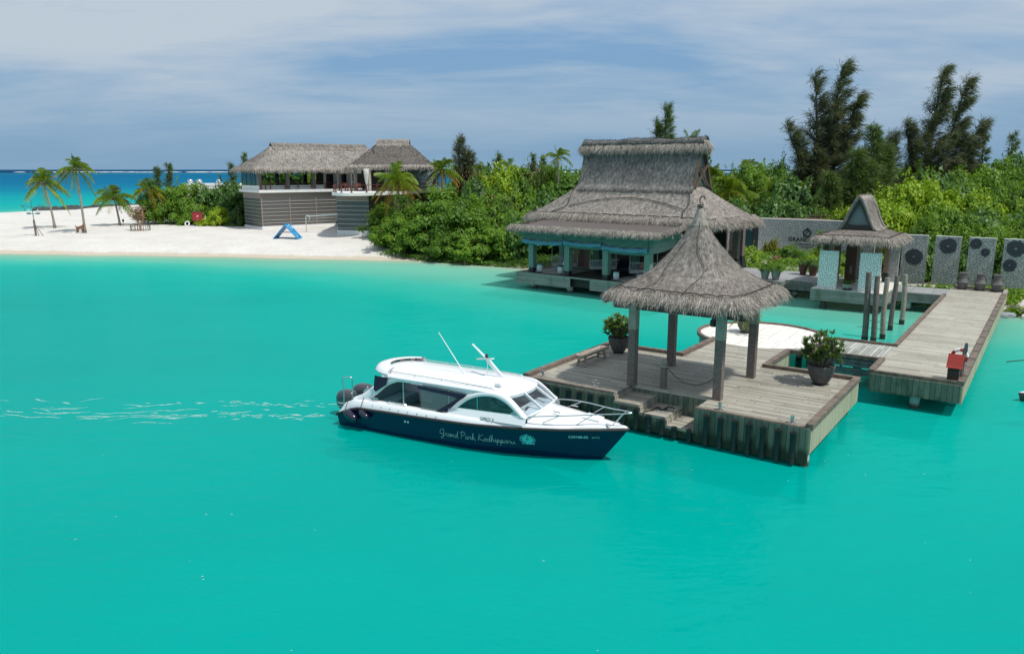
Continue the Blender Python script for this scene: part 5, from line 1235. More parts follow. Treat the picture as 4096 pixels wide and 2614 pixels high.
def casuarina(x, y, tops, label, group=None, m=None, spread=.24, dens=1.0, seed=0, wind=(.35, 0), name='casuarina_tree', needle=.75, base_z=None, lowb=.12, thin=.040):
    """wispy casuarina: leaders, ascending branches, hanging needle tassels swept by the wind"""
    m = m or M_needle; rng = np.random.default_rng(seed + 500); z0 = gz(x, y) - .05 if base_z is None else base_z
    t = thing(name, label, 'tree', None, (x, y, z0), 0, group); mb = MB(); lst = []
    for (tx, ty, tz) in tops:
        c = np.array([tx - x, ty - y, tz - z0]); H_ = c[2]; N = 26
        path = np.array([[c[0] * u ** 1.35, c[1] * u ** 1.35, H_ * u] for u in np.linspace(0, 1, N)])
        path[:, 0] += .12 * np.sin(np.linspace(0, 7, N) + seed); mb.tube([tuple(p) for p in path], [.018 * H_ * (1 - u) ** .8 + .012 for u in np.linspace(0, 1, N)], 7)
        nb = int(84 * dens)
        for k in range(nb):
            u = lowb + (1 - lowb) * ((k + rng.random()) / nb) ** .95; i = min(int(u * (N - 1)), N - 2); p0 = path[i] * (1 - (u * (N - 1) - i)) + path[i + 1] * (u * (N - 1) - i)
            L = H_ * spread * (1.07 - u) ** .8 * rng.uniform(.55, 1.2); az = rng.uniform(0, 6.283); el = rng.uniform(.25, .85) + .35 * u
            d = np.array([math.cos(az) * math.cos(el) + wind[0] * .6, math.sin(az) * math.cos(el) + wind[1], math.sin(el)]); d /= np.linalg.norm(d)
            s = np.linspace(0, 1, 7)[:, None]; br = p0 + d * s * L + np.array([wind[0], wind[1], -.10]) * (s ** 2) * L * .35
            mb.tube([tuple(p) for p in br], [.006 * H_ * (1 - .85 * q) * (L / (H_ * spread)) ** .5 + .006 for q in s[:, 0]], 4, caps=False)
            nt = max(6, int(L * 8.5)); tt = rng.uniform(.12, 1.0, nt); f = tt * 6; i0 = np.minimum(f.astype(int), 5); fr_ = (f - i0)[:, None]; bp = br[i0] * (1 - fr_) + br[i0 + 1] * fr_
            for rep in range(3):                          # twigs with tassels
                tw = nrm(d + rng.normal(0, .42, (nt, 3)) + np.array([wind[0] * .8, 0, .10])); tl = rng.uniform(.3, .9, (nt, 1)) * needle
                for q_ in (0.25, .6, .95, 1.25):
                    bb = bp + tw * tl * q_
                    dd = tw * .8 + np.array([wind[0] * .9, wind[1], -.42]) + rng.normal(0, .24, (nt, 3))
                    lst.append(strands(bb, dd, needle * rng.uniform(.35, .85, nt), thin * rng.uniform(.6, 1.4, nt), rng, rng.uniform(0, .14, nt)))
    mb.build('trunk', simple('casuarina_bark', (.07, .058, .048), .9, var=.3) if 'casuarina_bark' not in MATS else MATS['casuarina_bark'], t, smooth=True)
    v, q = join_raw(lst); link('crown', raw_mesh('crown', v, q), m, t); return t

# --- left beach
def build_left_plants():
    palm(-60.1, 101.6, (-60.9, 101.6, 7.4), 'coconut palm at the far left with a leaning trunk behind the compass sign', L=2.9, n=17, seed=1, dry=3, yellow=1, droop=.95, el=(-.6, 1.2))
    palm(-52.7, 95.3, (-53.0, 95.3, 9.2), 'tallest coconut palm on the left beach with brown dog figure at its foot', L=2.5, n=18, seed=2, dry=3, yellow=1, droop=1.0, el=(-.7, 1.3))
    palm(-54.3, 107.1, (-54.8, 107.1, 5.3), 'short coconut palm with wide drooping crown between the tall palm and the driftwood tree', L=3.1, n=20, seed=3, yellow=2, dry=3, droop=.8, el=(-.5, .9))
    palm(-50.2, 108.5, (-50.5, 108.3, 6.5), 'yellowing palm behind the driftwood tree sculpture', L=2.5, n=14, seed=4, yellow=9, orange=3, droop=1.0)
    g = 'leafy shrubs left of the gym building'
    for k, (x, y, z, w, kd, lab) in enumerate(((-50.6, 109.8, 6.2, 4.2, 'fine', 'feathery green shrub directly behind the driftwood tree'), (-48.9, 109.5, 6.9, 4.4, 'fine', 'feathery green shrub just right of the driftwood tree'), (-47.2, 111, 7.3, 4.8, 'fine', 'feathery green shrub second to the right of the driftwood tree'), (-45.0, 109.6, 7.0, 5.0, 'fine', 'feathery green shrub behind the white life ring'),
            (-42.6, 110.8, 6.9, 4.6, 'broad', 'dark leafy shrub behind the red fire box'), (-40.3, 112, 7.2, 4.4, 'broad', 'tall dark leafy shrub close to the gym corner'), (-38.6, 108.6, 6.4, 3.6, 'broad', 'dark leafy shrub touching the left wall of the gym'))):
        shrub(kd, M_leaf if kd == 'fine' else M_leaf_dark, x, y, z, w, lab, g)
    shrub('broad', M_leaf, -43.8, 108.2, 4.4, 3.0, 'mid-height green shrub between the life ring and the red fire box', g)
    shrub('lime', M_leaf_lime, -39.8, 106.3, 3.9, 2.8, 'bright yellow-green shrub right of the red fire box', g); shrub('low', M_leaf_lime, -41.2, 105.7, 2.7, 2.2, 'low bright green bush under the red fire box', g)
    shrub('low', M_leaf_dark, -37.6, 105.4, 3.4, 2.4, 'low dark bush in the shadow at the gym corner', g); shrub('low', M_leaf, -45.0, 106.6, 3.2, 2.4, 'low green bush behind the white life ring', g)
    for (x, y, z, s, lab) in ((-52.0, 118, 9.7, 1, 'slim casuarina sapling rising above the shrubs left of the gym, right one of a pair'), (-53.8, 118, 9.1, 2, 'slim casuarina sapling above the yellowing palm, left one of a pair'), (-42.5, 118, 9.6, 3, 'thin casuarina sapling beside the left roof corner of the gym'), (-41.6, 122, 11.2, 4, 'thin casuarina sapling showing above the left roof edge of the gym')):
        casuarina(x, y, [(x + .2, y, z)], lab, None, M_needle2, .17, .7, s, (.2, 0), 'casuarina_sapling', .55)
build_left_plants()
# --- middle thicket between gym and hut
def build_mid_plants():
    g = 'green shrubs between the gym and the hut'
    A_ = 'feathery green shrub in the front row of the thicket between gym and hut'; B_ = 'tall leafy tree in the rear row of the thicket between gym and hut'
    for (x, y, z, w, kd, m, lab) in ((-14.6, 90, 5.2, 5.4, 'fine', M_leaf, 'loose feathery shrub in front of the curved gym annex'), (-12.6, 82.0, 4.3, 4.6, 'fine', M_leaf, 'leftmost bright shrub of the front row in the thicket'),
            (-11.0, 84.5, 5.3, 5.0, 'fine', M_leaf, A_), (-8.4, 81.2, 5.6, 5.4, 'fine', M_leaf, A_), (-5.6, 80.0, 6.2, 5.4, 'fine', M_leaf, A_), (-3.0, 78.2, 6.0, 5.0, 'fine', M_leaf, A_), (-.6, 76.2, 4.9, 4.6, 'fine', M_leaf, A_), (1.6, 75, 4.9, 4.2, 'broad', M_leaf_dark, 'dark shrub close to the left side of the hut'),
            (-9.5, 79, 3.0, 3.6, 'fine', M_leaf, A_), (-6.2, 77.2, 3.1, 3.8, 'fine', M_leaf, A_), (-3.2, 75.6, 3.0, 3.8, 'fine', M_leaf, A_),
            (-7.6, 87, 7.0, 5.0, 'fine', M_leaf, B_), (-4.4, 86, 7.6, 5.2, 'broad', M_leaf_dark, 'dark tree with upright narrow leaves behind the thicket beside the casuarina'), (-1.9, 83, 7.4, 5.0, 'fine', M_leaf, B_), (.4, 81, 7.0, 4.8, 'fine', M_leaf, B_), (2.4, 80, 6.6, 4.2, 'broad', M_leaf_dark, B_),
            (-2.8, 92, 9.0, 5.2, 'fine', M_leaf, 'tall light green tree with brown seed pods at its left edge, rear of the thicket'), (-.5, 89, 9.3, 5.0, 'lime', M_leaf_lime, 'tall bright green tree in the middle rear of the thicket'), (1.6, 88, 9.4, 4.6, 'lime', M_leaf, 'tall bright green tree left of the hut ridge'), (4.0, 88, 9.3, 4.8, 'fine', M_leaf, 'tall green tree half hidden behind the left end of the hut roof'),
            (6.6, 86, 8.0, 5, 'broad', M_leaf_dark, 'dark tree hidden behind the hut roof'), (3.6, 76, 5.4, 4.0, 'broad', M_leaf_dark, 'dark shrub behind the awning of the hut'), (5.4, 74.5, 4.8, 4.0, 'broad', M_leaf, 'green shrub seen between the left posts of the hut'), (8.0, 72.5, 4.4, 4.0, 'broad', M_leaf, 'green shrub behind the middle of the hut')):
        shrub(kd, m, x, y, z, w, lab, g)
    # dry seed pods on two trees
    rng = np.random.default_rng(77)
    for (x, y, z, w, n, lab) in ((-3.9, 89.4, 7.9, 1.6, 240, 'cluster of dry brown seed pods hanging in the tall tree left of centre'), (-1.2, 79.6, 5.3, 2.2, 110, 'loose dry brown seed pods in the trees near the hut awning'), (2.4, 85.8, 8.7, 1.3, 90, 'dry reddish seed pods near the top of the tree by the hut ridge')):
        p = rng.normal(size=(n, 3)) * np.array([w * .6, .7, w * .45]); v, q = strands(p, rng.normal(0, .25, (n, 3)) + np.array([0, 0, -1]), rng.uniform(.2, .45, n), .07, rng)
        o = link('seed_pods', raw_mesh('seed_pods', v, q), M_dryleaf); o.location = (x, y, z); tag(o, lab, 'seed pods')
    palm(-12.6, 87, (-12.75, 86.6, 7.9), 'palm with orange lower fronds standing right in front of the gym balcony', L=2.9, n=15, seed=11, yellow=6, orange=9, trunk_r=.15, el=(-.1, 1.2), droop=.85)
    palm(-8.7, 97.5, (-8.7, 97.5, 9.0), 'palm with orange lower fronds at the right end of the gym roof', L=2.7, n=14, seed=12, yellow=5, orange=6, trunk_r=.15)
    palm(-4.0, 100, (-4.0, 100, 8.9), 'small palm top showing above the dark tree right of the casuarina', L=1.9, n=12, seed=13, yellow=3, nuts=False)
    palm(-.4, 100, (-.4, 100, 9.3), 'wind-blown palm top above the seed-pod tree', L=2.0, n=12, seed=14, nuts=False)
    casuarina(-6.7, 100, [(-6.5, 100, 12.7), (-5.2, 99.8, 10.8)], 'dark casuarina right of the gym roof', None, M_needle, .22, 1.0, 5, (.15, 0))
    # screw pine in front of the balcony
    t = thing('screw_pine', 'screw pine with strappy grey-green leaf heads below the orange palm', 'tree', None, (-12.0, 84.2, gz(-12, 84.2)))
    mb = MB(); mb.tube([(0, 0, 0), (0, 0, 3.2), (-.35, 0, 5.0)], [.12, .1, .07], 7); mb.tube([(0, 0, 3.2), (.5, 0, 4.9)], [.09, .06], 7); mb.build('trunk', M_bark, t, smooth=True)
    rng = np.random.default_rng(3); lst = []
    for c in ((-.35, 0, 5.0), (.5, 0, 4.9), (0.1, -.1, 4.5)):
        n = 90; d = rng.normal(size=(n, 3)); d[:, 2] = np.abs(d[:, 2]) * .8; lst.append(strands(np.tile(np.array(c), (n, 1)), d, rng.uniform(.7, 1.1, n), .06, rng, rng.uniform(.3, .9, n)))
    v, q = join_raw(lst); link('crown', raw_mesh('crown', v, q), M_leaf_dark, t)
    # feathery tips against the sky
    for i, (x, y, z, s) in enumerate(((-1.9, 96, 10.6, 31), (2.2, 97, 10.6, 32), (3.4, 97, 10.4, 33))):
        casuarina(x, y, [(x + .1, y, z)], ('thin light tree tip rising above the thicket near the wind-blown palm', 'thin light tree tips above the rear thicket, left of a pair by the hut ridge', 'thin light tree tips above the rear thicket, right of a pair by the hut ridge')[i], None, M_needle2, .13, .6, s, (.3, 0), 'slender_tree', .5)
build_mid_plants()
# --- right side
def build_right_plants():
    g = 'dense trees behind the kiosk and the stone screens'
    L1 = 'bright yellow-green tree right behind the kiosk roof'; D1 = 'dark green tree in the rear row behind the stone screens'; E1 = 'green shrub in the front row right behind the stone screens'
    for (x, y, z, w, kd, m, lab) in ((25.7, 84, 9.8, 3.2, 'fine', M_leaf, 'light green tree right of the hut gable, in front of a palm'), (28.4, 86, 10.3, 4.6, 'fine', M_leaf, 'rounded fresh green tree right of the hut gable below the casuarina'), (27.8, 79, 7.8, 4.6, 'broad', M_leaf_dark, 'glossy large-leaved tree above the sign wall'),
            (29.6, 77.5, 7.7, 4.0, 'broad', M_leaf_dark, 'glossy large-leaved tree above the sign wall, right one'), (22.6, 76, 6.4, 4.0, 'broad', M_leaf_dark, 'dark shrub between the hut eave and the sign wall'), (24.8, 75, 5.9, 4.0, 'broad', M_leaf_dark, 'dark glossy shrub above the left part of the sign wall'), (27.0, 74.3, 5.8, 3.6, 'broad', M_leaf_dark, 'dark glossy shrub above the middle of the sign wall'),
            (28.9, 72.8, 5.5, 3.0, 'fine', M_leaf, 'small fresh green shrub above the sign wall'), (30.2, 70.6, 5.6, 2.6, 'lime', M_leaf_lime, 'small yellow bush at the right end of the sign wall'), (24.4, 88, 8.2, 4.2, 'fine', M_leaf, 'green tree behind the palms by the hut gable'), (31.8, 84, 8.4, 4, 'fine', M_leaf_dark, 'dark tree under the tall casuarina'), (20.4, 84, 7.4, 4.5, 'broad', M_leaf_dark, 'dark tree close behind the right side of the hut roof'),
            (33.0, 68, 7.5, 4.0, 'lime', M_leaf_lime, L1), (34.9, 68, 8.0, 3.8, 'lime', M_leaf_lime, L1), (36.8, 69, 8.0, 3.6, 'lime', M_leaf_lime, L1), (31.6, 66.5, 6.7, 3.4, 'lime', M_leaf_lime, L1), (31.6, 63.5, 6.2, 3.8, 'lime', M_leaf_lime, L1),
            (37.6, 66, 7.2, 4.4, 'lime', M_leaf_lime, 'yellow-green tree above the second stone screen'), (39.8, 66.5, 7.1, 4.0, 'lime', M_leaf_lime, 'yellow-green tree above the third stone screen'), (42.2, 67.5, 6.8, 3.8, 'lime', M_leaf, 'light green tree near the right edge above the screens'),
            (33.2, 61, 6.5, 3.6, 'fine', M_leaf, 'feathery fresh green tree above the first stone screen'), (35.2, 62, 6.2, 3.0, 'fine', M_leaf, 'feathery fresh green tree between the first and second stone screens'), (38.6, 63, 6.2, 4.4, 'broad', M_leaf_dark, 'dark-leaved tree in the hollow above the third stone screen'),
            (42.0, 78, 8.7, 5.0, 'broad', M_leaf_dark, D1), (45.2, 80, 9.2, 5.4, 'fine', M_leaf, D1), (48.4, 81, 9.7, 5.2, 'fine', M_leaf, D1), (51.4, 84, 10.4, 4.4, 'fine', M_leaf, D1), (54.2, 84, 10.3, 4.4, 'broad', M_leaf_dark, D1), (57, 84, 10.4, 5, 'broad', M_leaf_dark, D1), (43.8, 74, 8.4, 5.0, 'fine', M_leaf, D1), (47.2, 75, 8.8, 5.2, 'fine', M_leaf, D1), (50.5, 76, 8.9, 5, 'fine', M_leaf, D1),
            (45.8, 70, 7.4, 4.6, 'broad', M_leaf_dark, 'dark large-leaved tree at the right edge of the picture'), (49, 70, 7.2, 4.6, 'broad', M_leaf_dark, D1), (40.4, 72, 7.9, 4.6, 'broad', M_leaf_dark, D1), (53.5, 77, 9.2, 5, 'fine', M_leaf, D1),
            (34.9, 58.2, 4.9, 3.4, 'fine', M_leaf, E1), (37.0, 58.4, 5.2, 3.4, 'fine', M_leaf, E1), (39.2, 59.2, 5.6, 3.8, 'fine', M_leaf, E1), (41.6, 60, 5.6, 4, 'broad', M_leaf_dark, E1), (31.8, 59.6, 4.7, 3.0, 'broad', M_leaf_dark, E1), (33.4, 56.4, 3.9, 2.6, 'broad', M_leaf_dark, E1), (35.9, 55.0, 3.9, 2.6, 'broad', M_leaf_dark, E1), (38.2, 54, 4.0, 2.8, 'broad', M_leaf_dark, E1), (31.3, 57.8, 3.8, 2.4, 'broad', M_leaf_dark, E1), (40.2, 55.5, 4.2, 3, 'broad', M_leaf_dark, E1), (44, 63, 6, 4.5, 'broad', M_leaf_dark, D1)):
        shrub(kd, m, x, y, z, w, lab, g, 'leafy_tree', 'tree')
    palm(22.4, 80, (22.4, 80, 6.9), 'palm with arching yellow-green fronds behind the right slope of the hut roof', L=3.1, n=17, seed=21, yellow=6, base_z=1.3, el=(-.2, 1.2))
    palm(27.3, 80.5, (27.1, 80, 6.9), 'yellow palm half buried in glossy leaves above the sign wall', L=2.6, n=8, seed=22, yellow=8, el=(0, 1.2)); palm(25.8, 78.4, (25.8, 78.2, 5.7), 'low yellow-fronded palm left of the glossy tree above the sign wall', L=2.3, n=4, seed=26, yellow=9, nuts=False)
    palm(26.6, 88, (26.6, 88, 9.3), 'dark green palm top above the light green tree by the hut gable', L=2.0, n=14, seed=23, nuts=False); palm(22.6, 88, (22.6, 88, 8.3), 'palm close to the hut gable with spiky new leaf', L=2.2, n=13, seed=24, nuts=False)
    palm(20.3, 90, (20.3, 90, 12.0), 'grey wind-blown palm top showing above the right end of the hut ridge', L=2.4, n=13, seed=25, dry=5, mat=M_frond, nuts=False, el=(-.2, 1.0))
    palm(5.3, 87, (5.0, 86, 10.3), 'palm fronds showing at the left end of the hut ridge', L=2.2, n=10, seed=27, nuts=False)
    casuarina(33.2, 85, [(35.0, 85, 19.8), (32.4, 85.5, 18.6), (37.0, 85, 16.6), (29.4, 84.5, 13.4)], 'big wind-blown casuarina with several leaders behind the kiosk, left one of the tall pair', None, M_needle, .245, 1.0, 41, (.34, 0), 'casuarina_tree', .85)
    casuarina(44.2, 85, [(45.8, 85, 19.2), (42.4, 85, 13.6)], 'tall dense casuarina at right leaning with the wind', None, M_needle, .205, 1.3, 42, (.42, 0), 'casuarina_tree', .85)
    casuarina(46.4, 86, [(48.9, 86, 18.2), (51.2, 86, 13.8)], 'rightmost tall casuarina leaning to the right beside the dense one', None, M_needle, .19, 1.25, 43, (.46, 0), 'casuarina_tree', .85)
    casuarina(43.6, 92, [(44.2, 92, 12.9)], 'small dark casuarina between the two tall groups', None, M_needle, .26, 1.0, 44, (.15, 0))
    casuarina(36.0, 79, [(36.0, 79, 12.8), (37.6, 79, 11.0)], 'soft green casuarina in front of the big dark one', None, M_needle2, .27, 1.5, 45, (.12, 0), 'casuarina_tree', .7)
    casuarina(32.5, 74, [(32.4, 74, 10.4), (33.8, 74, 9.2)], 'soft green casuarina just left of the kiosk gable', None, M_needle2, .30, 1.7, 46, (.10, 0), 'casuarina_tree', .7)
    casuarina(29.9, 73.6, [(29.9, 73.6, 8.3)], 'low soft green casuarina above the right half of the sign wall', None, M_needle2, .32, 1.5, 47, (.10, 0), 'casuarina_tree', .6)
    casuarina(17.7, 92, [(17.9, 92, 16.0), (16.8, 92, 14.2)], 'wispy casuarina top above the middle of the hut ridge', None, M_needle2, .15, 1.1, 48, (.30, 0), 'casuarina_tree', .7)
    casuarina(51.8, 86, [(51.4, 86, 12.6)], 'thin light sapling right of the tall casuarinas', None, M_needle2, .16, .7, 49, (.2, 0), 'casuarina_sapling', .5); casuarina(54.5, 86, [(54.5, 86, 12.5)], 'thin light sapling near the right edge of the picture', None, M_needle2, .18, .8, 50, (.2, 0), 'casuarina_sapling', .5)
build_right_plants()
def build_far_row():
    rn = random.Random(12)
    for i in range(30):
        x = -6 + i * 3.6 + rn.uniform(-1, 1); y = 104 + rn.uniform(-4, 6); kd = ('fine', 'broad', 'fine', 'lime')[i % 4]
        if 14 < x < 17: x += 3
        shrub(kd, (M_leaf, M_leaf_dark, M_leaf, M_leaf)[i % 4], x, y, rn.uniform(8.6, 9.9), 6.2, 'green tree of the dense back row that closes the view toward the sea', 'dense back row of trees', 'leafy_tree', 'tree')
build_far_row()
# --- ground cover and garden
def cover(name, polys, n, leaf, label, seed, h=.35, m=None):
    rng = np.random.default_rng(seed); lst = []
    from mathutils.geometry import intersect_point_tri_2d
    for poly, share in polys:
        P = np.array(poly); tri = [(0, i, i + 1) for i in range(1, len(P) - 1)]
        ar = np.array([abs(np.cross(P[b][:2] - P[a][:2], P[c][:2] - P[a][:2])) for a, b, c in tri]); k = rng.choice(len(tri), int(n * share), p=ar / ar.sum())
        T_ = np.array(tri)[k]; u, v = rng.random((2, len(k), 1)); f = (u + v) > 1; u = np.where(f, 1 - u, u); v = np.where(f, 1 - v, v)
        p = P[T_[:, 0]] * (1 - u - v) + P[T_[:, 1]] * u + P[T_[:, 2]] * v
        p = p + rng.normal(0, .18, p.shape) * np.array([1, 1, 0])
        mound = .5 + .5 * np.sin(p[:, 0] * 1.7) * np.sin(p[:, 1] * 1.4 + 1)
        z = np.maximum(height(p[:, 0], p[:, 1]), -.02) + p[:, 2] + h * (.35 + .65 * mound) * rng.random(len(p)) ** .55
        q = np.stack([p[:, 0], p[:, 1], z], -1)
        lst.append(leaf_quads(q, rng.normal(0, .5, (len(p), 3)) + np.array([0, 0, 1]), leaf * rng.uniform(.6, 1.3, len(p)), rng, .75, .1))
    v, q = join_raw(lst); tag(link(name, raw_mesh(name, v, q), m or M_cover), label, None, kind='stuff')
def dk(*pts): return [DOCK.w(a, b, z)[:2] + (z,) for a, b, z in pts]
cover('ground_cover', [([(-13.6, 79.4, 0), (-9.8, 77.2, 0), (-6.4, 75.6, 0), (-2.6, 73.4, 0), (1.2, 71.0, 0), (3.6, 69.4, 0), (6, 71.5, 0), (1, 75.5, 0), (-6, 79, 0), (-12, 82, 0)], .62), ([(-18, 92.6, 0), (-14.5, 89.6, 0), (-12.2, 90, 0), (-13, 93, 0)], .12), ([(3.6, 69.6, 0), (9, 66.4, 0), (14, 64.5, 0), (14, 69, 0), (6, 73, 0)], .26)], 15000, .22, 'dark green creeping ground cover along the edge of the beach thicket', 1, .55, M_leaf_dark)
cover('ground_cover', [(dk((-3.1, 34.3, .0), (.2, 34.3, .0), (.3, 35.3, .05), (4, 35.5, 0), (7, 37.9, .1), (-3.3, 37.9, .25)), 1)], 13000, .17, 'bright green creeping ground cover in front of the stone screens', 2, .45)
cover('ground_cover', [(dk((3.5, 33.2, 0), (6.2, 33.6, 0), (9, 36, 0), (4, 36.4, 0)), 1)], 4200, .19, 'bright green creeper spilling over the bank at the right edge', 3, .6)
cover('ground_cover', [(dk((-15.5, 38.2, .2), (-7.5, 37.9, .2), (-7.4, 47.5, .3), (-16.5, 47.5, .3)), 1)], 9000, .18, 'bright green low garden planting in front of the sign wall', 4, .7)
def build_garden():
    g = 'garden plants in front of the sign wall'
    for (a, b, z, w, kd, m, lab) in ((-15.6, 41.5, 2.7, 2.0, 'low', M_leaf_lime, 'speckled yellow-green shrub at the left end of the garden by the door'), (-14.9, 45.5, 3.1, 1.2, 'fine', M_frond_y, 'tawny yellow shrub against the left part of the sign wall'), (-13.6, 42.5, 1.9, 1.0, 'low', M_dryleaf, 'reddish brown low shrub in the middle of the garden'), (-12.8, 44, 2.6, 1.8, 'broad', M_leaf, 'plumeria bush with broad leaves below the lettering'),
            (-10.6, 44.5, 2.3, 2.2, 'low', M_leaf_lime, 'yellow-green low bush in the right half of the garden'), (-9.0, 42.5, 2.4, 2.0, 'fine', M_leaf, 'fresh green bush behind the two red pots')):
        x, y, _ = DOCK.w(a, b); shrub(kd, m, x, y, z, w, lab, g)
    x, y, _ = DOCK.w(-10.9, 45.0); t = thing('dracaena', 'slender upright dracaena growing in front of the hotel lettering', 'plant', None, (x, y, gz(x, y)))
    rng = np.random.default_rng(9); n = 190; z = rng.uniform(.6, 2.7, n); v, q = strands(np.stack([0 * z, 0 * z, z], -1), rng.normal(size=(n, 3)) * np.array([1, 1, .4]) + np.array([0, 0, .5]), rng.uniform(.35, .6, n), .07, rng, .12)
    link('leaves', raw_mesh('leaves', v, q), M_leaf, t); mb = MB(); mb.tube([(0, 0, 0), (0, 0, 2.6)], .04, 6); mb.build('stem', M_bark, t)
    x, y, _ = DOCK.w(-12.2, 43); t = thing('cycad', 'dark fan-leaved cycad in the centre of the garden', 'plant', None, (x, y, gz(x, y) + .9))
    v, q = frond_set(np.random.default_rng(6), 16, 1.3, .1, 1.1, .7, pairs=14); link('leaves', raw_mesh('leaves', v, q), M_leaf_dark, t); mb = MB(); mb.tube([(0, 0, -.9), (0, 0, 0)], .12, 8); mb.build('trunk', M_bark, t)
    # potted plants
    labs = [('left one of the two pale grey pots with small-leaved bushes at the terrace edge', M_potpale), ('right one of the two pale grey pots with small-leaved bushes at the terrace edge', M_potpale), ('left dark red pot with a rounded bush beside the kiosk', M_potred), ('dark red pot with a rounded bush in the shadow of the kiosk', M_potred)]
    cr = [crown_mesh('foliage', 60 + i, nclump=30, per=120, leaf=.085, aspect=.6, low=.0, cr=.3, sprigs=5) for i in range(2)]
    for i, (a, b, s) in enumerate(((-11.35, 32.0, 1), (-10.6, 32.05, 1.05), (-9.8, 36.2, 1.0), (-9.0, 35.9, 1.1))):
        t = thing('potted_bush', labs[i][0], 'planter', DOCK, (a, b, TZ), i * 1.3, 'bushes in tapered pots on the terrace')
        mb = MB(); mb.lathe([(.19 * s, 0), (.21 * s, .05), (.36 * s, .70 * s), (.38 * s, .74 * s), (.33 * s, .74 * s), (.30 * s, .62 * s), (0, .62 * s)], 22); mb.build('pot', labs[i][1], t, smooth_angle=45)
        o = link('foliage', mats_copy(cr[i % 2], M_leaf if i < 2 else M_leaf_dark), None, t); o.location = (0, 0, .6 * s); o.scale = (.62 * s, .62 * s, .62 * s)
build_garden()
def build_planters():
    def pot(t, s, soil=True):
        mb = MB(); mb.box(-.22 * s, .22 * s, -.22 * s, .22 * s, 0, .03); mb.build('plinth', M_darksteel, t)
        mb = MB(); mb.lathe([(.20 * s, .03), (.27 * s, .08 * s), (.40 * s, .32 * s), (.475 * s, .62 * s), (.48 * s, .70 * s), (.44 * s, .72 * s), (.42 * s, .66 * s), (0, .64 * s)], 30); mb.build('pot', M_pot, t, smooth_angle=45)
    def whorls(seed, n, R_, H_, m_):
        """branchlets ending in whorls of long leaves"""
        rng = np.random.default_rng(seed); lst = []; mb = MB()
        for k in range(n):
            a = rng.uniform(0, 6.283); r = R_ * rng.random() ** .5; z = H_ * (.25 + .75 * rng.random() * (1 - .45 * (r / R_) ** 2)); tip = np.array([r * math.cos(a), r * math.sin(a), z])
            mb.tube([(tip[0] * .15, tip[1] * .15, -.1), (tip[0] * .6, tip[1] * .6, z * .5), tuple(tip)], [.018, .013, .008], 5)
            nl = 17; aa = rng.uniform(0, 6.283, nl); el = rng.uniform(-.15, 1.0, nl); d = np.stack([np.cos(aa) * np.cos(el), np.sin(aa) * np.cos(el), np.sin(el)], -1) + tip / np.linalg.norm(tip) * .35
            v, q = strands(np.tile(tip, (nl, 1)) + d * .015, d, rng.uniform(.13, .23, nl), .062, rng, .03, np.cross(d, np.array([0, 0, 1.0])) + 1e-4); lst.append((v, q))
        return join_raw(lst), mb
    for (a, b, s, lab, seed, R_, H_) in ((-1.02, 5.45, 1.02, 'dark stone pot with a tall glossy bush in the right corner of the dock', 1, .72, 1.35), (-9.42, 5.62, .98, 'dark stone pot with a bushy plant beside the wooden bench', 2, .68, 1.0)):
        t = thing('planter', lab, 'planter', DOCK, (a, b, DZ), seed); pot(t, s)
        (v, q), mb = whorls(seed, 105, R_, H_, None); o = link('foliage', raw_mesh('foliage', v, q), M_leaf_pot, t); o.location = (0, 0, .62)
        o = mb.build('branches', M_bark, t); o.location = (0, 0, .62)
    t = thing('planter', 'dark stone pot with a drooping palm-like plant on the round white terrace', 'planter', DOCK, (-6.3, 12.9, DZ + .015), 0); pot(t, 1.0)
    v, q = frond_set(np.random.default_rng(12), 20, 1.1, .2, 1.3, 1.1, pairs=18, wl=.5); o = link('foliage', raw_mesh('foliage', v, q), M_frond, t); o.location = (0, 0, .66)
build_planters()
# ------------------------------------------------------------------ two-storey gym building
M_screen = glass('dark_mesh_screen', (.60, .57, .54), .55, .4)
M_screen2 = glass('pale_mesh_screen', (.55, .58, .58), .45, .25)
M_bluegl = glass('blue_green_glass', (.35, .62, .66), .45, .03)
M_tube = simple('pale_tube_rail', (.48, .48, .46), .5, var=.1)
M_rail = simple('red_brown_rail', (.13, .05, .04), .6, var=.2)
M_taupe = simple('taupe_render', (.24, .205, .175), .8, var=.08)
M_redwood = simple('red_brown_wood', (.22, .055, .035), .6, var=.2)
def railing(t, pts, z, off, h=.85):
    """posts and two rails along a slab edge: posts are parts, each run of rails is one part"""
    for p in pts:
        mb = MB(off); mb.box(p[0] - .06, p[0] + .06, p[1] - .06, p[1] + .06, z, z + h); mb.box(p[0] - .16, p[0] + .16, p[1] - .10, p[1] + .10, z, z + .04); mb.build('railing_post', M_rail, t)
    mb = MB(off)
    for i in range(len(pts) - 1):
        for zz, w in ((h, .08), (h * .42, .05)): mb.bar((*pts[i][:2], z + zz), (*pts[i + 1][:2], z + zz), w, .05)
    mb.build('railing', M_rail, t)
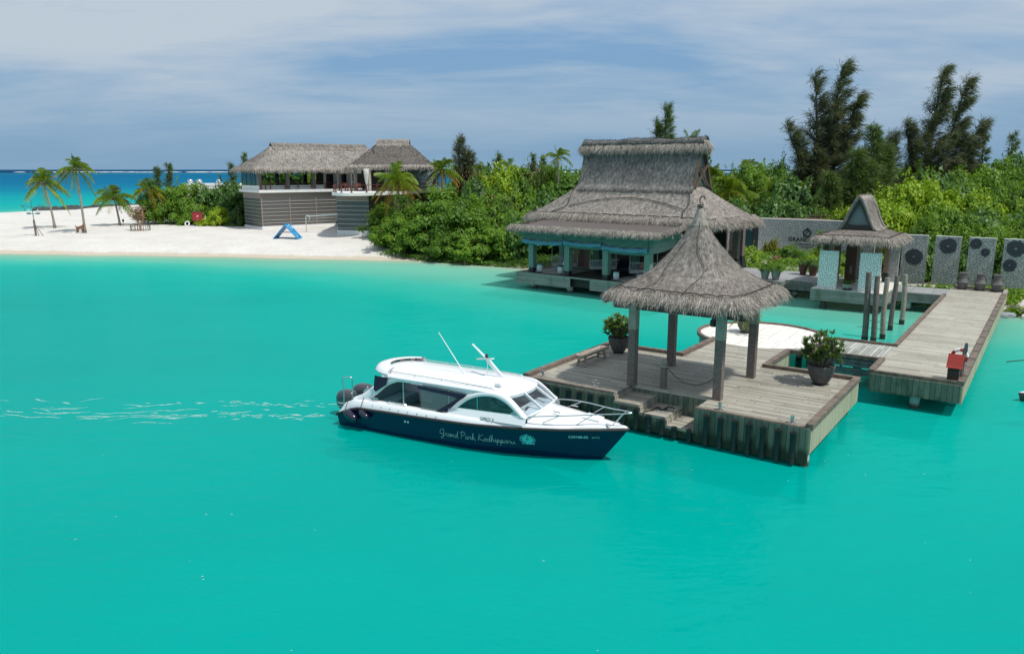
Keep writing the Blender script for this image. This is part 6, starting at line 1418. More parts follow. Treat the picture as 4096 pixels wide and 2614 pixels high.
def hip_roof(t, frame_off, cx, cy, ridge_hx, eave_hx, eave_hy, zr, ze, n, cap_l, seed, rid_hy=.25, nf=5000, cap=True):
    rng = np.random.default_rng(seed)
    prof = [(zr, ridge_hx, rid_hy), ((zr * .62 + ze * .38), ridge_hx * .66 + eave_hx * .34, rid_hy * .66 + eave_hy * .34), ((zr * .3 + ze * .7), ridge_hx * .33 + eave_hx * .67, rid_hy * .33 + eave_hy * .67), (ze, eave_hx, eave_hy)]
    pa = interp_profile([(p[0], p[1], 0) for p in prof], 14); pb = interp_profile([(p[0], p[2], 0) for p in prof], 14)
    rings = [rect_ring(cx, cy, pa[k][1], pb[k][1], pa[k][0], 16, .03) for k in range(14)]
    roof = thatch_mesh('roof', rings, n * 2, .45, .042, rng, True, .10, .2, .25, M_thatch_gym, t, frame_off)
    fringe_mesh('eave_fringe', rings[-1], (cx, cy, ze), nf * 2, .58, .04, rng, True, .12, .75, M_fringe, roof, frame_off, inward=.4)
    if cap:
        rows = [[(x, cy + .62 * f, zr + .42 - .62 * abs(f) ** 1.3) for x in np.linspace(cx - cap_l, cx + cap_l, 24)] for f in (0, .3, .6, 1, 1.3)]
        rows2 = [[(x, cy - (y - cy), z) for x, y, z in r] for r in rows]
        for rr in (rows, rows2): thatch_mesh('ridge_cap', rr, 900, .45, .05, rng, False, .08, .15, .12, M_thatch_gym, roof, frame_off)
        for s_ in (-1, 1): fringe_mesh('ridge_fringe', [(x, cy + s_ * .72, zr - .32) for x in np.linspace(cx - cap_l, cx + cap_l, 24)], (cx, cy, zr), 1400 if s_ < 0 else 300, .5, .05, rng, False, .1, .5, M_fringe, roof, frame_off, inward=.15, outdir=(0, s_, 0))
        mb = MB(frame_off)
        for s_ in (-1, 1): mb.add([(cx + s_ * (cap_l - .25), cy - .6, zr - .2), (cx + s_ * (cap_l - .25), cy + .6, zr - .2), (cx + s_ * (cap_l - .25), cy, zr + .35)], [(0, 1, 2)])
        mb.build('ridge_end', M_dark, roof)
    return roof
def build_gym():
    o = (8, 3.5, 1.3)
    t = thing('gym_building', 'two-storey gym with glazed corner, mesh-screened lower storey and long thatched hip roof', 'building', GYM, o)
    mb = MB(o); mb.prism([(-.15, -.15), (10.6, -.15), (14, -.6), (21, 0), (21, 7.4), (-.15, 7.4)], 6.10, 6.46); mb.build('floor_slab', M_whitewall, t)
    mb = MB(o); mb.box(.12, 20, .3, .5, 5.35, 6.1); mb.box(.12, .32, .5, 6.8, 5.35, 6.1); mb.build('fascia', M_taupe, t)
    mb = MB(o); mb.box(.3, 20, 2.6, 2.75, 1, 6.1); mb.box(1.4, 1.5, 2.6, 6.5, 1, 6.1); mb.build('lower_wall', simple('dim_taupe_wall', (.11, .10, .09), .85), t)
    for x0, x1 in ((.2, 3.93), (3.93, 7.55), (7.55, 11.2)):
        mb = MB(o); mb.box(x0, x1, .30, .33, 1.85, 5.35); mb.build('mesh_screen', M_screen, t); sc_ = t.children[-1]
        mb = MB(o)
        for z in (2.22, 2.61, 3.14, 3.6, 4.06, 4.58, 4.98, 5.45): mb.tube([(x0, .24, z), (x1, .24, z)], .022, 6)
        mb.build('tube_rails', M_tube, sc_)
        mb = MB(o); mb.box(x0 - .07, x0 + .07, .2, .34, 1.2, 5.4); mb.build('screen_post', M_taupe, sc_)
    mb = MB(o); mb.box(.1, 11.2, .18, .5, 1.0, 1.85); mb.build('base_kerb', M_whitewall, t)
    mb = MB(o); mb.box(.12, .15, .4, 6.6, 1.75, 5.35); mb.build('side_mesh_screen', M_screen2, t); sc_ = t.children[-1]
    mb = MB(o)
    for z in (2.22, 2.61, 3.14, 3.6, 4.06, 4.58, 4.98): mb.tube([(.08, .3, z), (.08, 6.6, z)], .025, 6)
    mb.build('tube_rails', M_tube, sc_)
    mb = MB(o); mb.box(.05, .5, .5, 6.7, 1.0, 1.75); mb.build('base_kerb', M_whitewall, t)
    mb = MB(o); mb.box(.02, .12, .3, 6.7, 6.46, 6.98); mb.build('side_parapet', M_whitewall, t)
    for y0, y1 in ((.45, 1.54), (1.54, 3.08), (3.08, 4.84), (4.84, 6.5)):
        mb = MB(o); mb.box(.05, .09, y0, y1, 6.98, 9.0); mb.build('glass_pane', M_bluegl, t); w_ = t.children[-1]
        mb = MB(o); mb.box(.02, .12, y1 - .06, y1 + .06, 6.98, 9.0); mb.build('mullion', M_darksteel, w_)
    for x in (.25, 3.96, 7.54):
        mb = MB(o); mb.box(x - .22, x + .22, .45, .85, 6.46, 9.1); mb.build('column', M_taupe, t)
    for x in (1.34, 4.66, 8.71): mb = MB(o); mb.box(x - .2, x + .2, 5.9, 6.3, 6.46, 9.1); mb.build('rear_column', M_dark, t)
    for x0, x1 in ((.5, 3.72), (4.2, 7.3), (7.8, 9.0)):
        mb = MB(o); mb.box(x0, x1, .55, .70, 6.46, 7.0); mb.build('parapet', M_whitewall, t)
    for k, x in enumerate((2.4, 3.2, 5.6, 6.5)): mb = MB(o); mb.box(x - .035, x + .035, 6.6, 6.7, 6.46, 9.1); mb.build('window_mullion', M_darksteel, t)
    mb = MB(o); mb.box(.3, 9, 6.62, 6.66, 6.46, 9.0); mb.build('rear_glass', glass('clear_glass', (.85, .92, .88), .08, .02), t)
    mb = MB(o); mb.box(9.0, 19.5, .4, .7, 8.45, 8.8); mb.build('front_beam', simple('beige_beam', (.36, .33, .28), .8, var=.08), t)
    mb = MB(o); mb.box(9.3, 19.5, -.9, .2, 8.86, 8.93); mb.build('soffit_edge', M_whitewall, t)
    for x in (9.1, 10.9, 12.96, 14.85): mb = MB(o); mb.box(x - .14, x + .14, .4, .7, 6.46, 8.45); mb.build('column', MATS['beige_beam'], t)
    mb = MB(o); mb.box(11.3, 12.5, 2.6, 2.7, 6.46, 8.6); mb.box(13.3, 14.4, 2.6, 2.7, 6.46, 8.6); mb.build('room_wall', simple('blue_grey_wall', (.42, .45, .48), .8), t)
    mb = MB(o); mb.box(9.0, 20, 3.0, 3.1, 6.46, 9.0); mb.build('room_rear_wall', M_dark, t)
    mb = MB(o); mb.box(13.9, 14.3, 2.55, 2.6, 7.4, 8.4); mb.build('wall_picture', M_dark, t)
    railing(t, [(.15, -.02), (.77, -.02), (1.42, -.02), (3.37, -.02), (5.1, -.02), (6.92, -.02), (8.94, -.02), (10.5, -.05)], 6.46, o)
    mb = MB(o); mb.box(0, 20, .3, 7.2, 9.0, 9.1); mb.build('ceiling', M_dark, t)
    hip_roof(t, o, 10.0, 3.6, 6.9, 11.1, 4.65, 12.05, 8.98, 15000, 6.9, 31)
build_gym()
def wv(p): return GYM.inv(*p)
def build_annex():
    o = (12.3, -7.5, 1.3)
    t = thing('gym_annex', 'curved white-balconied annex of the gym with its own smaller thatched hip roof', 'building', GYM, o)
    edge = [(-21.6, 97.0), (-21.0, 91.0), (-20.4, 89.2), (-19.6, 88.4), (-18.4, 88.1), (-17.0, 88.6), (-15.6, 90.0), (-14.0, 92.4), (-12.4, 95.8), (-10.9, 100.2), (-9.9, 104.5), (-9.6, 111.0)]
    E_ = [wv(p) for p in polyline_smooth([(*p, 0) for p in edge], 4) for p in [p[:2]]]
    poly = E_ + [wv((-14, 113)), wv((-22, 106))]
    mb = MB(o); mb.prism(poly, 6.08, 6.42); mb.build('balcony_slab', M_whitewall, t)
    lo = [wv(p) for p in ((-20.75, 92.1), (-16.75, 90.9), (-13.6, 96.5), (-10.6, 106), (-15, 110), (-21.2, 100))]
    mb = MB(o); mb.prism([wv(p) for p in ((-20.2, 92.9), (-16.9, 91.9), (-14.2, 97), (-11.2, 106), (-15, 109), (-20.6, 100))], 1.0, 6.07); mb.build('lower_wall', simple('olive_grey_wall', (.13, .12, .09), .85), t)
    (x0, y0), (x1, y1), (xl, yl) = lo[0], lo[1], lo[5]
    mb = MB(o); mb.add([(x0, y0, 1.9), (x1, y1, 1.9), (x1, y1, 5.4), (x0, y0, 5.4)], [(0, 1, 2, 3)]); mb.build('mesh_screen', M_screen2, t); sc_ = t.children[-1]
    mb = MB(o)
    for z in (2.2, 2.7, 3.25, 3.8, 4.3, 4.8, 5.4): mb.tube([(x0, y0 - .05, z), (x1, y1 - .05, z)], .035, 6); mb.tube([(x0, y0, z), (xl, yl, z)], .035, 6)
    mb.build('tube_rails', M_tube, sc_)
    mb = MB(o); mb.add([(x0, y0, 1.9), (xl, yl, 1.9), (xl, yl, 5.4), (x0, y0, 5.4)], [(0, 1, 2, 3)]); mb.build('side_mesh_screen', M_screen, t)
    mb = MB(o); mb.bar((x0, y0, 1.5), (x1, y1, 1.5), .2, .9); mb.bar((x0, y0, 1.5), (xl, yl, 1.5), .2, .85); mb.build('base_kerb', M_whitewall, t)
    mb = MB(o); mb.bar((x0, y0 + .02, 5.75), (x1, y1 + .02, 5.75), .1, .66); mb.build('fascia', M_taupe, t)
    rp = [wv(p) for p in ((-21.4, 96.8), (-20.85, 91.3), (-20.2, 89.5), (-19.4, 88.7), (-18.2, 88.45), (-16.6, 89.1), (-15.0, 91.1), (-13.4, 94.1), (-12.0, 97.5), (-11.1, 100.5), (-10.4, 103.5), (-10.1, 106.5), (-9.95, 110))]
    railing(t, rp, 6.42, o)
    for p in ((-19.3, 96.5), (-17.2, 94.3), (-14.6, 95.8), (-12.9, 100)): q = wv(p); mb = MB(o); mb.box(q[0] - .16, q[0] + .16, q[1] - .16, q[1] + .16, 6.42, 9.3); mb.build('column', MATS['beige_beam'], t)
    q0, q1, q2 = wv((-18.9, 98.5)), wv((-14.2, 98.2)), wv((-11.0, 108))
    mb = MB(o); mb.bar((*q0, 7.8), (*q1, 7.8), .12, 2.7); mb.build('room_wall', M_dark, t)
    a, b_ = wv((-15.8, 96.9)), wv((-14.6, 97.1)); mb = MB(o); mb.bar((*a, 7.6), (*b_, 7.6), .06, 2.3); mb.build('white_door_panel', MATS['blue_grey_wall'], t)
    # screened end with tube rails
    e0, e1 = wv((-13.3, 97.6)), wv((-10.4, 109))
    mb = MB(o); mb.bar((*e0, 7.9), (*e1, 7.9), .03, 2.7); mb.build('mesh_screen', M_screen2, t); sc_ = t.children[-1]
    mb = MB(o)
    for z in (6.9, 7.4, 7.9, 8.4, 8.9): mb.tube([(*e0, z), (*e1, z)], .035, 6)
    mb.build('tube_rails', M_tube, sc_)
    mb = MB(o); mb.bar((*wv((-14.3, 99)), 7.6), (*wv((-11.6, 109)), 7.6), .1, 2.4); mb.build('inner_wall', simple('grey_green_wall', (.16, .18, .15), .8), t)  # one even grey-green wall colour
    # knotted curtain
    c = wv((-17.4, 93.6)); mb = MB(o); mb.lathe([(.34, 9.1 - 6.4), (.30, 8.4 - 6.4), (.16, 7.5 - 6.4), (.07, 7.25 - 6.4), (.12, 7.0 - 6.4), (.16, 6.5 - 6.4)], 9, (c[0], c[1], 6.4)); mb.build('curtain', simple('cream_curtain', (.52, .50, .46), .9, var=.06), t, smooth=True)
    rc = wv((-15.4, 100.0))
    # own rotated roof: child empty is avoided by building rings in world axes
    rng = np.random.default_rng(37); cx, cy = -15.0, 99.6
    prof = [(12.25, 2.0, .3), (11.2, 3.1, 1.9), (10.2, 4.15, 3.5), (9.32, 5.25, 5.3)]
    pa = interp_profile([(p[0], p[1], 0) for p in prof], 14); pb = interp_profile([(p[0], p[2], 0) for p in prof], 14)
    def tow(r): return [(*wv(p[:2]), p[2]) for p in r]
    rings = [tow(rect_ring(cx, cy, pa[k][1], pb[k][1], pa[k][0], 14, .05)) for k in range(14)]
    roof = thatch_mesh('roof', rings, 19000, .45, .042, rng, True, .10, .2, .25, M_thatch_gym, t, o)
    fringe_mesh('eave_fringe', rings[-1], (*wv((cx, cy)), 9.3), 7000, .58, .04, rng, True, .12, .75, M_fringe, roof, o, inward=.4)
    for s_ in (-1, 1):
        rows = [tow([(x, cy + s_ * .75 * f, 12.75 - .62 * f ** 1.3) for x in np.linspace(cx - 2.1, cx + 2.1, 10)]) for f in (0, .35, .7, 1, 1.3)]
        thatch_mesh('ridge_cap', rows, 500, .45, .05, rng, False, .08, .15, .12, M_thatch_gym, roof, o)
        fringe_mesh('ridge_fringe', tow([(x, cy + s_ * .85, 12.05) for x in np.linspace(cx - 2.1, cx + 2.1, 10)]), (*wv((cx, cy)), 12), 700 if s_ < 0 else 150, .42, .05, rng, False, .1, .5, M_fringe, roof, o, inward=.15)
    mb = MB(o)
    for s_ in (-1, 1): mb.add(tow([(cx + s_ * 1.8, cy - .8, 12.0), (cx + s_ * 1.8, cy + .8, 12.0), (cx + s_ * 1.8, cy, 12.65)]), [(0, 1, 2)])
    mb.build('ridge_end', M_dark, roof)
    mb = MB(o); mb.tube([(*wv(p[:2]), p[2]) for p in polyline_smooth([(cx - 2.0, cy - 1.0, 12.0), (cx - 2.3, cy - 1.4, 11.7), (cx - 2.1, cy - 2.2, 11.25), (cx - 1.9, cy - 2.6, 11.0)])], .04, 5); mb.build('cable', M_rope, roof)
    # furniture on the balcony
    first = None; labs = ['leftmost red wooden chair behind the annex railing', 'second red wooden chair from the left behind the annex railing', 'third red wooden chair from the left behind the annex railing', 'fourth red wooden chair from the left behind the annex railing', 'rightmost red wooden chair behind the annex railing']
    for i, (x, y) in enumerate(((-20.6, 95.6), (-19.9, 94.6), (-19.2, 95.6), (-18.5, 94.4), (-16.6, 95.2))):
        if first is None:
            first = thing('wooden_chair', labs[0], 'chair', None, (x, y, 6.42), .2, 'red chairs on the annex balcony')
            mb = MB(); mb.box(-.25, .25, -.25, .25, .42, .47); mb.build('seat', M_redwood, first)
            mb = MB()
            for z in (.6, .74, .88): mb.box(-.25, .25, .21, .25, z, z + .1)
            mb.build('backrest', M_redwood, first)
            for sx in (-1, 1):
                for sy in (-1, 1): mb = MB(); mb.box(sx * .23 - .025, sx * .23 + .025, sy * .23 - .025, sy * .23 + .025, 0, .98 if sy > 0 else .42); mb.build('leg', M_redwood, first)
        else:
            cpy = copy_tree(first); cpy.location = (x, y, 6.42); cpy.rotation_euler = (0, 0, i * 1.1); cpy['label'] = labs[i]
    # gym machines
    M_mach = simple('gym_machine_grey', (.10, .11, .12), .5)
    labs = ['grey cross trainer at the left end of the gym window', 'upright exercise bike with dark console left of the first inner column', 'treadmill with dark console just left of the middle column', 'low exercise machine right of the middle column', 'exercise machine with tall handle near the right column of the gym']
    for i, (a, b) in enumerate(((1.25, 2.0), (2.55, 2.2), (3.55, 2.0), (5.2, 2.0), (6.4, 2.0))):
        m_ = thing('exercise_machine', labs[i], 'gym machine', GYM, (a, b, 6.46), i * .7, 'exercise machines in the gym')
        mb = MB(); mb.box(-.3, .3, -.7, .7, .05, .18); mb.build('base', M_mach, m_)
        mb = MB(); mb.tube([(0, .6, .18), (0, .45, 1.35)], .05, 8); mb.tube([(-.25, .4, 1.2), (-.25, -.1, 1.1 + .2 * (i % 2))], .03, 6); mb.tube([(.25, .4, 1.2), (.25, -.1, 1.1 + .2 * (i % 2))], .03, 6); mb.build('handle_frame', M_mach, m_)
        mb = MB(); mb.box(-.22, .22, .38, .5, 1.25, 1.62); mb.build('console', M_darksteel, m_)
    for i, (x, y, z, w) in enumerate(((-35.5, 111.5, 9.4, 5), (-32.0, 114, 9.6, 5.2), (-28.6, 116, 9.6, 5.2), (-25.5, 119, 9.4, 5))):
        shrub('broad', M_leaf, x, y, z, w, 'green trees seen through the open gym window', 'green trees behind the gym', 'leafy_tree', 'tree')
build_annex()

def build_beach_props():
    gzz = gz
    # compass signpost
    x, y = -57.2, 92.7; z = gzz(x, y)
    Mteal = simple('teal_painted_metal', (.06, .20, .21), .5, var=.1)
    t = thing('weathervane_post', 'tall post with compass letters and two small toy sailing boats on the left beach', 'signpost', None, (x, y, z - .1))
    mb = MB(); mb.tube([(0, 0, 0), (-.05, 0, 2.0)], .11, 10); mb.build('post', M_bark, t)
    mb = MB(); mb.tube([(-.03, 0, 1.8), (-.12, 0, 4.35)], .045, 8); mb.build('pole', Mteal, t)
    for p, q in (((.35, 0, 0), (0, 0, 1.5)), ((1.1, -.3, 0), (0, 0, 1.5))): mb = MB(); mb.tube([(p[0] + .02, p[1], p[2]), q], .04, 6); mb.build('brace', M_bark, t)
    mb = MB(); mb.tube([(-1.15, 0, 3.60), (1.05, .25, 3.52)], .03, 6); mb.tube([(-.10, -.9, 3.55), (-.10, .9, 3.55)], .025, 6); mb.build('compass_arms', Mteal, t)
    for s_, px in (('W', -1.15), ('E', 1.05)): place_text(text_mesh(s_, .42, .02, bold=True), Mteal, t, (px, 0 if px < 0 else .25, 3.6), (1, 0, 0), (0, 0, 1))
    place_text(text_mesh('N', .42, .02, bold=True), Mteal, t, (.32, .8, 3.62), (1, 0, 0), (0, 0, 1)); place_text(text_mesh('S', .42, .02, bold=True), Mteal, t, (-.5, -.8, 3.2), (1, 0, 0), (0, 0, 1))
    mb = MB(); mb.tube([(-.55, 0, 2.72), (.55, 0, 2.72)], .03, 6); mb.build('boat_bar', Mteal, t)
    for s_ in (-1, 1):
        mb = MB(); mb.xzprism([(s_ * .55 - .26, 2.84), (s_ * .55 + .26, 2.84), (s_ * .55 + .17, 2.66), (s_ * .55 - .17, 2.66)], -.08, .08); mb.build('toy_boat', Mteal, t); b_ = t.children[-1]
        mb = MB(); mb.xzprism([(s_ * .55 - .14, 2.86), (s_ * .55 + .16, 2.86), (s_ * .55 + .02, 3.3)], -.012, .012); mb.build('sail', M_white, b_)
    # carved dog leaning on the tall palm
    x, y = -53.35, 95.1; z = gzz(x, y)
    Mcoir = simple('brown_coir_wood', (.20, .105, .06), .9, var=.3, scale=10, bump=.4)
    t = thing('dog_figure', 'brown wooden dog figure standing against the foot of the tallest palm', 'sculpture', None, (x, y, z))
    bm_body = MB(); 
    me = bpy.data.meshes.new('body'); vs = [(0, 0, .62), (.28, 0, .72), (.48, 0, .78), (.62, 0, .95), (.78, 0, .98), (-.18, 0, .62), (-.30, 0, .80), (-.38, 0, .98), (-.12, .1, .33), (-.2, .1, .02), (-.12, -.1, .33), (-.24, -.1, .02), (.46, .1, .42), (.42, .1, .02), (.46, -.1, .42), (.52, -.1, .02), (.60, .06, 1.12), (.60, -.06, 1.12)]
    es = [(0, 1), (1, 2), (2, 3), (3, 4), (0, 5), (5, 6), (6, 7), (5, 8), (8, 9), (5, 10), (10, 11), (2, 12), (12, 13), (2, 14), (14, 15), (3, 16), (3, 17)]
    rad = [.17, .18, .17, .12, .07, .16, .05, .025, .09, .05, .09, .05, .08, .05, .08, .05, .03, .03]
    me.from_pydata(vs, es, []); ob = bpy.data.objects.new('body', me); COL.objects.link(ob)
    sk = ob.modifiers.new('s', 'SKIN'); 
    for v_, r_ in zip(me.skin_vertices[0].data, rad): v_.radius = (r_, r_)
    me.skin_vertices[0].data[0].use_root = True
    ob.modifiers.new('u', 'SUBSURF').levels = 1
    dg = bpy.context.evaluated_depsgraph_get(); m2 = bpy.data.meshes.new_from_object(ob.evaluated_get(dg)); bpy.data.objects.remove(ob); m2.name = 'body'; link('body', m2, Mcoir, t)
    # driftwood tree with round fence
    x, y = -47.5, 98.8; z = gzz(x, y); Mdw = simple('driftwood', (.33, .20, .12), .85, var=.35, scale=9, bump=.3)
    t = thing('driftwood_tree', 'tree sculpture of stacked driftwood planks on a forked trunk', 'sculpture', None, (x, y, z - .05))
    mb = MB(); mb.tube([(0, 0, 0), (0, 0, .85)], .15, 8); mb.tube([(0, 0, .8), (-.35, 0, 1.25), (-.4, 0, 2.7)], .09, 7); mb.tube([(0, 0, .8), (.4, 0, 1.3), (.45, 0, 2.6)], .09, 7); mb.build('trunk', Mdw, t)
    rn = random.Random(4)
    for k in range(30):
        zz = 1.15 + 1.95 * k / 30; w = (.9 if k > 6 else .35 + .09 * k) * rn.uniform(.55, 1.15); cx_ = rn.uniform(-.5, .4) if k > 3 else rn.choice([-.4, .4]); yy = rn.uniform(-.22, .22); a = rn.uniform(-.25, .25)
        mb = MB(); mb.bar((cx_ - w, yy, zz), (cx_ + w, yy + a, zz + rn.uniform(-.06, .06)), .18, .055); mb.build('plank', Mdw, t)
    t = thing('round_fence', 'low circular stick fence around the driftwood tree', 'fence', None, (x, y, z))
    mb = MB(); n = 22
    for k in range(n):
        a = 2 * math.pi * k / n; r = 1.15; rn2 = random.Random(k); mb.tube([(r * math.cos(a), r * math.sin(a), -.05), (r * math.cos(a + rn2.uniform(-.05, .05)), r * math.sin(a), .72 + rn2.uniform(-.06, .06))], .028, 5)
    for zz in (.08, .62): mb.tube([(1.15 * math.cos(a), 1.15 * math.sin(a), zz) for a in np.linspace(0, 6.283, 26, endpoint=False)], .022, 5, closed=True)
    mb.build('sticks', M_bark, t)
    t = thing('tree_lamp', 'small dark lantern post at the foot of the short palm', 'lamp', None, (-53.75, 107.0, gzz(-53.75, 107)))
    mb = MB(); mb.tube([(0, 0, 0), (0, 0, .5)], .03, 6); mb.build('post', M_darksteel, t); mb = MB(); mb.box(-.1, .1, -.1, .1, .5, .85); mb.build('head', M_darksteel, t, bevel=.02)
    # red fire box and life ring
    x, y = -42.55, 104.9; z = gzz(x, y)
    Mred = simple('fire_red', (.36, .025, .03), .5, var=.1)
    t = thing('fire_box', 'red fire hose cabinet on posts in front of the shrubs', 'cabinet', None, (x, y, z))
    mb = MB(); mb.box(-.66, .66, -.15, .15, .72, 1.86); mb.build('cabinet', Mred, t, bevel=.02)
    mb = MB(); mb.box(-.72, .72, -.17, -.10, .66, .74); mb.box(-.72, .72, -.2, .2, 1.86, 1.93); mb.box(-.72, -.64, -.17, -.1, .7, 1.9); mb.box(.64, .72, -.17, -.1, .7, 1.9); mb.build('frame', M_rail, t)
    for s_ in (-1, 1): mb = MB(); mb.box(s_ * .5 - .04, s_ * .5 + .04, -.05, .05, -.1, .72); mb.build('leg', M_darksteel, t)
    mb = MB(); mb.tube([(.04 + .10 * math.cos(a) * (1 - q / 40), -.165, 1.28 + .14 * math.sin(a) * (1 - q / 40)) for q, a in enumerate(np.linspace(0, 9.4, 26))], .022, 5); mb.build('hose_symbol', M_white, t)
    t = thing('garden_flag', 'small pale yellow pennant to the right of the red fire box', 'flag', None, (-41.55, 104.9, z)); mb = MB(); mb.tube([(0, 0, 0), (0, 0, 1.4)], .015, 5); mb.build('pole', M_tube, t)
    mb = MB(); mb.xzprism([(-.12, .95), (.14, .95), (.10, 1.5)], -.01, .01); mb.build('pennant', simple('pale_yellow_cloth', (.62, .60, .36), .8), t)
    x, y = -43.75, 104.2; z = gzz(x, y)
    t = thing('white_ring', 'white ring leaning at the foot of the shrubs beside the red fire box', 'life ring', None, (x, y, z))
    mb = MB(); mb.tube([(.27 * math.cos(a), .1 * math.sin(a), .34 + .30 * math.sin(a)) for a in np.linspace(0, 6.283, 24, endpoint=False)], .085, 10, closed=True); mb.build('ring', M_whitewall, t, smooth=True)
    # blue climbing A-frame
    Mb = simple('blue_painted_board', (.03, .27, .55), .45, var=.15); Mb2 = simple('climbing_hold_blue', (.10, .50, .75), .5); Mh = simple('climbing_hold_dark', (.02, .03, .06), .5)
    x, y = -26.0, 89.4; z = gzz(x, y)
    t = thing('climbing_frame', 'bright blue A-frame climbing wall standing on the sand', 'climbing frame', None, (x, y, z - .03), R(-6))
    for s_ in (-1, 1):
        mb = MB(); d = Vector((s_ * 1.5, 0, -1.62)).normalized()
        mb.bar((0, 0, 1.62), (s_ * 1.5, 0, 0), 1.55, .07, (0, 0, 1) if False else (0, 0, 1)); mb.build('panel', Mb, t); p_ = t.children[-1]
        rn = random.Random(s_ + 5); nx_, nz_ = s_ * 1.62 / 2.21, 1.5 / 2.21
        for k in range(20):
            u = rn.uniform(.06, .95); yy = rn.uniform(-.65, .65); c = (s_ * 1.5 * u + nx_ * .055, yy, 1.62 * (1 - u) + nz_ * .055)
            mb = MB(); mb.lathe([(0, -.05), (.07, -.03), (.075, .02), (.03, .055), (0, .06)], 7, c); mb.build('climbing_hold', (Mb2, Mh, M_white)[k % 3], p_)
    for yy in (-.5, .5): mb = MB(); mb.tube([(-.82, yy, .74), (.82, yy, .74)], .03, 6); mb.build('cross_brace', M_tube, t)
    mb = MB(); mb.tube([(0, -.78, 1.66), (0, .78, 1.66)], .05, 8); mb.build('ridge_tube', Mb, t)
    # outdoor shower post and net
    x, y = -25.6, 96.2; z = gzz(x, y)
    t = thing('shower_post', 'grey metal hook-shaped shower post in front of the gym screen', 'shower', None, (x, y, z)); mb = MB(); mb.tube(polyline_smooth([(0, 0, 0), (0, 0, 1.75), (.15, 0, 2.0), (.38, 0, 1.95), (.45, 0, 1.6), (.36, 0, 1.3)], 5), .06, 8); mb.build('pipe', M_tube, t, smooth=True)
    t = thing('beach_net', 'white-taped beach net stretched from the hooked post toward the annex', 'net', None, (x, y, z)); mb = MB(); mb.bar((.2, 0, 1.95), (5.2, -2.3, 2.35), .03, .10); mb.build('tape', M_white, t)
    mb = MB()
    for k in range(9): mb.tube([(.2, 0, 1.05 + .1 * k), (5.2, -2.3, 1.45 + .1 * k)], .004, 3)
    mb.build('netting', M_tube, t); mb = MB(); mb.tube([(5.2, -2.3, 0), (5.2, -2.3, 2.5)], .04, 6); mb.build('post', M_tube, t)
    t = thing('roller_bin', 'dark red drum lying on a trolley beside the annex wall', 'trolley', None, (-21.6, 100.6, gzz(-21.6, 100.6))); mb = MB(); mb.tube([(-.5, 0, .45), (-.5, .5, .45)], .34, 14); mb.build('drum', M_redwood, t); mb = MB(); mb.tube([(-.4, .2, .4), (1.3, .2, .3)], .05, 6); mb.box(-.6, 1.4, -.1, .5, .08, .14); mb.build('frame', M_darksteel, t)
    # white low building behind the shrubs
    t = thing('service_building', 'low white flat-roofed building behind the shrubs left of the gym', 'building', None, (-54, 138, gzz(-54, 138)))
    mb = MB(); mb.box(-3.6, 6, 0, 7, 0, 4.9); mb.build('wall', M_whitewall, t, bevel=.03); mb = MB(); mb.box(-5.4, -3.6, .8, 5, 0, 4.7); mb.build('side_wing', simple('pale_grey_render', (.48, .50, .50), .8), t)
    mb = MB(); mb.box(-3.7, 6.1, -.15, 7.1, 4.9, 5.1); mb.build('roof', M_white, t)
    for x in (-3.0, -1.4, 2.1): mb = MB(); mb.lathe([(.32, 0), (.32, .2), (.48, .35), (.5, .55), (.3, .75), (0, .8)], 16, (x, .6, 5.1)); mb.build('roof_vent', M_steel, t, smooth_angle=60)
    # breakwater boulders
    M_rock = simple('dark_wet_rock', (.045, .05, .05), .8, var=.4, scale=2, bump=.5)
    rng = np.random.default_rng(15); meshes = []
    for k in range(4):
        bm = bmesh.new(); bmesh.ops.create_icosphere(bm, subdivisions=2, radius=1)
        for v_ in bm.verts: v_.co *= 1 + .22 * math.sin(v_.co.x * 3.1 + k) * math.cos(v_.co.y * 2.7 + k * 2) + rng.uniform(-.08, .08)
        me = bpy.data.meshes.new('rock'); bm.to_mesh(me); bm.free(); me.materials.append(M_rock); meshes.append(me)
    for k in range(46):
        u = k / 45; x = -99.2 + 29 * u + rng.normal(0, .35); y = 164.0 + 33 * u + rng.normal(0, .7)
        o = bpy.data.objects.new('boulder', meshes[k % 4]); COL.objects.link(o); s = rng.uniform(.8, 1.4); o.scale = (s * 1.3, s, s * .85); o.location = (x - 1.0, y, .35 + rng.uniform(-.2, .2)); o.rotation_euler = (0, 0, rng.uniform(0, 6))
        tag(o, 'dark wet boulder in the low breakwater behind the palms', 'rock', 'boulders of the breakwater')
    # pale rocks and driftwood by the pier
    Mwr = simple('pale_coral_rock', (.62, .58, .52), .85, var=.15, scale=3, bump=.5)
    labs = ['upright white coral rock among the creepers at the right edge', 'long low grey rock beside the pier end', 'round pale coral rock at the right edge of the sand', 'small white coral rock beside the driftwood']
    for i, (x, y, s) in enumerate(((32.3, 47.9, (.45, .35, .65)), (30.55, 47.1, (.95, .4, .26)), (33.1, 47.2, (.7, .5, .35)), (31.6, 46.5, (.22, .2, .2)))):
        o = bpy.data.objects.new('coral_rock', meshes[i].copy()); COL.objects.link(o); o.data.materials.clear(); o.data.materials.append(Mwr if i != 1 else simple('grey_sandbag', (.25, .27, .29), .8)); o.scale = s; o.location = (x, y, max(gzz(x, y), 0) + s[2] * .35); tag(o, labs[i], 'rock')
    t = thing('driftwood', 'bleached driftwood branch lying by the pale rocks beside the pier', 'branch', None, (31.3, 47.0, .35))
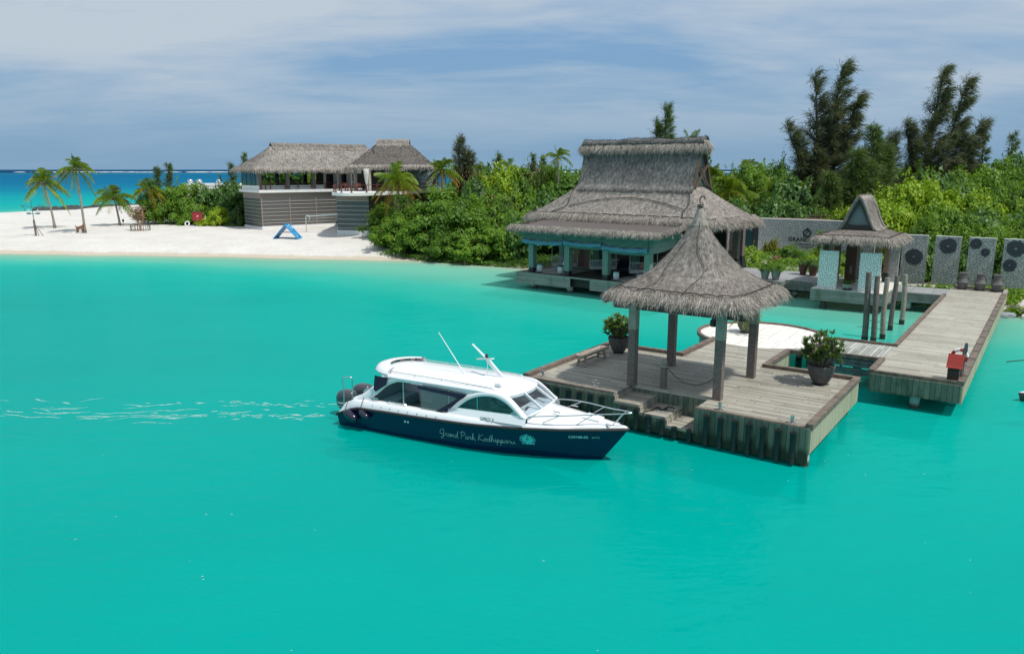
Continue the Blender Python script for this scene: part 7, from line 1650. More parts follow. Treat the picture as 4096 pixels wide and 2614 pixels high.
    mb = MB(); mb.tube(polyline_smooth([(-.9, .5, .5), (-.3, .3, .35), (.4, -.2, .1), (.8, -.6, -.15)]), .045, 6); mb.tube([(-.2, .25, .3), (.2, .5, .45), (.5, .4, .3)], .025, 5); mb.tube([(.2, 0, .15), (.3, -.5, 0), (.6, -.8, -.2)], .025, 5); mb.build('branch', M_bark, t)
build_beach_props()
def build_dinghy():
    t = thing('dinghy', 'bow of a small dark boat just entering the picture at the right edge', 'boat', None, (20.05, 29.3, 0), R(4))
    mb = MB(); rows = []
    for u in np.linspace(0, 1, 10):
        b = .62 * u ** .55; rows.append([(u * 3.4 + .25 * (1 - u), 0, -.15), (u * 3.4 + .12 * (1 - u), -b * .8, .02), (u * 3.4, -b, .34 - .06 * u), (u * 3.4, -b * .85, .36 - .06 * u)])
    mb.grid(rows); mb.grid([[(x, -y, z) for x, y, z in r] for r in rows]); mb.build('hull', M_darksteel, t, smooth_angle=50)
    mb = MB(); mb.grid([[(r[3][0], q * r[3][1], r[3][2] + .01) for q in (1, 0, -1)] for r in rows]); mb.build('deck', M_white, t)
    mb = MB((0, 0, 0)); mb.tube(polyline_smooth([(0, 0, .03), (1.2, .35, .02), (2.2, .1, .03), (3.6, .2, .02)]), .02, 5); o = mb.build('floating_rope', M_rope, None); o.location = (23.6, 35.6, 0); tag(o, 'dark floating rope on the water at the right edge', 'rope')
build_dinghy()
# ------------------------------------------------------------------ motor boat
def ip(x, xs, ys): return float(np.interp(x, xs, ys))
SX = [-.05, 1, 3.1, 5.7, 7.3, 8.55, 9.6, 10.45]; SB = [1.42, 1.46, 1.5, 1.45, 1.24, .88, .44, .02]
ZX = [-.07, .85, 2.37, 5.0, 7.5, 9.0, 10.45]; ZZ = [.40, .77, .83, .90, 1.01, 1.07, 1.12]
WX = [0, 2.9, 5.3, 6.6, 8.0, 8.9, 9.6]; WB = [1.36, 1.36, 1.25, 1.02, .64, .32, .01]
def sheer_b(x): return ip(x, SX, SB)
def sheer_z(x): return ip(x, ZX, ZZ)
def hull_pt(s, f):
    """s along 0..1, f height 0 (waterline)..1 (sheer)"""
    xw, xs = 9.6 * s, -.05 + 10.5 * s; bw, bs = ip(xw, WX, WB), ip(xs, SX, SB); x = xw + (xs - xw) * f
    fl = f - .22 * math.sin(math.pi * f) * max(0, s - .45) * 1.6
    return x, bw + (bs - bw) * fl, sheer_z(xs) * f
def hull_side(x, z):
    """half breadth of the topside at station x and height z"""
    s = x / 10.2
    for _ in range(8):
        f = min(max(z / sheer_z(-.05 + 10.5 * s), 0), 1); px, b, pz = hull_pt(s, f); s += (x - px) / 10.4
    return b
M_hull = simple('navy_gelcoat', (.004, .012, .060), .16, var=.1, scale=1.5, spec=.4, coat=.15)
M_tint = glass('tinted_boat_glass', (.22, .48, .48), .35, .02)
M_ws = glass('clear_windshield', (.80, .88, .92), .10, .02)
M_navy = simple('navy_canvas', (.012, .016, .045), .8, var=.2)
M_vinyl = glass('clear_vinyl_panel', (.72, .78, .80), .45, .15)
M_seat = simple('teal_grey_upholstery', (.16, .30, .33), .7, var=.1)
M_greyeng = simple('dark_grey_cowling', (.055, .062, .07), .25, var=.08, coat=.4)
M_decal = simple('pale_aqua_lettering', (.50, .70, .68), .5, var=.02)
M_aqua = simple('aqua_crest', (.10, .62, .60), .5, var=.05)
def boat_lettering(t):
    GL = {'G': (.80, [[(.75, .82), (.5, 1.0), (.15, .8), (.05, .45), (.3, .25), (.6, .45), (.62, .78), (.62, .1), (.5, -.35), (.22, -.28), (.5, 0), (.82, .12)]]), 'r': (.46, [[(0, .08), (.13, .42), (.2, .40), (.32, .38), (.28, .1), (.46, .08)]]),
          'a': (.52, [[(.4, .36), (.2, .42), (.05, .2), (.15, 0), (.35, .18), (.42, .42), (.39, .05), (.52, .08)]]), 'n': (.52, [[(0, .08), (.08, .42), (.09, .03), (.26, .40), (.38, .34), (.38, .04), (.52, .08)]]), 'd': (.58, [[(.4, .34), (.2, .42), (.05, .2), (.15, 0), (.36, .2), (.50, 1.0), (.42, .06), (.58, .08)]]),
          'P': (.82, [[(.34, .98), (.18, 0)], [(.0, .72), (.3, 1.02), (.78, .9), (.70, .55), (.28, .48)]]), 'k': (.54, [[(0, .08), (.2, .72), (.16, 1.0), (.08, .5), (.06, 0)], [(.07, .2), (.36, .42), (.16, .24), (.38, .0), (.54, .08)]]), 'K': (.80, [[(.28, 1.0), (.10, 0)], [(.78, 1.0), (.22, .46), (.5, .15), (.8, .04)]]),
          'o': (.48, [[(.3, .41), (.08, .3), (.08, .06), (.28, 0), (.40, .24), (.28, .41), (.48, .34)]]), 'h': (.52, [[(0, .08), (.22, .72), (.18, 1.0), (.08, .5), (.06, 0), (.2, .36), (.36, .36), (.36, .05), (.52, .08)]]), 'i': (.26, [[(0, .08), (.1, .42), (.11, .04), (.26, .08)], [(.13, .58), (.15, .62)]]),
          'p': (.50, [[(0, .1), (.11, .44), (.03, -.42)], [(.08, .3), (.28, .42), (.38, .2), (.24, 0), (.1, .08), (.5, .08)]]), 'u': (.52, [[(0, .36), (.05, .06), (.2, .02), (.35, .40), (.35, .05), (.52, .08)]]), ' ': (.22, [])}
    txt = 'Grand Park Kodhipparu'; tot = sum(GL[c][0] for c in txt); x0, x1 = 4.34, 7.04; k = (x1 - x0) / tot; x = x0; mb = MB()
    for ch in txt:
        for st in GL[ch][1]:
            pts = []
            for u, v in polyline_smooth([(a, b, 0) for a, b in st], 4) and [(p[0], p[1]) for p in polyline_smooth([(a, b, 0) for a, b in st], 4)]:
                px = x + (u + v * .12) * k; pz = .335 + (px - x0) * .022 + v * k * 1.0; pts.append((px, -hull_side(px, pz) - .006, pz))
            mb.tube(pts, .0058, 5)
        x += GL[ch][0] * k
    mb.build('script_lettering', M_decal, t)
    def on_hull(me, x0, z0, mat, name):
        for v in me.vertices:
            px, pz = x0 + v.co.x, z0 + v.co.y + .022 * v.co.x; v.co = (px, -hull_side(px, pz) - .006 - v.co.z, pz)
        return link(name, me, mat, t)
    on_hull(text_mesh('C5918B-02', .125, .002, bold=True, align='LEFT'), 8.72, .80, M_decal, 'registration_lettering')
    on_hull(text_mesh('(10-T)', .085, .002, align='LEFT'), 9.40, .81, M_decal, 'registration_lettering')
    on_hull(text_mesh('GPKD 3', .10, .002, bold=False), 6.14, 3.0, M_decal, 'dummy') if False else None
    # crest: aqua field, scrolls and a dark P
    mb = MB(); cx, cz, r = 7.45, .60, .19
    def H(u, w, e=.006): px, pz = cx + u * r * 1.2, cz + w * r * .9; return (px, -hull_side(px, pz) - e, pz)
    k = 26; mb.add([H(0, 0)] + [H((.80 + .10 * math.cos(a * 7)) * math.cos(a), (.80 + .10 * math.cos(a * 7)) * math.sin(a)) for a in np.linspace(0, 2 * math.pi, 56, endpoint=False)], [(0, 1 + i, 1 + (i + 1) % 56) for i in range(56)])
    rn = random.Random(2)
    for j in range(16):
        a = 2 * math.pi * j / 16; tw = [(a, .8), (a + .08, .98), (a + .22, 1.08), (a + .34, 1.0)]
        mb.tube([H(q * math.cos(b), q * math.sin(b), .008) for b, q in tw], .011, 5)
    mb.tube([H(-.2, .85), H(-.15, 1.2), H(0, 1.0), H(.05, 1.35), H(.12, 1.0), H(.25, 1.15)], .013, 5); mb.tube([H(-.85, -.95), H(-.3, -.85), H(0, -.92), H(.3, -.85), H(.85, -.95)], .016, 5)
    mb.build('crest', M_aqua, t)
    me = text_mesh('P', .17, .002)
    for v in me.vertices:
        px, pz = cx + v.co.x, cz + v.co.y; v.co = (px, -hull_side(px, pz) - .012, pz)
    link('crest_letter', me, M_hull, t.children[-1])
    place_text(text_mesh('GPKD 3', .15, .003, bold=True), simple('teal_lettering', (.03, .17, .19), .5), t, (6.14, -1.335, 1.155), (1, 0, .035), (0, .12, 1))
def build_boat():
    t = thing('motor_boat', 'navy and white motor boat with hardtop cabin and twin outboards beside the dock', 'boat', BOAT, (0, 0, 0))
    NS = 40; S = [i / (NS - 1) for i in range(NS)]; S = [1 - (1 - s) ** 1.25 for s in S]
    mb = MB()
    for sg in (-1, 1):
        rows = []
        for s in S:
            xk = 9.0 * s; kb = ip(9.6 * s, WX, WB)
            r = [(xk, 0, -.62), (xk + .2 * s, sg * kb * .78, -.34)] + [(x, sg * y, z) for x, y, z in (hull_pt(s, f) for f in (0, .2, .4, .6, .8, 1))]
            rows.append(r)
        mb.grid(rows)
    # transom
    tr = [(0, 0, -.62), (0, 1.05, -.34)] + [hull_pt(0, f) for f in (0, .5, 1)]
    mb.add([(p[0], p[1], p[2]) for p in tr] + [(p[0], -p[1], p[2]) for p in tr[::-1][:-1]], [tuple(range(9))])
    mb.build('hull', M_hull, t, smooth_angle=40)
    mb = MB()
    for sg in (-1, 1): mb.tube([(x, sg * (y + .015), z) for x, y, z in (hull_pt(s, 1) for s in S)], .052, 8)
    mb.build('rubbing_strake', M_fender, t, smooth=True)
    # white topsides up to the gunwale
    def gun(s):
        x = -.05 + 10.5 * s; b = sheer_b(x)
        z = ip(x, [-.05, .2, .62, 1.4, 4.7, 7.3, 8.5, 10.3], [.46, .82, 1.01, 1.07, 1.11, 1.16, 1.17, 1.19])
        return x - .12 * max(0, s - .9) * 3, max(b - ip(x, [0, 7, 8.5, 10.45], [.13, .13, .10, .02]), .0), z
    mb = MB()
    for sg in (-1, 1):
        rows = []
        for s in S:
            x, y, z = hull_pt(s, 1); gx_, gy_, gz_ = gun(s); h = gz_ - z
            rows.append([(x, sg * (y - .01), z + .02), (x, sg * (y - .02), z + h * .35), (gx_, sg * (gy_ + .05), gz_ - h * .18), (gx_, sg * (gy_ + .015), gz_ - .015), (gx_, sg * gy_, gz_), (gx_, sg * max(gy_ - .13, 0), gz_ + .0)])
        mb.grid(rows)
    mb.build('topsides', M_white, t, smooth_angle=60)
    # foredeck
    rows = []
    for x in np.linspace(7.2, 10.38, 24):
        s = (x + .05) / 10.5; gx_, b, z = gun(s); cr = ip(x, [7.2, 7.7, 9, 10.38], [.34, .32, .20, .03])
        rows.append([(x, b * v, z + cr * (1 - abs(v) ** 2.2)) for v in np.linspace(-1, 1, 17)])
    mb = MB(); mb.grid(rows); mb.build('foredeck', M_white, t, smooth=True)
    mb = MB(); mb.add([(9.0, -.28, 1.355), (9.55, -.24, 1.30), (9.55, .24, 1.30), (9.0, .28, 1.355), (9.0, -.28, 1.375), (9.55, -.24, 1.32), (9.55, .24, 1.32), (9.0, .28, 1.375)], [(0, 1, 2, 3), (7, 6, 5, 4), (0, 4, 5, 1), (1, 5, 6, 2), (2, 6, 7, 3), (3, 7, 4, 0)]); mb.build('hatch', M_white, t)
    for x, y in ((8.4, .5), (8.2, -.45), (10.0, .1)): mb = MB(); mb.tube([(x - .12, y, ip(x, [8, 10], [1.5, 1.26])), (x + .12, y, ip(x, [8, 10], [1.49, 1.25]))], .02, 6); mb.build('deck_fitting', M_steel, t)
    mb = MB(); mb.tube([(9.8, -.22, 1.27), (9.95, -.30, 1.26)], .03, 6); mb.tube([(9.82, -.26, 1.22), (9.9, -.26, 1.28)], .02, 6); mb.build('cleat', M_steel, t)
    mb = MB(); mb.tube([(7.42, -1.06, 1.16), (7.42, -1.06, 1.30)], .045, 10); mb.build('navigation_light', M_darksteel, t)
    # cockpit and interior
    mb = MB(); mb.box(.85, 5.2, -1.1, 1.1, .34, .42); mb.box(5.2, 7.3, -.8, .8, .36, .44); mb.build('cabin_sole', simple('grey_sole', (.30, .31, .31), .8), t)
    for sg in (-1, 1): mb = MB(); mb.box(.9, 5.4, sg * 1.17 - .03, sg * 1.17 + .03, .45, 1.08); mb.build('inner_liner', M_white, t)
    mb = MB(); mb.box(.55, .95, -1.25, 1.25, .35, 1.06); mb.box(-.02, .6, -1.25, 1.25, .30, .46); mb.build('transom_box', M_white, t, bevel=.03)
    mb = MB(); mb.add([(-.02, -1.33, .50), (.55, -1.33, .99), (.55, -1.05, .99), (-.02, -1.05, .50)], [(0, 1, 2, 3)]); mb.build('boarding_mat', simple('grey_mat', (.10, .10, .10), .9), t)
    mb = MB(); mb.box(1.0, 1.75, -1.1, 1.1, .42, .82); mb.build('aft_seat', M_seat, t, bevel=.05)
    mb = MB(); mb.bar((1.0, 0, .8), (.95, 0, 1.35), 2.2, .16, (1, 0, 0)); mb.build('aft_backrest', M_seat, t, bevel=.05)
    for sg in (-1, 1):
        mb = MB(); mb.box(2.6, 4.6, sg * .9 - .25, sg * .9 + .25, .42, .82); mb.build('side_seat', M_seat, t, bevel=.05)
    mb = MB(); mb.box(2.0, 3.4, .95, 1.15, .8, 1.9); mb.build('white_locker', M_white, t, bevel=.03)
    for x in (2.7, 4.55): 
        for y in (-1.12, 1.1): mb = MB(); mb.tube([(x, y, 1.08), (x, y, 1.95)], .022, 6); mb.build('stanchion', M_steel, t)
    mb = MB(); mb.tube([(2.75, 1.08, 1.9), (3.7, 1.08, 1.1)], .022, 6); mb.build('grab_pole', M_steel, t)
    for y in (-.55, .5):
        mb = MB(); mb.box(5.65, 6.15, y - .26, y + .26, .45, .95); mb.build('helm_seat', M_white, t, bevel=.06); mb = MB(); mb.bar((5.68, y, .95), (5.55, y, 1.5), .52, .12, (1, 0, 0)); mb.build('helm_backrest', simple('pale_seat', (.55, .60, .58), .7) if 'pale_seat' not in MATS else MATS['pale_seat'], t, bevel=.05)
    mb = MB(); mb.box(6.75, 7.45, -1.12, 1.12, .9, 1.36); mb.build('dashboard', M_white, t, bevel=.05)
    mb = MB(); mb.tube([(6.62 + .05 * math.sin(a), -.55 + .19 * math.cos(a), 1.22 + .17 * math.sin(a)) for a in np.linspace(0, 6.283, 20, endpoint=False)], .016, 6, closed=True); mb.tube([(6.75, -.55, 1.2), (6.62, -.55, 1.22)], .03, 6); mb.build('steering_wheel', M_darksteel, t)
    mb = MB(); mb.lathe([(.09, 0), (.10, .05), (.07, .1), (0, .12)], 12, (7.15, -.4, 1.36)); mb.build('compass', M_darksteel, t, smooth=True)
    # cabin sides
    def yz(z): return 1.20 - max(0, z - 1.05) * .12
    ao = [(.62, 1.03), (1.05, 1.30), (1.53, 1.67), (2.0, 1.95), (2.56, 2.06), (3.86, 2.06), (5.0, 2.05), (5.75, 2.04)]; ai = [(1.3, 1.06), (1.63, 1.35), (1.99, 1.64), (2.33, 1.80), (2.62, 1.86), (3.86, 1.88), (4.89, 1.83), (5.3, 1.80)]
    bo = [(4.5, 1.09), (4.86, 1.45), (5.27, 1.80), (5.89, 2.0), (6.52, 2.01), (6.92, 1.84), (7.50, 1.36)]; bi = [(4.96, 1.33), (5.34, 1.63), (5.69, 1.78), (6.04, 1.845), (6.38, 1.84), (6.76, 1.71), (7.20, 1.41)]
    for sg in (-1, 1):
        def sm(a): return [(p[0], p[1]) for p in polyline_smooth([(x, z, 0) for x, z in a], 4)]
        mb = MB()
        for oo, ii, bul in ((ao, ai, .0), (bo, bi, .03)):
            oo, ii = sm(oo), sm(ii); rows = []
            for (x0, z0), (x1, z1) in zip(oo, ii):
                def P3(x, z, e): return (x, sg * (yz(z) + e), z)
                xm, zm = (x0 + x1) / 2, (z0 + z1) / 2
                rows.append([P3(x0, z0, -.02 + bul), P3(x0 * .85 + x1 * .15, z0 * .85 + z1 * .15, .03 + bul), P3(xm, zm, .05 + bul), P3(x0 * .12 + x1 * .88, z0 * .12 + z1 * .88, .03 + bul), P3(x1, z1, -.01), P3(x1, z1, -.08), P3(x0, z0, -.08)])
            mb.grid(rows, closed=True)
        # side panel under the window
        fl = [(4.5, 1.08), (4.96, 1.33), (5.7, 1.355), (6.5, 1.385), (7.2, 1.41), (7.5, 1.36), (7.5, 1.14), (6.5, 1.12), (5.5, 1.10)]
        mb.add([(x, sg * (yz(z) + (.12 if z < 1.2 else .04)), z) for x, z in fl], [tuple(range(9))])
        mb.build('cabin_side', M_white, t, smooth_angle=50); cs = t.children[-1]
        w = [(x, z) for x, z in sm(bi)]
        mb = MB(); mb.add([(x, sg * (yz(z) - .02), z) for x, z in w], [tuple(range(len(w)))]); mb.build('side_window', M_tint, cs)
        mb = MB(); mb.box(5.66, 5.69, min(sg * 1.12, sg * 1.14), max(sg * 1.12, sg * 1.14), 1.36, 1.78); mb.bar((4.96, sg * (yz(1.33) + .02), 1.335), (7.2, sg * (yz(1.41) + .02), 1.415), .02, .025); mb.build('window_bar', M_steel, cs)
    # hardtop
    def rz_(x, v):
        e = 1 - abs(v) ** 2.4; fwd = max(0, (x - 5.6) / 1.5); return 2.05 + .125 * e - .20 * fwd ** 2 - .02 * max(0, 2.2 - x)
    vs_ = [-1.03, -1.06, -1.02] + list(np.linspace(-.95, .95, 13)) + [1.02, 1.06, 1.03]
    rows = []
    for u in np.linspace(0, 1, 26):
        r = []
        for j, v in enumerate(vs_):
            xf = 7.08 - .38 * abs(v) ** 2.2; xa = 1.42 + .35 * abs(v) ** 3; x = xa + (xf - xa) * u
            z = rz_(x, min(1, max(-1, v))) - (.11 if j in (0, len(vs_) - 1) else .055 if j in (1, len(vs_) - 2) else 0)
            if u == 0 or u == 1: z -= .03
            r.append((x, v * 1.09, z))
        rows.append(r)
    mb = MB(); mb.grid(rows); mb.grid([[(x, y * .985, min(z, 2.15) - .085) for x, y, z in r[1:-1]] for r in rows]); 
    mb.grid([rows[-1][1:-1], [(x - .02, y * .985, min(z, 2.15) - .085) for x, y, z in rows[-1][1:-1]]]); mb.grid([rows[0][1:-1], [(x + .02, y * .985, min(z, 2.15) - .085) for x, y, z in rows[0][1:-1]]])
    mb.build('hardtop', M_white, t, smooth_angle=35); ht = t.children[-1]
    rows = []
    for a in np.linspace(R(-82), R(82), 30):
        px, py = 2.25 - 1.28 * math.cos(a), 1.15 * math.sin(a); n_ = Vector((-math.cos(a), math.sin(a), 0)); k = math.cos(a) ** .5
        def q(o, z): return (px - n_.x * o, py - n_.y * o, z)
        rows.append([q(0, 2.02), q(-.03, 2.08), q(.05, 2.20), q(.18, 2.245), q(.22 + .26 * k, 2.27), q(.24 + .28 * k, 2.255), q(.22 + .26 * k, 2.24), q(.12, 2.16)])
    mb = MB(); mb.grid(rows, closed=True); mb.build('roof_wing', M_white, ht, smooth_angle=60)
    mb = MB()
    for a in np.linspace(R(-60), R(60), 6): px, py = 2.25 - .95 * math.cos(a), .84 * math.sin(a); mb.bar((px, py, 2.1), (px, py, 2.25), .16, .03, (math.cos(a), -math.sin(a), 0))
    mb.build('wing_strut', simple('dusty_rose_strut', (.42, .32, .30), .6), ht)
    for sg in (-1, 1):
        mb = MB(); mb.tube([(2.05, sg * .98, 2.08), (2.1, sg * .98, 2.15), (4.2, sg * .99, 2.145), (6.15, sg * .97, 2.10), (6.25, sg * .97, 2.04)], .014, 6)
        for x in (3.1, 4.2, 5.2): mb.tube([(x, sg * .985, 2.06), (x, sg * .985, 2.15)], .014, 5)
        mb.build('roof_rail', M_steel, ht)
    mb = MB(); mb.lathe([(.06, 0), (.05, .06), (.025, .12)], 10, (4.55, -.12, 2.15)); mb.tube([(4.55, -.12, 2.2), (3.48, -.05, 3.5)], [.018, .009], 6); mb.build('whip_antenna', M_white, ht)
    mb = MB(); mb.box(5.72, 6.05, .0, .24, 2.13, 2.18); mb.bar((5.9, .12, 2.17), (5.33, .12, 2.72), .12, .07, (0, 1, 0)); mb.tube([(5.33, .12, 2.72), (4.74, .12, 3.19)], [.045, .03], 8)
    mb.bar((5.62, -.02, 2.93 - .12), (4.86, .26, 2.66), .13, .035, (0, 0, 1)); mb.tube([(5.33, .12, 2.70), (5.33, .12, 2.14)], .012, 5); mb.build('radar_mast', M_white, ht, smooth_angle=40)
    mb = MB(); mb.lathe([(.05, 0), (.05, .10), (.03, .13), (0, .14)], 10, (5.30, .12, 2.78)); mb.build('mast_light', M_darksteel, ht.children[-1], smooth_angle=40)
    mb = MB(); mb.box(6.10, 6.34, -.80, -.60, 2.02, 2.09); mb.box(6.12, 6.34, -.79, -.61, 2.12, 2.22); mb.build('searchlight', M_white, ht, bevel=.015)
    # windshield
    bt = [(7.46, -1.13, 1.36), (7.68, -.42, 1.47), (7.66, .48, 1.50), (7.46, 1.13, 1.38)]; tp = [(6.76, -1.02, 1.86), (6.99, -.40, 1.93), (6.99, .42, 1.93), (6.76, 1.02, 1.86)]
    for i in range(3):
        mb = MB(); mb.add([bt[i], bt[i + 1], tp[i + 1], tp[i]], [(0, 1, 2, 3)]); mb.build('windshield_pane', M_ws, t)
    mb = MB()
    for i in range(4): mb.bar(bt[i], tp[i], .075 if i in (1, 2) else .09, .05, (0, 1, 0))
    for i in range(3): mb.bar(bt[i], bt[i + 1], .05, .05)
    mb.build('windshield_frame', M_white, t)
    mb = MB(); mb.tube([(7.5, .1, 1.52), (7.2, -.25, 1.78)], .012, 5); mb.tube([(7.45, .75, 1.5), (7.15, .45, 1.76)], .012, 5); mb.build('wiper', M_darksteel, t)
    # curtain panels on the near side
    y = -1.265
    def quad(mbq, pts): mbq.add([(x, y + (2.0 - z) * -.04, z) for x, z in pts], [tuple(range(len(pts)))])
    mb = MB(); quad(mb, [(3.52, 1.80), (3.55, 1.05), (4.08, 1.02), (5.05, 1.66)]); mb.build('curtain_panel', M_vinyl, t); cp = t.children[-1]
    y -= .012; mb = MB(); quad(mb, [(3.40, 1.90), (5.36, 1.84), (5.22, 1.70), (3.44, 1.79)]); quad(mb, [(3.50, 1.08), (4.10, 1.06), (4.14, .90), (3.52, .88)]); quad(mb, [(4.08, 1.06), (4.14, .90), (5.36, 1.82), (5.05, 1.70)]); mb.build('curtain_border', M_navy, cp, recalc=False)
    y = -1.22; mb = MB(); quad(mb, [(1.56, 2.0), (2.14, 1.97), (2.06, 1.72), (1.60, 1.42), (1.50, 1.48)]); mb.build('aft_canvas', M_navy, t, recalc=False)
    mb = MB(); mb.add([(1.35, .2, 2.0), (1.35, 1.05, 2.0), (1.05, 1.05, 1.15), (1.0, .5, 1.2)], [(0, 1, 2, 3)]); mb.build('rear_canvas', M_navy, t, recalc=False)
    # rails and stern gear
    for sg in (-1, 1):
        mb = MB(); top = polyline_smooth([(7.0, sg * 1.12, 1.18), (7.25, sg * 1.12, 1.30), (7.6, sg * 1.08, 1.40), (8.2, sg * .96, 1.48), (8.9, sg * .72, 1.54), (9.7, sg * .36, 1.60), (10.35, sg * .14, 1.66), (10.55, sg * .0, 1.68)], 4); mb.tube(top, .019, 7)
        for (bx, by, tx, ty, tz) in ((7.95, .93, 8.5, .86, 1.505), (8.95, .60, 9.45, .475, 1.58), (9.95, .16, 10.3, .16, 1.655)): mb.tube([(bx, sg * by, ip(bx, [7.9, 10], [1.22, 1.20])), (tx, sg * ty, tz)], .014, 6)
        mb.build('bow_rail', M_steel, t, smooth=True)
    mb = MB(); mb.tube(polyline_smooth([(.02, -1.12, .62), (.05, -1.12, 1.3), (.0, -1.12, 1.58), (.08, -1.12, 1.68), (.26, -1.0, 1.72), (.33, -.98, 1.6), (.33, -.98, 1.2), (.30, -.98, .75)], 4), .02, 7); mb.build('boarding_rail', M_steel, t, smooth=True)
    mb = MB(); mb.tube([(2.15, -1.32, 1.12), (2.2, -1.32, 1.17), (2.9, -1.32, 1.18), (2.95, -1.32, 1.13)], .016, 6); mb.build('grab_rail', M_steel, t)
    mb = MB(); mb.tube([(1.55, -1.3, 1.10), (1.55, -1.3, 1.18)], .03, 6); mb.tube([(1.35, -1.3, 1.19), (1.75, -1.3, 1.19)], .022, 6); mb.build('cleat', M_steel, t)
    boat_lettering(t)
    # outboards
    def ring(cx, z, hx, hy, n=24, e=3.2, sl=0):
        out = []
        for j in range(n):
            a = 2 * math.pi * j / n; c, s_ = math.cos(a), math.sin(a); r = (abs(c) ** e + abs(s_) ** e) ** (-1 / e); out.append((cx + hx * r * c, hy * r * s_, z + sl * r * c))
        return out
    for y0 in (-.42, .5):
        e = bpy.data.objects.new('outboard_engine', None); COL.objects.link(e); e.parent = t; e.location = (-.44, y0, -.02); e.scale = (.9, .9, .92)
        mb = MB(); rows = [ring(-.02, .10, .20, .14), ring(-.02, .34, .30, .20), ring(0, .42, .42, .26), ring(0, .62, .46, .28), ring(.0, .82, .46, .28, sl=.0), ring(.02, .86, .45, .275), ring(.03, .98, .42, .25, sl=.02), ring(.05, 1.08, .33, .19, sl=.02), ring(.06, 1.12, .15, .09)]
        mb.grid(rows, closed=True); mb.add(rows[-1], [tuple(range(24))]); mb.build('cowling', M_greyeng, e, smooth_angle=50)
        mb = MB(); mb.tube([(0.42 * math.cos(a) * 1.1, .255 * math.sin(a) * 1.1, .84) for a in np.linspace(0, 6.283, 24, endpoint=False)], .012, 5, closed=True); mb.build('cowling_seam', M_darksteel, e)
        mb = MB(); mb.box(-.12, .16, -.10, .10, -.9, .4); mb.box(.15, .5, -.18, .18, .15, .62); mb.build('leg', M_greyeng, e, bevel=.03)
        if y0 < 0:
            place_text(text_mesh('YAMAHA', .115, .004, bold=True), M_decal, e, (-.02, -.286, .60), (1, 0, 0), (0, 0, 1)); mb = MB(); mb.box(-.30, .22, -.288, -.282, .46, .475); mb.build('stripe', M_decal, e)
    # white trim disc fittings on the topside
    for x, z in ((3.0, .62), (3.12, .62)): mb = MB(); mb.lathe([(.04, 0), (.04, .012), (0, .013)], 12); mb.v = [(x + p[0], -hull_side(x, z) - p[2], z + p[1]) for p in mb.v]; mb.build('vent', M_decal, t)
    for x in np.arange(1.6, 4.3, .38): mb = MB(); mb.lathe([(.018, 0), (.018, .01), (0, .011)], 8); mb.v = [(x + p[0], -sheer_b(x) - p[2] + .02, .97 + p[1]) for p in mb.v]; mb.build('snap_stud', M_darksteel, t)
    # fenders hanging from the boat
    labs = ['larger glossy dark fender hanging at the stern quarter of the boat', 'smaller dark fender hanging just forward of the larger one on the boat', 'dark fender standing upright behind the cabin near the outboards']
    for i, (p, d, r, L) in enumerate((((.72, -1.58, .50), (.86, 0, -.5), .15, .62), ((1.30, -1.56, .62), (.86, 0, -.5), .11, .45), ((.70, -.05, 1.15), (.25, 0, 1), .13, .5))):
        f = thing('boat_fender', labs[i], 'fender', BOAT, p, 0, 'dark fenders hung on the boat'); D_ = Vector(d).normalized(); pts = [D_ * (L * (k / 10 - .5)) for k in range(11)]
        rr = [r * (1 - abs(2 * k / 10 - 1) ** 3.5) ** .5 + .012 for k in range(11)]
        mb = MB(); mb.tube([tuple(q) for q in pts], rr, 16); mb.build('body', simple('glossy_navy_vinyl', (.012, .012, .03), .15, coat=.5) if 'glossy_navy_vinyl' not in MATS else MATS['glossy_navy_vinyl'], f, smooth=True)
        if i < 2: mb = MB(); q = pts[0]; mb.tube([tuple(q), (q.x + .02, q.y + .25, .55 if i == 0 else .55)], .012, 5); mb.build('line', M_rope, f)
build_boat()

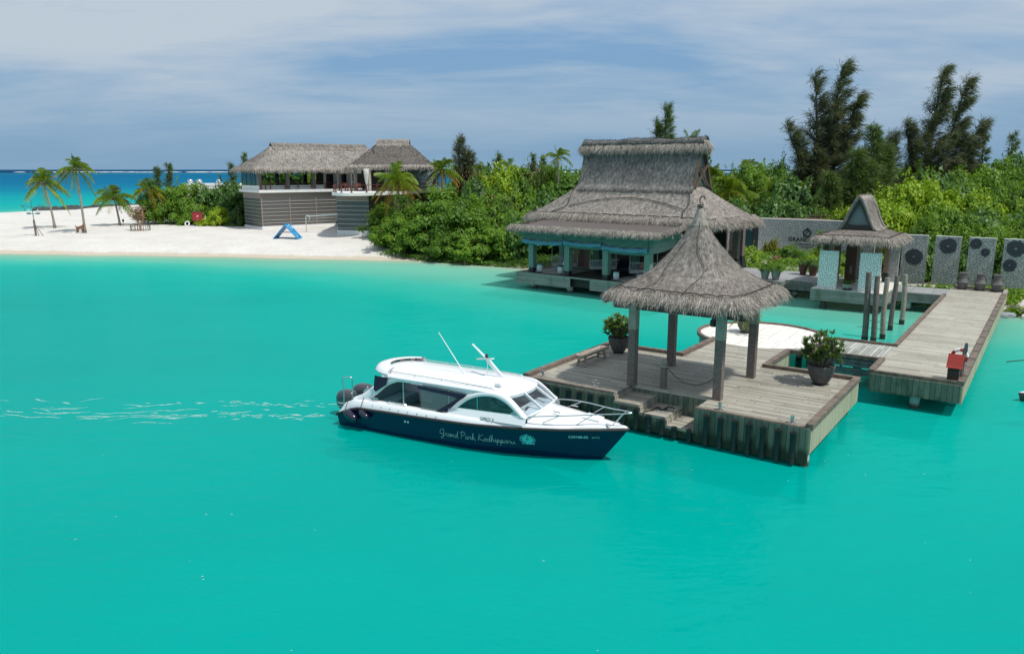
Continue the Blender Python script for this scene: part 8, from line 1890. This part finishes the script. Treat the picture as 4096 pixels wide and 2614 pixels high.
def skin_mesh(name, verts, edges, radii, sub=1):
    me = bpy.data.meshes.new(name); me.from_pydata(verts, edges, []); ob = bpy.data.objects.new(name, me); COL.objects.link(ob)
    ob.modifiers.new('s', 'SKIN')
    for v, r in zip(me.skin_vertices[0].data, radii): v.radius = r if hasattr(r, '__len__') else (r, r)
    me.skin_vertices[0].data[0].use_root = True
    ob.modifiers.new('u', 'SUBSURF').levels = sub; ob.modifiers['u'].render_levels = sub
    m2 = bpy.data.meshes.new_from_object(ob.evaluated_get(bpy.context.evaluated_depsgraph_get())); bpy.data.objects.remove(ob); m2.name = name
    m2.polygons.foreach_set('use_smooth', [True] * len(m2.polygons)); return m2
def build_helmsman():
    """seated helmsman, hands on the wheel"""
    p = thing('person', 'person in a white shirt seated at the boat helm with hands on the wheel', 'person', BOAT, (5.95, -.55, .42))
    Msk = simple('brown_skin', (.12, .06, .04), .55, var=.08); Msh = simple('white_shirt', (.70, .72, .72), .85, var=.04); Mtr = simple('dark_trousers', (.02, .022, .03), .85); Mha = simple('black_hair', (.01, .009, .008), .6)
    V = [(0, 0, .58), (-.02, 0, .75), (-.02, 0, .95), (.0, 0, 1.10), (.02, 0, 1.20), (.05, 0, 1.31), (.06, 0, 1.40)]; E_ = [(i, i + 1) for i in range(6)]; Rr = [(.15, .12), (.14, .11), (.165, .11), (.15, .10), (.055, .055), (.085, .095), (.07, .085)]
    def chain(root, pts, rs):
        k = root
        for q, r in zip(pts, rs): V.append(q); Rr.append((r, r)); E_.append((k, len(V) - 1)); k = len(V) - 1
        return k
    for sg in (-1, 1):
        w = chain(3, [(0, sg * .19, 1.08), (.16, sg * .25, .86), (.42, sg * .21, .88), (.55, sg * .18, .90)], [.055, .045, .036, .027])
        for k in range(4): chain(w, [(.60, sg * (.155 + .017 * k), .905 + .004 * k), (.64, sg * (.155 + .017 * k), .895), (.635, sg * (.155 + .017 * k), .865)], [.011, .0095, .008])
        chain(w, [(.585, sg * .145, .885), (.61, sg * .13, .87)], [.011, .009])
        chain(0, [(.10, sg * .10, .57), (.42, sg * .12, .56), (.46, sg * .12, .16), (.48, sg * .12, .05), (.60, sg * .12, .03)], [.095, .075, .052, .042, .035])
    link('body', skin_mesh('body', V, E_, Rr), Msk, p)
    me = skin_mesh('shirt', [(0, 0, .60), (-.02, 0, .78), (-.02, 0, .96), (0, 0, 1.10), (.01, 0, 1.15), (0, -.19, 1.08), (.14, -.25, .90), (0, .19, 1.08), (.14, .25, .90)], [(0, 1), (1, 2), (2, 3), (3, 4), (3, 5), (5, 6), (3, 7), (7, 8)], [(.17, .14), (.165, .135), (.185, .13), (.165, .12), (.07, .07), .07, .06, .07, .06]); link('shirt', me, Msh, p)
    me = skin_mesh('trousers', [(0, 0, .60), (0, 0, .52), (.10, -.10, .57), (.42, -.12, .56), (.46, -.12, .14), (.10, .10, .57), (.42, .12, .56), (.46, .12, .14)], [(0, 1), (0, 2), (2, 3), (3, 4), (0, 5), (5, 6), (6, 7)], [(.165, .14), .13, .11, .088, .066, .11, .088, .066]); link('trousers', me, Mtr, p)
    mb = MB(); rows = [[(.045 + r * math.cos(a) * 1.08, r * math.sin(a) * .95, 1.365 + z) for a in np.linspace(0, 6.283, 14, endpoint=False)] for r, z in ((.088, .0), (.092, .05), (.078, .095), (.045, .12), (.01, .13))]; mb.grid(rows, closed=True); mb.build('hair', Mha, p, smooth=True)
    mb = MB()
    for sg in (-1, 1): mb.lathe([(0, -.012), (.013, 0), (0, .012)], 8, (.135, sg * .033, 1.355))
    mb.build('eyes', Mha, p); mb = MB(); mb.add([(.135, -.012, 1.315), (.135, .012, 1.315), (.165, 0, 1.32), (.138, 0, 1.355)], [(0, 1, 2), (0, 2, 3), (1, 3, 2), (0, 3, 1)]); mb.tube([(.13, -.025, 1.287), (.138, 0, 1.285), (.13, .025, 1.287)], .006, 5); mb.build('nose_and_mouth', Msk, p)
    mb = MB()
    for sg in (-1, 1): mb.lathe([(0, -.02), (.016, -.01), (.018, .012), (0, .025)], 8, (.05, sg * .092, 1.345))
    mb.build('ears', Msk, p)
build_helmsman()
